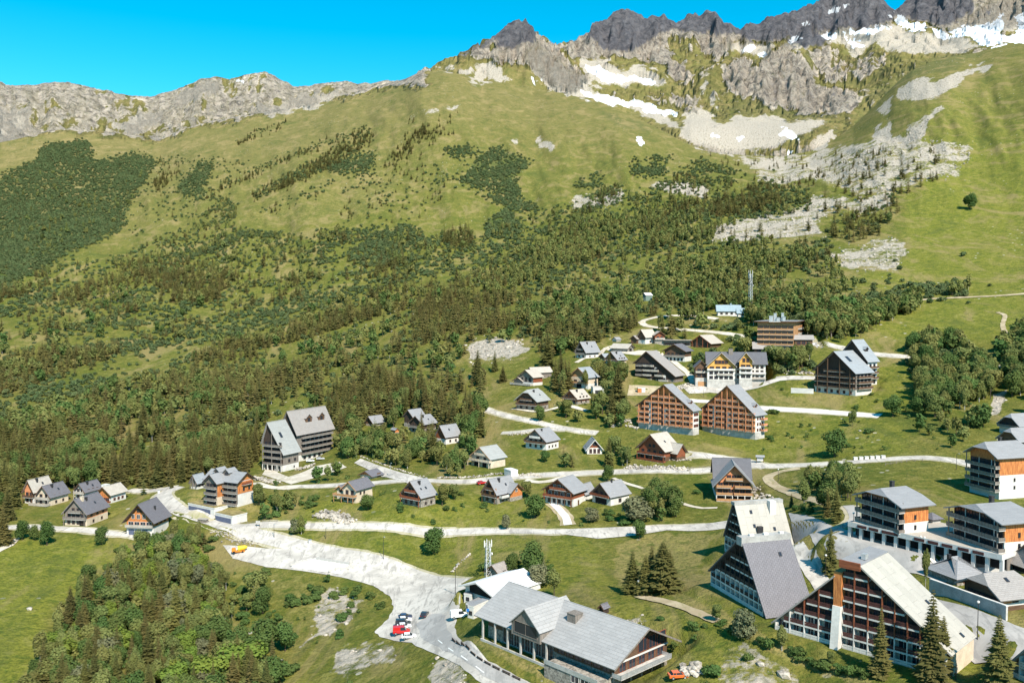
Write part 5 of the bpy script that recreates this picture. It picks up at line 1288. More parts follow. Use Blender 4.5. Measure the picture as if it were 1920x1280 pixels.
        return H('apartment_block', lab, 'apartment block', px, py, a, wg, ws, he, hr, wall='orange', side='orange', base=('white',white_lo), roof='r_grey', trim='brown', hf=0.55, ov=1.3, ovf=2.2, feats=f, found=0.6 if lvl else 6, **(dict(pos=at_level(px, py)[0], ang=at_level(px, py)[1], padm=-6, padb=0.1) if lvl else {}), group='hipped-roof apartment blocks with orange flanks')
    # shopping arcade, built along the line between its two ends
    p1 = hit(1888,1072); az_, te_ = pix_dir(1604, 1006); r_ = (p1.z - CAMZ) / te_; p0 = Vector((r_ * math.sin(az_), r_ * math.cos(az_), p1.z)); d = p1 - p0; ang = math.atan2(-d.y, d.x); L = Vector((d.x, d.y)).length
    f = [('g','F',14,3.3,2.9,0.01,0.99,'black',0.1),('p','F',-1,3.35,[i/12 for i in range(13)],2.6,'white',0.38)]
    r, i = H('shopping_arcade', 'long white colonnaded shopping arcade joining the two hip-roofed blocks', 'arcade', 0,0,45, Wm=L, Dm=17, he=22, hr=0, flat=True, wall='greywood', base=('greywood',0.3), roof='r_pale', trim='white', ov=0.2, ovf=3.2, pos=p1, ang=ang, z=min(p0.z, p1.z) + 0.4, feats=f, found=6, padb=6, padm=5)
    b = MB(); b.box(-L/2 - .2, L/2 + .2, -3.35, -3.203, i['he'] - 0.35, i['he'] + 0.95); b.box(L/2 + .203, L/2 + .35, -3.35, 17, i['he'] - 0.35, i['he'] + 0.95); mpart(r, b, 'fascia', M_['white'])
    for k, u in enumerate((0.10,0.185,0.30,0.50,0.59,0.68,0.78,0.87)):
        b = MB(); x = -L/2 + L*u; w_ = 2.6 if k != 2 else 4.4; b.box(x - w_/2, x + w_/2, -3.46, -3.352, i['he'] - 0.1, i['he'] + 0.62); mpart(r, b, 'shop_sign', M_['maroon'])
    zt = min(p0.z, p1.z) + 0.4 + i['he'] + 0.5
    def at_level(px_, py_):
        az1, te1 = pix_dir(px_, py_); r1 = (zt - CAMZ) / te1
        return Vector((r1 * math.sin(az1), r1 * math.cos(az1), zt)), R(45) + float(az1)
    block(1695,1000,80,45,48,66,'left hip-roofed block with orange flank above the shopping arcade', 2.6, (0.2,2.8,5.4), lvl=True)
    block(1883,1036,95,60,50,66,'right hip-roofed block with orange flank above the shopping arcade', 2.4, (0.2,2.8,5.4), lvl=True)
    block(1873,936,55,62,70,88,'tall hip-roofed block, half white and half orange', 8.0, (2.6,5.2,7.8,10.4), nb=3)
    H('lodge', 'brown timber lodge roofed in grey behind the tall half-white block', 'lodge', 1912,860,44,40,44,30,47, wall='brown', base=('brown',2.0), roof='r_grey', hf=0.4, feats=[('w','F',5.5,3,0.8,1.4,0.1,0.7,'dark'),('w','F',2.5,3,0.8,1.4,0.1,0.7,'dark')])
    H('lodge', 'topmost grey-roofed lodge at the right edge, behind the brown one', 'lodge', 1912,816,44,38,44,17,33, wall='dark', side='white', base=('white',2.6), roof='r_grey', hf=0.4, feats=[('w','F',3.2,4,1.4,1.6,0.05,0.95,'dark'),('b','F',2.8,0,1,1.4,'greywood')])
    H('kiosk', 'small hip-roofed kiosk on the terrace roof between the two orange-flanked blocks', 'kiosk', 1748,1014,45,16,15,9,15, wall='greywood', base=('conc',0.5), roof='r_slate', hf=1.0, hipin=2.0, ov=0.7, ovf=0.7, padm=-3, padb=0.1, z=zt, found=0.4)
    H('pavilion', 'low hip-roofed pavilion with a dark stone flank in front of the arcade', 'pavilion', 1794,1098,45,54,46,17,37, wall='stone', side='white', base=('stone',1.2), roof='r_grey', trim='rust', hf=1.0, hipin=5.5, ov=1.0, ovf=1.0, feats=[('panel','R',0.25,0.9,0.5,2.2,'rust'),('w','R',0.8,3,0.7,1.1,0.3,0.85,'white'),('ch',-0.12,0.4,0.6,0.8,'metal')])
    H('restaurant', 'brown timber hall with tiled grey hip roof over a tall grey retaining wall', 'hall', 1878,1146,45,70,60,26,48, wall='brown', side='white', base=('brown',1.0), roof='r_warm', trim='dark', hf=0.6, ov=1.4, ovf=1.6, feats=[('panel','R',0.02,0.3,1.6,3.4,'orange'),('w','R',1.8,2,0.6,0.9,0.32,0.5,'dark'),('w','F',1.2,5,1.4,1.2,0.1,0.9,'dark'),('sk',0.2,0.5,0.8,1.2)], found=7)
    H('open_shelter', 'grey-roofed open shelter at the right edge beside the arcade', 'shelter', 1926,1076,45,34,40,19,45, wall='greywood', side='white', base=('conc',0.5), roof='r_warm', hf=1.0, hipin=5, feats=[('g','F',2,3.0,2.2,0.05,0.95,'black',0.1)])
# ------------------------------------------------------------------ big stepped balcony blocks
def balcony_block(name, label, px, py, left, wpx, Dm, prof, fh, floors, bays, roofs, lower=3, rec=1.6, white='white', rail='maroon', post='rust', wall='cream', upwall='dark', gaps=(), end='white', feats=(), group=None, found=6, padb=6):
    # both ends of the front stand on one level: its line and length follow from where they are seen
    P_ = hit(px, py); az0, te0 = pix_dir(left[0], left[1]); r0 = (P_.z - CAMZ) / te0
    Lp = Vector((r0 * math.sin(az0), r0 * math.cos(az0), P_.z)); d_ = P_ - Lp; W_ = math.hypot(d_.x, d_.y); aw = math.atan2(-d_.y, d_.x)
    X = Vector((math.cos(aw), -math.sin(aw), 0)); org = Lp
    root = thing(name, label, 'apartment block', org, -aw, group)
    pad(org, aw, 0, W_, 0, Dm, P_.z, padb, 1.0)
    zr = P_.z - CAMZ; x_l = px - wpx
    def cx(o):
        k = (x_l + o - 960) / F      # x = k (y cp - z sp)
        ax, ay = Lp.x, Lp.y; t = (k * (ay * cp - zr * sp) - ax) / (X.x - k * X.y * cp)
        return t
    def cz(o, zpx):
        t = cx(o); dep = (Lp.y + X.y * t) * cp - zr * sp
        return zpx * dep / F / cp
    kx = 1.0; kz = cz(wpx / 2, 1.0)
    pr = [(cx(x), cz(x, z)) for x, z in prof]
    roofs = [(cx(q[0]), cz(q[0], q[1]), cx(q[2]), cz(q[2], q[3]), q[4]) for q in roofs]
    bays = [cx(q) for q in bays]; gaps = [(cx(g0), cx(g1)) for g0, g1 in gaps]
    def top(x):
        t = 0
        for (x0, z0), (x1, z1) in zip(pr, pr[1:]):
            if x1 > x0 and x0 - 1e-6 <= x <= x1 + 1e-6: t = max(t, z0 + (z1 - z0) * (x - x0) / (x1 - x0))
        return t
    dn = 0.3
    zl = lower * fh
    # solid body behind the balconies: pale low storeys, dark timber above
    b = MB(); b.box(0.05, W_ - 0.05, rec - 0.02, Dm, -found, 0.0); mpart(root, b, 'base_wall', M_[end])
    pts = []
    for i, (x, z) in enumerate(pr): pts.append((x, max(z - dn, 0.2)))
    for (x0, z0), (x1, z1) in zip(pts, pts[1:]):
        if x1 - x0 < 0.05: continue
        # lower part
        xs = [x0]; 
        if (z0 - zl) * (z1 - zl) < 0: xs.append(x0 + (x1 - x0) * (zl - z0) / (z1 - z0))
        xs.append(x1)
        lowm = MB(); upm = MB()
        for xa_, xb_ in zip(xs, xs[1:]):
            za = z0 + (z1 - z0) * (xa_ - x0) / (x1 - x0); zb_ = z0 + (z1 - z0) * (xb_ - x0) / (x1 - x0)
            la, lb = min(za, zl), min(zb_, zl)
            lowm.prism([(xa_, rec, 0), (xb_, rec, 0), (xb_, rec, lb), (xa_, rec, la)], [(xa_, Dm, 0), (xb_, Dm, 0), (xb_, Dm, lb), (xa_, Dm, la)])
            if za > zl + .01 or zb_ > zl + .01:
                upm.prism([(xa_, rec + .02, la), (xb_, rec + .02, lb), (xb_, rec + .02, max(zb_, lb + .001)), (xa_, rec + .02, max(za, la + .001))], [(xa_, Dm - .02, la), (xb_, Dm - .02, lb), (xb_, Dm - .02, max(zb_, lb + .001)), (xa_, Dm - .02, max(za, la + .001))])
        mpart(root, lowm, 'wall', M_[wall])
        if upm.v: mpart(root, upm, 'upper_wall', M_[upwall])
    # roofs
    for (x0, z0), (x1, z1), rm in [((q[0], q[1]), (q[2], q[3]), q[4]) for q in roofs]:
        b = MB(); y0, y1 = -0.5, Dm + 0.5
        b.slab([(x0, y0, z0), (x1, y0, z1), (x1, y1, z1), (x0, y1, z0)], 0.32)
        ro = mpart(root, b, 'roof', M_[rm])
        if abs(z1 - z0) > 6:
            L = math.hypot(x1 - x0, z1 - z0); th = math.atan2(z1 - z0, x1 - x0)
            for k in range(int(L / 4.2)):
                for q in range(2):
                    if random.random() < 0.5: continue
                    t = (k + 0.7 + 0.3 * q) * 4.2 / L; y = Dm * (0.28 + 0.42 * q)
                    if t > 0.95: continue
                    b = MB(); b.box(-0.55, 0.55, -0.4, 0.4, 0.02, 0.16); b.box(-0.45, 0.45, -0.3, 0.3, 0.161, 0.18, 1)
                    o = mpart(root, b, 'skylight', [M_['metal'], GLASS], Matrix.Translation((x0 + (x1 - x0) * t, y, z0 + (z1 - z0) * t)) @ Matrix.Rotation(-th, 4, 'Y'))
    bx = [q * kx for q in bays]
    for f_ in range(floors):
        z = f_ * fh
        for xa_, xb_ in zip(bx, bx[1:]):
            if any(g0 * kx < (xa_ + xb_) / 2 < g1 * kx for g0, g1 in gaps): continue
            tl = min(top(xa_ + 0.1), top(xb_ - 0.1)); th_ = max(top(xa_ + 0.1), top(xb_ - 0.1))
            if th_ < z + fh * 0.9: continue
            x0, x1 = xa_, xb_
            if tl < z + 1.3:        # clipped by the roof
                n = 12; ok = [xa_ + (xb_ - xa_) * i / n for i in range(n + 1) if top(xa_ + (xb_ - xa_) * i / n - 1e-3) > z + 1.4]
                if len(ok) < 3: continue
                x0, x1 = ok[0], ok[-1]
            rm = white if (f_ < lower - 1) else rail
            b = MB(); 
            b.box(x0, x1, 0, rec - 0.03, z - 0.16, z, 1); b.box(x0, x1, -0.04, -0.002, z - 0.28, z + 0.06, 1)
            b.box(x0 + .08, x1 - .08, 0.0, 0.06, z + 0.12, z + 0.55, 0); b.box(x0 + .08, x1 - .08, 0.0, 0.06, z + 0.62, z + 0.98, 0)
            n = max(2, int((x1 - x0) / 1.3))
            for i in range(1, n): xx = x0 + (x1 - x0) * i / n; b.box(xx - .05, xx + .05, -0.02, 0.0, z + .06, z + 1.0, 0)
            mpart(root, b, 'balcony', [M_[rm], M_[white]])
            if tl > z + 2.2 and x1 - x0 > 1.8:
                nw = 1 if x1 - x0 < 3.2 else 2
                for i in range(nw):
                    xx = x0 + (x1 - x0) * (i + 0.5) / nw
                    w_ = random.choice((1.5, 1.9)) if nw == 1 else random.choice((1.1, 1.5))
                    add_window(root, Matrix.Translation((xx, rec, z + 0.05)), w_, 2.0, 'white' if f_ < lower else 'brown')
    for i, x in enumerate(bx):
        if any(g0 * kx + .1 < x < g1 * kx - .1 for g0, g1 in gaps): continue
        t = max(top(x - 0.15), top(x + 0.15)) - 0.4
        if t < 1: continue
        zz = min(t, zl * 0.98)
        b = MB(); b.box(x - 0.11, x + 0.11, -0.06, rec, -1.2, zz); mpart(root, b, 'partition', M_[white])
        if t > zl:
            b = MB(); b.box(x - 0.13, x + 0.13, -0.12, 0.12, zz + .005, t); mpart(root, b, 'post', M_[post])
    for f in feats:
        if f[0] == 'box':
            _, nm, x0, x1, y0, y1, z0, z1, mt = f; b = MB(); b.box(cx(x0), cx(x1), y0, y1, cz(x0, z0), cz(x0, z1)); mpart(root, b, nm, M_[mt])
        elif f[0] == 'win':
            _, x, z, w_, h_, fr = f; add_window(root, Matrix.Translation((x * kx, rec - 0.01 if len(f) < 7 else f[6], z * kz)), w_, h_, fr)
        elif f[0] == 'ramp':   # splayed pier
            _, nm, x0, x1, y0, y1, z0, z1, mt = f; b = MB()
            X0, X1, Z0, Z1 = cx(x0), cx(x1), cz(x0, z0), cz(x0, z1)
            b.prism([(X0, y0 - 1.2, Z0), (X1, y0 - 1.2, Z0), (X1, y1, Z0), (X0, y1, Z0)], [(X0, y0, Z1), (X1, y0, Z1), (X1, y1, Z1), (X0, y1, Z1)]); mpart(root, b, nm, M_[mt])
    return root, dict(W=W_, kx=kx, kz=kz, D=Dm)

def large_blocks():
    # the largest: two stepped wings either side of a white and orange pier
    r, i = balcony_block('apartment_building', 'largest stepped balcony block, with a cream roof plunging to the right behind tall spruces', 1782,1272,(1450,1178),332,13,
        [(0,16),(111,132),(127,143),(127,166),(163,166),(332,48)], 2.55, 8, [4,30,57,84,111,129,150,176,202,226,250,274,298,322],
        [(-3,12,113,134,'r_warm'),(126,169,162,168,'r_grey'),(160,167,336,46,'r_cream')], lower=2, gaps=((110,130),),
        feats=[('ramp','pier',112,127,-0.6,9.0,-8,78,'white'),('box','pier_cladding',112.3,127,-0.3,9.0,78,142,'orange'),('box','lift_shaft',104,124,12.2,15.5,-5,150,'conc'),
               ('box','eaves_board',124,163,-0.9,-0.55,154,168,'rust'),('box','roof_vent',150,158,3,4.4,169,179,'steel')])
    b = MB(); k = i['kx']; kz = i['kz']
    balcony_block('apartment_building', 'slate-roofed A-frame block with white lower balconies on its shaded left face', 1438,1160,(1333,1097),105,12.5,
        [(0,30),(52,116),(60,116),(105,5)], 2.6, 6, [0,9,18,27,36,45,54,62,71,80,89,97],
        [(-3,27,53,121,'r_dark'),(59.3,121,107,2.5,'r_slate')], lower=2, wall='white', post='dark', rail='dark', upwall='dark', end='white',
        feats=[('box','ridge_box',51,61,-0.7,13.2,110,126,'grey'),('box','roof_vent',55,58,2,3.2,126.2,130,'white'),('box','roof_vent',55,58,6,7.2,126.2,130,'white'),('box','roof_vent',55,58,10.5,11.6,126.2,130,'white')])
    balcony_block('apartment_building', 'A-frame block with a stained cream roof and a white chimney, behind the slate one', 1403,1057,(1359,1033),44,15.0,
        [(0,34),(15,98),(20,98),(44,16)], 2.5, 7, [0,6,12,18,24,30,36,42],
        [(-1,29,16,101,'r_dark'),(19.3,101.5,45.5,12,'r_cream')], lower=2, wall='white', post='dark', rail='dark', upwall='dark',
        feats=[('box','ridge_box',14,20.5,-0.6,15.6,97,103,'grey'),('box','chimney',19,26,10.2,12.2,70,104,'white'),('box','roof_vent',33,37,4.5,6.0,46,64,'metal'),][:3])
    balcony_block('apartment_building', 'stepped balcony block cut off by the bottom right corner, with a warm brown roof', 2030,1325,(1885,1262),145,14.0,
        [(0,14),(75,112),(140,20)], 2.55, 6, [4,26,48,70,92,114,136], [(-3,10,76,116,'r_warm'),(74,116,143,16,'r_warm')], lower=3)
    # hall
    f = [('p','L',-3,5.2,(0.99,0.88,0.77,0.66,0.55,0.45),2.2,'conc',0.2)]
    f += [('w','L',0.5,9,2.0,3.9,0.45,0.86,'grey')]
    f += [('dm','L',0.60,9.5,2.4,-0.66,'r_hall','greywood'),('ch',-0.2,0.41,2.6,1.3,'greywood'),
          ('band','F',5.0,5.3,'white',0.25),('w','F',5.6,3,3.6,2.8,0.45,0.95,'rust'),('b','F',2.9,-0.05,0.9,2.6,'steel'),('w','F',3.0,5,2.2,2.0,0.05,0.95,'rust'),
          ('w','F',0.2,4,2.6,1.9,0.1,0.9,'dark'),('panel','L',0.0,0.42,2.8,5.2,'brown'),('w','L',3.2,6,2.0,1.5,0.02,0.42,'brown')]
    r, i = house('hall', 'big hall with an expansive grey gable roof and slanting columns beside the road', 'hall', 1152,1290,-50,98,236,50,84, wall='brown', base=('stone',2.9), roof='r_hall', trim='greywood', ov=2.6, ovf=2.2, feats=f, found=8, padb=7)
    W_, D_ = i['W'], i['D']
    b = MB(); b.box(-W_/2 - 5.0, -W_/2 - .05, 0.5, D_ * 0.40, -4, 2.2); b.box(-W_/2 - 5.15, -W_/2 - 5.005, 0.4, D_ * 0.40, 2.1, 3.1, 1); mpart(r, b, 'terrace', [M_['stone'], M_['steel']])
    for u in (0.10, 0.17): add_window(r, Matrix.Translation((-W_/2 - 5.01, D_ * u, 0.5)) @ Matrix.Rotation(-math.pi/2, 4, 'Z'), 2.2, 1.5, 'white')
    b = MB(); b.box(-W_/2 - 2.7, -W_/2 - 2.4, D_ * 0.42, D_ * 1.0, -3, 0.4); mpart(r, b, 'plinth', M_['conc'])
    # marquee, huts and containers behind the hall
    house('marquee', 'white gabled marquee behind the big hall, open at its dark front', 'marquee', 937,1128,46,64,76,12,27, wall='white', base=('white',0.3), roof='r_white', trim='white', ov=0.4, ovf=2.5, feats=[('g','F',1,10.5,2.6,0.05,0.95,'black',0.05)])
    house('stone_hut', 'small brown-roofed stone hut at the foot of the white antenna mast', 'hut', 937,1084,42,22,16,11,22, wall='stone', base=('stone',1.0), roof='r_warm', feats=[('g','R',1,1.4,2.0,0.3,0.7,'black',0.1)])
    house('timber_hut', 'tiny dark timber hut on the bank above the big hall', 'hut', 1132,1151,40,8,9,11,16, wall='dark', base=('dark',0.5), roof='r_slate', ov=0.35, ovf=0.35, found=1, padb=2)
    for (x, y, a, w, d, h, lab) in ((884,1133,30,14,5.5,15,'white site container with an open front beside the marquee'), (888,1160,38,11,6.5,19,'tall white container nearest the big hall'), (882,1148,38,8,6.0,12,'grey-topped white container between the other two')):
        house('container', lab, 'container', x, y, a, w, None, h, 0, Dm=d, flat=True, wall='white', base=('white',0.3), roof='r_grey', trim='white', ov=0.05, ovf=0.05, feats=[('w','F',1.0,1,0.9,0.9,0.2,0.8,'dark')], found=1, padb=2, padm=0.3)
    # tall grey retaining wall below the restaurant hall
    p0 = hit(1742,1112); p1 = hit(1886,1166); d = p1 - p0; ang = math.atan2(-d.y, d.x); L = Vector((d.x, d.y)).length
    r = thing('retaining_wall', 'tall pale grey retaining wall above the sloping car park', 'wall', p0, -ang)
    b = MB(); n = 12; q = Vector((d.x, d.y)).normalized()
    for k in range(n):
        x0, x1 = L * k / n, L * (k + 1) / n; zz0 = d.z * k / n; b.box(x0, x1 - 0.03, 0, 0.5, zz0 - 3, zz0 + 3.2 + 0.4 * (d.z / n)); 
    mpart(r, b, 'wall', M_['conc'])
    b = MB(); b.prism([(0, -0.06, 3.25), (L, -0.06, d.z + 3.25), (L, -0.06, d.z + 3.5), (0, -0.06, 3.5)], [(0, 0.6, 3.25), (L, 0.6, d.z + 3.25), (L, 0.6, d.z + 3.5), (0, 0.6, 3.5)]); mpart(r, b, 'coping', M_['white'])
# ------------------------------------------------------------------ trees
def bark(): return paint('bark', (0.11, 0.08, 0.055), 0.9, 0.25, 3.0)
def foliage_mats():
    M_.update(bark=bark(), birch=paint('pale bark', (0.42, 0.39, 0.34), 0.8, 0.25, 3.0),
        spruce=foliage('spruce needles', (0.080, 0.086, 0.026), (0.155, 0.132, 0.042), 0.30, 0.02),
        leaf=foliage('broad leaves', (0.135, 0.160, 0.044), (0.220, 0.225, 0.074), 0.28, 0.025),
        leafd=foliage('deep green leaves', (0.070, 0.120, 0.032), (0.115, 0.165, 0.045), 0.22, 0.02),
        lime=foliage('fresh green leaves', (0.135, 0.190, 0.032), (0.205, 0.250, 0.045), 0.2, 0.02),
        willow=foliage('grey-green leaves', (0.140, 0.150, 0.076), (0.205, 0.210, 0.115), 0.2, 0.02),
        alder=foliage('alder scrub', (0.080, 0.118, 0.046), (0.125, 0.155, 0.062), 0.25, 0.02))

def spruce_crown(b, h, r, lev, nb, rnd, fine, m=0):
    z0 = h * 0.06
    for L in range(lev):
        t = L / (lev - 1); z = z0 + (h - z0) * (t ** 0.92); rad = r * (1 - t) ** 0.85 * (0.80 + 0.35 * rnd.random()) + 0.12
        n = max(4, int(nb * (1 - 0.55 * t))); off = rnd.random() * 6.28
        for k in range(n):
            a = off + 6.283 * (k + rnd.uniform(-.3, .3)) / n; rr = rad * rnd.uniform(0.62, 1.14); dz = -rr * rnd.uniform(0.22, 0.5) * (1 - 0.6 * t)
            ux, uy = math.cos(a), math.sin(a); vx, vy = -uy, ux; w = rr * rnd.uniform(0.22, 0.34) + 0.08
            base = (0.05 * ux, 0.05 * uy, z + 0.12 * rr); mid = (ux * rr * 0.55, uy * rr * 0.55, z + dz * 0.35); tip = (ux * rr, uy * rr, z + dz * 0.75)
            o = len(b.v)
            b.v += [base, (mid[0] + vx * w, mid[1] + vy * w, mid[2] - w * 0.6), tip, (mid[0] - vx * w, mid[1] - vy * w, mid[2] - w * 0.6), mid]
            for f in ((0, 1, 4), (1, 2, 4), (4, 2, 3), (0, 4, 3)): b.f.append(tuple(o + q for q in f)); b.m.append(m)
            if fine:
                for q in range(5):
                    s = rnd.uniform(0.3, 1.0); e = rnd.choice((-1, 1)) * rnd.uniform(0.2, 0.9); c = (ux * rr * s + vx * w * e, uy * rr * s + vy * w * e, z + dz * s * 0.8 - 0.1)
                    l = rnd.uniform(0.18, 0.42) * (0.6 + rr * 0.2); o = len(b.v)
                    b.v += [(c[0] - ux * l * .3, c[1] - uy * l * .3, c[2] + l * .2), (c[0] + ux * l + vx * l * .6 * e, c[1] + uy * l + vy * l * .6 * e, c[2] - l * rnd.uniform(.2, .7)), (c[0] + vx * l * .5, c[1] + vy * l * .5, c[2] - l * .15)]
                    b.f.append((o, o + 1, o + 2)); b.m.append(m)

def leaf_crown(b, h, r, n, size, rnd, z0f=0.18, lobes=7, m=0):
    L = []
    for i in range(lobes):
        a = rnd.random() * 6.28; q = r * rnd.uniform(0.15, 0.55) * (0 if i == 0 else 1); zc = h * rnd.uniform(z0f + 0.22, 0.80) if i else h * 0.62
        L.append((q * math.cos(a), q * math.sin(a), zc, r * rnd.uniform(0.38, 0.62) * (1.25 if i == 0 else 1), h * rnd.uniform(0.16, 0.27) * (1.4 if i == 0 else 1)))
    for i in range(n):
        cx, cy, cz, rr, rz = rnd.choice(L)
        th = rnd.random() * 6.283; u = rnd.uniform(-0.75, 1); s = math.sqrt(1 - u * u); q = rnd.uniform(0.62, 1.06)
        d = Vector((s * math.cos(th), s * math.sin(th), u)); c = Vector((cx + d.x * rr * q, cy + d.y * rr * q, cz + d.z * rz * q))
        nrm = (d + Vector((rnd.uniform(-.7, .7), rnd.uniform(-.7, .7), rnd.uniform(-.4, .8)))).normalized()
        t1 = nrm.orthogonal().normalized(); t2 = nrm.cross(t1); an = rnd.random() * 6.28
        e1 = (t1 * math.cos(an) + t2 * math.sin(an)) * size * rnd.uniform(.6, 1.3); e2 = (t2 * math.cos(an) - t1 * math.sin(an)) * size * rnd.uniform(.5, 1.0)
        o = len(b.v); b.v += [tuple(c - e1), tuple(c + e2 * .9 + nrm * size * .15), tuple(c + e1 * .9), tuple(c - e2)]; b.f.append((o, o + 1, o + 2, o + 3)); b.m.append(m)

def trunk_mesh(b, h, r, rnd, limbs=5, m=0, r_crown=2.0, top=0.85):
    b.rod((0, 0, -1.0), (0.05 * h * rnd.uniform(-.4, .4), 0.05 * h * rnd.uniform(-.4, .4), h * top), r, 7, m, r * 0.2)
    for i in range(limbs):
        z = h * rnd.uniform(0.28, 0.62); a = rnd.random() * 6.28; q = r_crown * rnd.uniform(.4, .8)
        b.rod((0, 0, z), (q * math.cos(a), q * math.sin(a), z + h * rnd.uniform(0.12, 0.25)), r * 0.4, 5, m, r * 0.1)

PROTO = {}
def protos():
    """tree kinds, each at its own natural height; 'near' are things with parts, 'far' single light meshes"""
    def add(kind, far, near):
        PROTO[kind] = dict(far=far, near=near)
    def make(kind, H_, seed, crownf, crm, bkm, tr, hq, lq):
        rnd = random.Random(seed)
        b = MB(); crownf(b, rnd, hq); cm = b.mesh(kind + ' crown', M_[crm])
        b = MB(); tr(b, rnd); tm = b.mesh(kind + ' trunk', M_[bkm])
        b = MB(); crownf(b, random.Random(seed + 100), lq); tr2 = MB(); tr2.rod((0, 0, -1), (0, 0, H_ * 0.7), 0.14, 4, 1, 0.05)
        o = len(b.v); b.v += tr2.v; b.f += [tuple(q + o for q in f) for f in tr2.f]; b.m += tr2.m
        fm = b.mesh(kind + ' light', [M_[crm], M_[bkm]])
        return (cm, tm), fm
    sp = []
    for k, (h, r) in enumerate(((13, 2.5), (15, 2.4), (11, 2.6), (14, 2.1))):
        sp.append(make('spruce', h, 10 + k, lambda b, rnd, q, h=h, r=r: spruce_crown(b, h, r * (1.0 if q else 1.3), 26 if q else 12, 13 if q else 8, rnd, q), 'spruce', 'bark', lambda b, rnd, h=h: b.rod((0, 0, -1), (0, 0, h * .93), .24, 7, 0, .03), True, False))
    PROTO['spruce'] = sp
    def bl(name, dims, mat, bk, seed, z0f=0.15, lobes=8):
        out = []
        for k, (h, r) in enumerate(dims):
            out.append(make(name, h, seed + k, lambda b, rnd, q, h=h, r=r: leaf_crown(b, h, r, 2600 if q else 230, 0.30 if q else 0.80, rnd, z0f, lobes), mat, bk, lambda b, rnd, h=h, r=r: trunk_mesh(b, h, 0.2, rnd, 6, 0, r), True, False))
        PROTO[name] = out
    bl('broadleaf', ((9, 3.0), (10.5, 2.9), (8, 3.1)), 'leaf', 'bark', 40)
    bl('birch', ((11, 2.1), (12.5, 2.2), (10, 1.9)), 'leaf', 'birch', 50, 0.12, 9)
    bl('maple', ((9, 3.3), (8, 3.4)), 'leafd', 'bark', 60, 0.05, 9)
    bl('lime', ((8, 3.4), (9, 3.2)), 'lime', 'bark', 70, 0.05, 9)
    bl('willow', ((7, 3.4), (8, 3.2)), 'willow', 'bark', 80, 0.0, 10)
    out = []
    for k, (h, r) in enumerate(((2.2, 1.7), (1.6, 1.5), (2.6, 1.6))):
        out.append(make('bush', h, 90 + k, lambda b, rnd, q, h=h, r=r: leaf_crown(b, h, r, 700 if q else 90, 0.20 if q else 0.42, rnd, -0.15, 5), 'leafd', 'bark', lambda b, rnd, h=h, r=r: b.rod((0, 0, -.5), (0, 0, h * .6), .06, 5), True, False))
    PROTO['bush'] = out
    out = []
    for k, (h, r) in enumerate(((3.4, 2.7), (2.8, 2.6))):
        out.append(make('alder', h, 97 + k, lambda b, rnd, q, h=h, r=r: leaf_crown(b, h, r, 700 if q else 110, 0.20 if q else 0.62, rnd, -0.15, 5), 'alder', 'bark', lambda b, rnd, h=h, r=r: b.rod((0, 0, -.5), (0, 0, h * .6), .06, 5), True, False))
    PROTO['alder'] = out
HT = dict(spruce=(13, 15, 11, 14), broadleaf=(9, 10.5, 8), birch=(11, 12.5, 10), maple=(9, 8), lime=(8, 9), willow=(7, 8), bush=(2.2, 1.6, 2.6), alder=(3.4, 2.8))
CATN = dict(spruce='spruce_tree', broadleaf='broadleaf_tree', birch='birch_tree', maple='maple_tree', lime='lime_tree', willow='willow_tree', bush='bush', alder='alder_bush')

def tree(kind, p, h, label, group=None, var=None, sq=1.0):
    k = random.randrange(len(PROTO[kind])) if var is None else var
    (cm, tm), _ = PROTO[kind][k]
    s = h / HT[kind][k]
    r = thing(CATN[kind], label, 'bush' if kind in ('bush', 'alder') else 'tree', p, random.random() * 6.28, group)
    r.scale = (s * sq, s * sq, s)
    c = bpy.data.objects.new('crown', cm); link(c, r)
    if kind not in ('bush', 'alder'):
        t = bpy.data.objects.new('trunk', tm); link(t, r)
    return r

def tree_px(kind, px, py, hpx, label, group=None, sq=1.0, var=None):
    p = hit(px, py); p.z = float(grid_h(p.x, p.y)); d = (p - Vector((0, 0, CAMZ))).length
    return tree(kind, p, hpx * d / F * 1.02, label, group, var, sq)

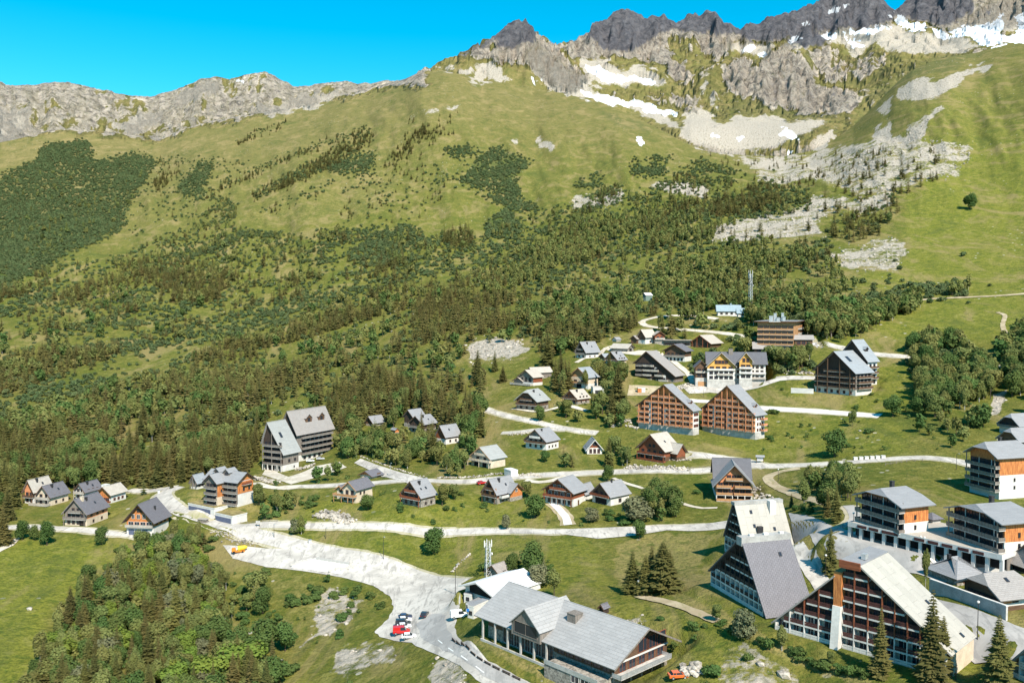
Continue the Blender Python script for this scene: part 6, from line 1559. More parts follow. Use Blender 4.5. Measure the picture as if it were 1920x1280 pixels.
# densities painted in photo pixels: (spruce, leaf tree, scrub)
DENS = [
 # single trees and scrub strewn over the open hill
 ((.012,.001,.004), [(-200,310),(0,280),(300,275),(540,225),(850,175),(1150,250),(1300,300),(1420,400),(1000,500),(0,560),(-200,600)]),
 ((.03,.01,.03), [(640,340),(760,280),(860,270),(900,330),(760,420),(640,440)]),((.03,.01,.04), [(240,300),(330,290),(470,300),(420,400),(300,420),(240,400)]),
 ((.05,.02,.05), [(1240,330),(1330,290),(1380,300),(1330,340),(1260,360)]),((.01,.01,.02), [(1560,560),(1700,470),(1920,300),(1920,640),(1700,640)]),
 # left slope and the whole forest belt
 ((.50,.42,.10), [(-200,560),(0,515),(140,490),(240,478),(330,485),(400,500),(470,505),(560,500),(640,515),(700,525),(760,530),(860,525),(920,490),(1010,450),(1080,412),(1180,390),(1240,365),(1330,378),(1400,350),(1445,340),(1520,352),(1518,388),(1400,410),(1325,432),(1325,457),(1450,452),(1555,449),(1560,470),(1545,482),(1590,512),(1575,530),(1500,560),(1420,578),(1425,600),(1400,596),(1395,566),(1340,564),(1335,588),(1230,588),(1190,600),(1150,625),(1080,640),(1040,655),(1000,640),(880,632),(868,680),(862,742),(905,738),(908,800),(880,850),(850,868),(800,850),(770,838),(700,850),(640,840),(628,790),(600,765),(540,765),(488,795),(480,868),(352,880),(330,905),(240,905),(190,898),(50,898),(36,950),(0,980),(-200,1050)]),
 ((.10,.80,.10), [(1000,470),(1100,420),(1200,400),(1330,390),(1400,440),(1560,480),(1580,525),(1420,575),(1340,562),(1230,585),(1100,620),(1000,600),(900,560),(900,500)]),
 ((.70,.20,.05), [(560,560),(700,540),(860,520),(980,520),(990,570),(900,620),(860,660),(800,740),(620,760),(400,740),(300,800),(60,860),(100,760),(300,700),(420,640)]),
 ((.75,.15,.05), [(120,540),(230,480),(330,430),(380,412),(440,395),(452,425),(380,450),(330,480),(250,540),(150,590),(0,650),(0,600)]),
 ((.55,.15,.1), [(285,470),(330,452),(440,460),(452,480),(380,500),(300,500)]),((.5,.1,.1), [(380,400),(430,372),(445,380),(440,410),(390,425)]),((.2,.3,.3), [(590,440),(640,425),(660,450),(610,470)]),((.1,.4,.4), [(700,455),(760,430),(780,440),(760,470),(710,480)]),
 ((.0,.02,.10), [(-200,830),(0,738),(90,705),(190,672),(240,645),(330,628),(420,595),(500,580),(560,575),(560,600),(505,618),(420,640),(340,675),(240,705),(190,728),(100,762),(0,798),(-200,880)]),
 ((.0,.02,.1), [(-200,640),(0,560),(60,545),(110,520),(200,490),(230,500),(150,535),(60,575),(0,600),(-200,690)]),
 ((.02,.03,.15), [(470,570),(560,525),(700,486),(800,452),(900,445),(1000,398),(1070,385),(1090,398),(1010,448),(900,500),(800,518),(700,540),(620,562),(540,600),(470,610)]),
 ((.04,.05,.15), [(480,562),(540,540),(600,520),(700,497),(800,462),(900,452),(1000,408),(1070,392),(1010,438),(900,488),(800,505),(700,525),(620,550),(540,585),(500,590)]),
 ((.10,.10,.25), [(640,430),(760,440),(860,460),(860,495),(760,490),(690,470)]),
 ((.06,.10,.20), [(250,470),(460,430),(620,450),(640,500),(470,500),(330,480)]),
 ((.55,.25,.05), [(400,520),(560,500),(560,560),(480,560),(400,600),(330,610)]),
 ((.55,.25,.05), [(820,440),(880,425),(890,450),(840,462)]),((.5,.2,.1), [(700,470),(760,480),(770,530),(700,520)]),
 # rows of spruces and alder scrub on the open hill
 ((.85,.0,.1), [(376,372),(470,330),(545,293),(550,284),(470,316),(372,360)]),((.65,.0,.1), [(478,374),(560,338),(640,302),(705,256),(694,245),(610,288),(540,325),(470,362)]),
 ((.45,.0,.05), [(560,290),(640,262),(700,240),(690,234),(620,255),(550,282)]),((.30,.0,.05), [(440,270),(500,250),(540,232),(530,226),(470,248),(435,264)]),
 ((.80,.0,.0), [(735,262),(768,225),(800,232),(835,232),(852,250),(800,265),(770,275)]),((.35,.0,.0), [(715,315),(740,275),(830,260),(840,290),(760,325),(720,322)]),
 ((.35,.0,.0), [(800,215),(870,205),(850,230),(800,232)]),((.9,0,0), [(288,345),(300,322),(320,325),(312,362),(296,360)]),((.4,0,0),[(310,318),(335,300),(340,325),(320,330)]),
 ((.25,0,.05), [(470,390),(560,360),(640,330),(600,370),(500,400)]),((.5,.0,.1), [(245,430),(270,415),(268,432),(250,440)]),
 ((.12,.05,.1), [(1180,380),(1240,340),(1330,300),(1400,330),(1330,372),(1240,362)]),((.4,0,.1), [(1255,335),(1300,300),(1340,290),(1330,300),(1270,345)]),
 ((.07,.01,.01), [(1305,290),(1540,285),(1700,268),(1826,278),(1790,340),(1600,380),(1480,350),(1420,340),(1340,310)]),
 ((.35,.15,.1), [(1540,428),(1600,395),(1660,378),(1665,345),(1692,350),(1682,392),(1650,432),(1580,452)]),((.04,.02,.01), [(1325,455),(1340,425),(1520,388),(1600,375),(1560,420),(1450,445)]),
 ((.35,.1,.2), [(1100,372),(1160,345),(1165,362),(1120,385)]),((.12,.05,.2), [(1060,390),(1240,350),(1200,400),(1080,410)]),
 # alder
 ((.02,.05,1.0), [(-200,360),(0,333),(75,300),(83,275),(158,267),(175,283),(167,308),(208,300),(258,287),(288,304),(258,350),(233,400),(233,425),(137,470),(83,502),(0,545),(-200,620)]),
 ((0,0,.9), [(337,342),(375,304),(400,308),(375,367),(346,367)]),((.0,0,.8), [(890,306),(933,277),(999,299),(962,332),(977,365),(955,372),(904,346),(860,343)]),((0,.2,.9), [(911,419),(948,397),(981,419),(970,445),(919,445)]),
 ((0,0,.7), [(830,285),(880,275),(900,292),(860,300)]),((0,0,.45), [(608,317),(650,300),(704,287),(683,325)]),((0,0,.5), [(860,330),(940,365),(1010,390),(960,392),(880,350)]),
 ((.1,.25,.5), [(640,480),(760,420),(800,440),(700,500)]),((0,0,.4), [(1080,340),(1130,325),(1125,345),(1085,350)]),((0,0,.3), [(1180,300),(1260,290),(1240,330),(1190,330)]),
 # right side
 ((.05,.85,.2), [(1412,600),(1420,575),(1500,558),(1600,528),(1694,556),(1684,585),(1590,625),(1512,640),(1500,606)]),
 ((.0,.8,.3), [(1690,582),(1688,545),(1720,535),(1815,530),(1816,552),(1730,560),(1704,580)]),
 ((.0,.8,.4), [(1700,652),(1740,632),(1800,640),(1856,676),(1872,700),(1872,738),(1842,785),(1800,815),(1762,845),(1722,828),(1722,790),(1735,770),(1718,740),(1706,690)]),
 ((.05,.6,.5), [(1868,640),(1920,606),(2000,620),(2000,800),(1930,760),(1892,720),(1890,700)]),((0,.0,.10), [(1560,560),(1700,480),(1690,540),(1600,560)]),
 ((.0,.9,.2), [(1402,664),(1528,660),(1530,690),(1510,696),(1440,698),(1408,702),(1404,684)]),
 # woods inside the village
 ((.0,.8,.4), [(572,896),(580,868),(640,858),(655,888),(640,900)]),((.0,.8,.5), [(474,962),(480,925),(530,905),(560,915),(598,930),(600,965),(560,975),(500,978)]),
 ((.05,.8,.3), [(640,800),(690,806),(760,834),(772,862),(740,862),(700,850),(650,852)]),
 ((.05,.7,.4), [(850,850),(886,800),(892,760),(910,752),(905,792),(880,858),(862,884),(832,880)]),
 ((.0,.7,.2), [(1036,778),(1040,750),(1070,762),(1106,758),(1146,752),(1150,782),(1100,792),(1050,792)]),((.8,.05,.1), [(1034,880),(1040,850),(1070,826),(1092,822),(1096,868),(1080,880)]),
 ((.3,.4,.1), [(1138,862),(1148,830),(1186,812),(1190,858),(1160,878),(1136,880)]),((.3,.4,.1), [(1140,770),(1150,740),(1180,745),(1185,775),(1150,785)]),
 ((.0,.7,.3), [(1206,930),(1230,912),(1270,930),(1276,960),(1240,962)]),((.0,.7,.4), [(1496,930),(1520,884),(1590,882),(1600,905),(1560,925),(1580,950),(1550,965),(1520,955)]),
 ((.55,.1,.1), [(1035,705),(1060,690),(1065,722),(1040,730)]),((.5,.2,.1), [(870,700),(900,690),(915,715),(880,730)]),((.0,.6,.3), [(800,935),(815,915),(850,912),(860,935),(820,950)]),
 ((.1,.5,.3), [(1110,700),(1120,682),(1180,690),(1184,715),(1150,730),(1115,722)]),((.1,.6,.2), [(1280,690),(1300,672),(1345,655),(1360,660),(1300,700)]),((0,.5,.3), [(1355,640),(1410,620),(1412,660),(1380,660)]),
 ((.1,.5,.2), [(1235,608),(1262,600),(1290,610),(1285,625),(1250,628)]),((0,.4,.3), [(1300,598),(1345,600),(1400,610),(1380,622),(1320,616)]),
 # boulder slopes stay open
 ((.06,.01,.02), [(1335,300),(1540,285),(1700,262),(1826,270),(1800,325),(1700,352),(1600,362),(1500,330),(1430,340),(1380,320)]),
 # foreground wood
 ((.25,.62,.6), [(222,1012),(330,985),(395,1000),(418,1040),(430,1110),(430,1180),(500,1190),(520,1240),(500,1310),(40,1310),(70,1210),(110,1150),(160,1090),(215,1062)]),
 ((.02,.95,.8), [(300,1000),(390,1010),(400,1080),(330,1100),(260,1080),(230,1030)]),((.02,.12,.8), [(430,1060),(500,1070),(560,1130),(560,1200),(500,1190),(440,1150)]),
 ((.0,.10,.7), [(560,1000),(600,1000),(600,1010),(560,1010)]),((0,.0,.25), [(560,1080),(735,1110),(730,1165),(600,1200),(520,1260),(700,1280),(900,1290),(720,1290),(500,1290),(560,1200)]),
 ((0,.03,.3), [(1180,1160),(1260,1150),(1360,1190),(1500,1290),(1270,1290),(1290,1240),(1230,1200)]),((0,.35,.5), [(950,1075),(975,1045),(1020,1030),(1045,1085),(1010,1092)]),
 ((0,.0,.12), [(640,915),(1040,930),(1040,980),(640,980)]),((0,0,.10), [(1300,740),(1720,700),(1730,850),(1320,850)]),((0,.05,.35), [(1085,985),(1100,955),(1180,950),(1210,960),(1200,985)]),
]

def tree_scatter():
    sr = np.zeros(gx.shape); br = np.zeros(gx.shape); ur = np.zeros(gx.shape)
    for (s, l, u), poly in DENS:
        m = poly_mask(poly); sr[m] = s; br[m] = l; ur[m] = u
    sr, br, ur = blur(sr, 3), blur(br, 3), blur(ur, 7)
    runmax = np.maximum.accumulate(EG0, axis=1)
    def cand(n, rmin, rmax):
        az = RNG.uniform(-0.60, 0.60, n); r = np.sqrt(RNG.uniform(rmin ** 2, rmax ** 2, n))
        x = r * np.sin(az); y = r * np.cos(az); z = grid_h(x, y); px, py = project(x, y, z)
        ia = np.clip(np.interp(az, AZ, np.arange(NA)).astype(int), 0, NA - 1); ir = np.clip(np.searchsorted(LR, np.log(r)) - 3, 0, NR - 1)
        e = (z - CAMZ) / r; vis = e > runmax[ia, ir] - 0.012
        ok = vis & (px > -150) & (px < 2070) & (py < 1330)
        return [q[ok] for q in (x, y, z, px, py, r)]
    # keep clear of plots and roads
    from mathutils import kdtree
    kd = kdtree.KDTree(len(ROADPTS))
    for i, p in enumerate(ROADPTS): kd.insert((p[0], p[1], 0), i)
    kd.balance()
    def hides(px, py, hp, r, kind):
        for (bx0, bx1, by0, by1, br_) in SHOWN:
            if r < br_ + 2 and bx0 - hp * .2 < px < bx1 + hp * .2 and py > by0 and py - hp * 0.9 < by1: return True
        return False
    def clear(x, y, mg):
        for (ox, oy, ang, x0, x1, y0, y1, z, bl) in PADS:
            dx = x - ox; dy = y - oy
            if dx * dx + dy * dy > 6400: continue
            c, s = math.cos(ang), math.sin(ang); lx = dx * c - dy * s; ly = dx * s + dy * c
            if x0 - mg < lx < x1 + mg and y0 - mg - 1 < ly < y1 + mg: return False
        co, i, d = kd.find((x, y, 0))
        return d > ROADPTS[i][2] + mg * 1.15
    out = {}
    def pick(ras, per, rmin, rmax, clump, seed, mg, kfn, hfn, lift=5.0):
        area = 0.5 * 1.2 * (rmax ** 2 - rmin ** 2)
        x, y, z, px, py, r = cand(int(area / per), rmin, rmax)
        # cover is judged where a grown crown would stand, not at its foot
        d = samp(ras, px, py - lift * F / r)
        cl = fbm(x / clump, y / clump, 3, seed)
        bandn = fbm((x * 0.87 + y * 0.5) / 260, (y * 0.87 - x * 0.5) / 70, 3, seed + 7)
        near_ = np.where(r < 330, 1.0, 0.0)
        p = np.clip(d * (0.12 + 0.9 * near_ + (0.38 if lift == 1.0 else 0.0) + 1.55 * sstep(0.45, 0.60, 0.45 * cl + 0.55 * bandn)), 0, 1) * np.where(d > 0.02, 1, 0)
        keep = RNG.uniform(0, 1, len(x)) < p
        for X, Y, Z, PX, PY, R_ in zip(*(q[keep] for q in (x, y, z, px, py, r))):
            if R_ < 900 and not clear(X, Y, mg): continue
            k = kfn(X, Y, PX, PY); h = hfn(R_, k)
            if R_ < 900 and k not in ('bush',) and random.random() < 0.92 and hides(PX, PY, h / R_ * F, R_, k): continue
            out.setdefault(k, []).append((X, Y, Z - 0.1, PX, PY, h, R_))
    pick(sr, 19, 170, 700, 45, 301, 2.0, lambda *a: 'spruce', lambda r, k: random.uniform(7, 14) if r < 420 else random.uniform(9, 19))
    pick(sr, 34, 700, 2300, 60, 302, 2.0, lambda *a: 'spruce', lambda r, k: random.uniform(8, 17) * (1 if r < 1200 else 0.75))
    def kb(X, Y, PX, PY):
        if PY > 980: return random.choice(('birch', 'broadleaf', 'birch', 'broadleaf', 'broadleaf', 'willow', 'maple', 'maple', 'lime'))
        if 560 < PY: return random.choice(('broadleaf', 'birch', 'maple', 'broadleaf'))
        return random.choice(('birch', 'birch', 'broadleaf'))
    hb_ = lambda r, k: random.uniform(4.5, 9.5) if r < 450 else random.uniform(7, 13)
    pick(br, 15, 170, 700, 40, 311, 2.6, kb, hb_)
    pick(br, 44, 700, 1900, 60, 312, 2.6, kb, hb_)
    pick(ur, 22, 150, 520, 25, 321, 1.2, lambda *a: 'bush', lambda r, k: random.uniform(0.9, 2.6), 0.5)
    pick(ur, 8, 520, 2400, 45, 322, 1.2, lambda *a: 'alder', lambda r, k: random.uniform(2.2, 4.4), 1.0)
    print('TREES', {k: len(v) for k, v in out.items()})
    return out

LANDM = [(160,950,'the leftmost chalets'),(277,965,'the red-timber chalet over the double garage'),(420,920,'the orange-gabled residence'),(555,830,'the big grey hotel'),(660,915,'the cream terraced chalet'),(700,880,'the ramp'),
 (785,920,'the dark-gabled chalet'),(930,915,'the cluttered-terrace chalet'),(1060,920,'the broad red-timber chalet'),(1145,920,'the compact orange-sided chalet'),(1372,900,'the orange-balconied lodge'),(790,790,'the dark twin-gabled chalet'),
 (840,810,'the birch-side grey roof'),(915,855,'the cream chalet with white balcony'),(1018,820,'the white-based chalet'),(1120,835,'the little red and white cottage'),(1240,840,'the red-brown chalet'),(1250,765,'the left twin hotel'),(1375,770,'the right twin hotel'),
 (1000,745,'the half-hipped chalet'),(1000,700,'the grey-boarded chalet'),(1090,705,'the honey-fronted chalet'),(1100,655,'the upper hamlet\'s left chalet'),(1215,630,'the upper hamlet terrace'),(1320,640,'the low-pitched brown chalet'),(1365,690,'the ochre hotel'),
 (1230,690,'the lopsided dark hotel'),(1460,630,'the orange-banded hotel'),(1375,580,'the blue-roofed building'),(1213,555,'the small lift hut'),(1580,695,'the dark residence'),(1680,950,'the left hip-roofed block'),(1870,880,'the tall half-white block'),(1900,790,'the topmost lodge'),
 (1420,980,'the cream-roofed A-frame'),(1440,1080,'the slate A-frame'),(1640,1150,'the largest balcony block'),(1080,1200,'the big hall'),(990,1100,'the marquee'),(915,1060,'the white antenna mast'),(650,1180,'the upper bare patch'),(690,1235,'the lower bare patch'),
 (120,1080,'the bottom left meadow'),(450,1040,'the yellow machine'),(930,655,'the white boulder patch'),(1640,480,'the upper boulder slope'),(1480,420,'the long boulder slope'),(1750,560,'the alpine track'),(1820,700,'the gully'),(620,1060,'the bare concrete slab'),
 (100,820,'the left forest clearing'),(330,640,'the middle forest clearing'),(600,530,'the upper forest clearing'),(1240,1080,'the dark spruce clump'),(300,1250,'the bottom edge of the wood'),(330,1150,'the middle of the foreground wood'),(330,1050,'the top of the foreground wood')]

def place_words(px, py):
    d = min(LANDM, key=lambda l: (l[0] - px) ** 2 + (l[1] - py) ** 2); dx, dy = px - d[0], py - d[1]
    lr, ud = ('right' if dx > 0 else 'left'), ('below' if dy > 0 else 'above')
    if abs(dx) > abs(dy) * 2.2: w = lr + ' of'
    elif abs(dy) > abs(dx) * 2.2: w = ud
    else: w = ud + '-' + lr + ' of'
    q = math.hypot(dx, dy)
    return ('just ' if q < 40 else ('' if q < 85 else 'well ')) + w + ' ' + d[2]

def forest():
    out = tree_scatter()
    NAMES = dict(spruce='spruce', broadleaf='leafy tree', birch='slim birch', maple='round tree', lime='yellow-green tree', willow='grey-green willow', bush='low bush', alder='low alder bush')
    PLUR = dict(spruce='spruces', broadleaf='leafy trees', birch='birches', maple='round trees', lime='fresh green trees', willow='willows', bush='bushes', alder='alder bushes')
    stuff = {}
    for kind, L in out.items():
        inside = [t for t in L if -10 < t[3] < 1930 and t[4] < 1330]
        inside.sort(key=lambda t: -t[5] / t[6])
        lim = 300 if kind in ('spruce',) else (260 if kind in ('broadleaf', 'birch') else (300 if kind == 'bush' else 120))
        if kind == 'alder': lim = 0
        near = inside[:lim]; ids = set(id(t) for t in near)
        for (X, Y, Z, PX, PY, h, R_) in near:
            rg = place_words(PX, PY); hp = h / R_ * F; szw = 'tall' if hp > (34 if kind not in ('bush', 'alder') else 11) else ('small' if hp < (22 if kind not in ('bush', 'alder') else 7) else 'middling')
            tree(kind, (X, Y, Z), h, szw + ' ' + NAMES[kind] + ', one of several, ' + rg, PLUR[kind] + ' ' + rg, None, random.uniform(0.9, 1.3))
        for t in L:
            if id(t) not in ids: stuff.setdefault(kind, []).append(t)
    for kind, L in stuff.items():
        scatter_object({'spruce': 'distant_spruce_forest', 'alder': 'alder_scrub', 'bush': 'small_shrubs'}.get(kind, 'distant_%s_woodland' % kind), kind, L)

def scatter_object(name, kind, L):
    n = len(L)
    me = bpy.data.meshes.new(name); me.vertices.add(n)
    me.vertices.foreach_set('co', np.array([(t[0], t[1], t[2]) for t in L], np.float32).ravel())
    nv = len(PROTO[kind])
    var = RNG.integers(0, nv, n); ht = np.array([HT[kind][k] for k in var])
    sc = np.array([t[5] for t in L]) / ht
    a = me.attributes.new('size', 'FLOAT', 'POINT'); a.data.foreach_set('value', sc.astype(np.float32))
    a = me.attributes.new('turn', 'FLOAT', 'POINT'); a.data.foreach_set('value', RNG.uniform(0, 6.28, n).astype(np.float32))
    a = me.attributes.new('kind_index', 'INT', 'POINT'); a.data.foreach_set('value', var.astype(np.int32))
    o = bpy.data.objects.new(name, me); C.objects.link(o); o['kind'] = 'stuff'
    ng = bpy.data.node_groups.new(name, 'GeometryNodeTree')
    ng.interface.new_socket(name='Geometry', in_out='INPUT', socket_type='NodeSocketGeometry'); ng.interface.new_socket(name='Geometry', in_out='OUTPUT', socket_type='NodeSocketGeometry')
    N = ng.nodes; gi = N.new('NodeGroupInput'); go = N.new('NodeGroupOutput'); jo = N.new('GeometryNodeJoinGeometry')
    def at(nm, ty):
        x = N.new('GeometryNodeInputNamedAttribute'); x.data_type = ty; x.inputs['Name'].default_value = nm; return [s for s in x.outputs if s.enabled][0]
    for k in range(nv):
        po = bpy.data.objects.new(kind + ' kind', PROTO[kind][k][1])
        oi = N.new('GeometryNodeObjectInfo'); oi.inputs['Object'].default_value = po; oi.inputs['As Instance'].default_value = True
        ip = N.new('GeometryNodeInstanceOnPoints'); cmp_ = N.new('FunctionNodeCompare'); cmp_.data_type = 'INT'; cmp_.operation = 'EQUAL'
        ints = [s for s in cmp_.inputs if s.enabled]
        ng.links.new(at('kind_index', 'INT'), ints[0]); ints[1].default_value = k
        ng.links.new(gi.outputs[0], ip.inputs['Points']); ng.links.new(cmp_.outputs[0], ip.inputs['Selection']); ng.links.new(oi.outputs['Geometry'], ip.inputs['Instance'])
        cx = N.new('ShaderNodeCombineXYZ'); ng.links.new(at('turn', 'FLOAT'), cx.inputs['Z'])
        ng.links.new(cx.outputs[0], ip.inputs['Rotation'])
        ng.links.new(at('size', 'FLOAT'), ip.inputs['Scale'])
        ng.links.new(ip.outputs[0], jo.inputs[0])
    ng.links.new(jo.outputs[0], go.inputs[0])
    md = o.modifiers.new('scatter', 'NODES'); md.node_group = ng
    return o

def single_trees():
    T = tree_px
    # (kind, px, py, height px, label, width factor)
    for t in [
     ('spruce',1651,1268,112,'spruce left of three big ones in front of the largest balcony block',1.15),
     ('spruce',1747,1280,146,'tallest spruce, middle of the three in front of the largest balcony block',1.05),
     ('spruce',1768,1262,92,'shorter spruce grown into the right side of the tallest one',1.0),
     ('spruce',1872,1290,108,'spruce beside the brown-roofed block in the bottom right corner',1.1),
     ('spruce',1186,1112,76,'left spruce of the dark clump on the mown lawn',1.9),('spruce',1243,1110,88,'right and largest spruce of the dark clump on the mown lawn',2.1),('spruce',1210,1114,70,'middle spruce of the dark clump on the mown lawn',1.8),('spruce',1222,1106,80,'hindmost spruce of the dark clump on the mown lawn',1.7),('spruce',1256,1106,70,'rightmost low spruce of the dark clump on the mown lawn',1.8),
     ('spruce',1557,1072,76,'slim light spruce on the street corner between the A-frame blocks',0.85),('birch',1735,1112,72,'thin ragged birch beside the cream plunging roof',0.5),
     ('spruce',1568,978,66,'dark spruce beside the tarmac path below the round bushes',1.3),('spruce',1552,968,44,'shorter dark spruce left of the tarmac path spruce',1.3),('spruce',1484,950,24,'small dark conifer above the cream-roofed A-frame block',1.2),
     ('spruce',812,862,60,'golden-green broad spruce in front of the birches',1.5),('spruce',8,1020,60,'large spruce at the left edge beside the lower lane',1.4),
     ('spruce',1026,690,58,'big dark spruce above the weathered grey-boarded chalet',1.4),('spruce',928,696,40,'lone spruce on the green below the white boulders',1.1),('spruce',896,712,56,'spruce at the left end of the green below the boulders',1.1),
     ('spruce',943,716,30,'broad dark spruce left of the weathered grey-boarded chalet',1.5),('spruce',1042,732,62,'left one of two spruces right of the weathered chalet',1.0),('spruce',1060,728,58,'right one of two spruces right of the weathered chalet',1.0),
     ('spruce',1158,772,86,'tall dark spruce in front of the site cabin terrace',1.2),('spruce',1132,728,66,'tall spruce right of the honey-fronted chalet',1.0),('broadleaf',1098,732,40,'grey-green tree hiding the front of the honey-fronted chalet',0.8),
     ('maple',1565,856,48,'round dark tree alone on the upper meadow',1.25),('maple',1674,781,36,'round dark tree at the end of the lower hotel road',1.2),('broadleaf',1598,800,30,'thin young tree below the lower hotel road',0.7),
     ('maple',813,1036,46,'broad dark tree alone below the middle road',1.5),('maple',1003,970,42,'dense round tree beside the curved footpath',1.3),('maple',1140,902,30,'round tree on the upper road above the compact chalet',1.2),
     ('maple',1228,936,40,'upper dark round tree right of the compact orange-sided chalet',1.1),('maple',1262,958,46,'lower dark round tree right of the compact orange-sided chalet',1.2),
     ('willow',1192,978,52,'spreading olive willow beside the compact orange-sided chalet',1.6),('willow',1110,978,26,'grey bush-like willow left of the spreading olive one',1.4),
     ('maple',1818,393,26,'lone dark tree high on the bright pasture',1.2),('maple',1722,778,30,'dark tree by the gully at the meadow edge',1.2),('maple',690,956,28,'round bush-like tree right of the cream terraced chalet',1.4),
     ('broadleaf',829,948,38,'leafy tree right of the dark-gabled chalet',1.1),('broadleaf',852,936,28,'smaller leafy tree behind the one right of the dark-gabled chalet',1.2),
     ('maple',190,1020,30,'round tree standing alone on the lower lane edge',1.3),('maple',42,1012,32,'leftmost of three trees on the lower lane',1.1),('maple',64,1012,24,'middle one of three trees on the lower lane',1.1),('maple',88,1022,40,'rightmost, tallest of three trees on the lower lane',1.0),
     ('maple',165,1098,36,'round dark tree at the upper edge of the foreground wood meadow',1.3),('willow',1394,1196,50,'leafy tree on the mown path below the slate A-frame block',1.1),('birch',1466,1222,44,'bushy birch at the left end of the largest balcony block',1.2),
     ('broadleaf',1342,1166,32,'small tree at the upper end of the mown path',1.1),('broadleaf',1556,1252,26,'low tree below the lawn of the largest balcony block',1.0),('maple',998,1070,56,'dark tree right of the marquee',1.0),('willow',1012,1092,44,'olive tree behind the marquee roof',1.3),
     ('maple',960,1072,38,'dark round tree right of the stone hut',1.2),('bush',912,1068,14,'small dark bush left of the antenna mast',1.5),('willow',950,992,30,'light green tree beside the cluttered-terrace chalet',0.9),
     ('broadleaf',988,930,34,'narrow tree between the cluttered-terrace chalet and the broad red one',0.9),('spruce',322,915,22,'small conical spruce by the road fork',1.3),('maple',1012,790,30,'round tree in front of the half-hipped chalet',1.2),
     ('lime',450,1275,70,'bright yellow-green tree at the bottom of the foreground wood',1.5),('lime',395,1290,60,'second bright green tree left of the yellow-green one at the bottom',1.4),('lime',330,1296,46,'low fresh green tree at the bottom edge of the wood',1.5),
     ('maple',500,1225,62,'dark leafy tree at the right edge of the foreground wood',1.2),('maple',1022,866,22,'dark round bush-tree in front of the white-based chalet',1.2),('spruce',1128,1290,0.1,'x',1),
    ]:
        if t[4] == 'x': continue
        T(t[0], t[1], t[2], t[3], t[4], None, t[5])
    # hedge bushes along the mown path
    for (x, y, h) in ((1352,1172,12),(1372,1188,14),(1425,1208,14),(1440,1214,18),(1488,1232,14),(1500,1238,18),(1525,1250,14),(1540,1256,18),(1575,1262,16),(1600,1266,18),(1620,1270,16),(1505,958,10),(1518,962,12),(1492,956,10),(1306,925,8)):
        T('bush', x, y, h, 'low green hedge bush ' + place_words(x, y), 'hedge bushes beside the mown path', 1.2)

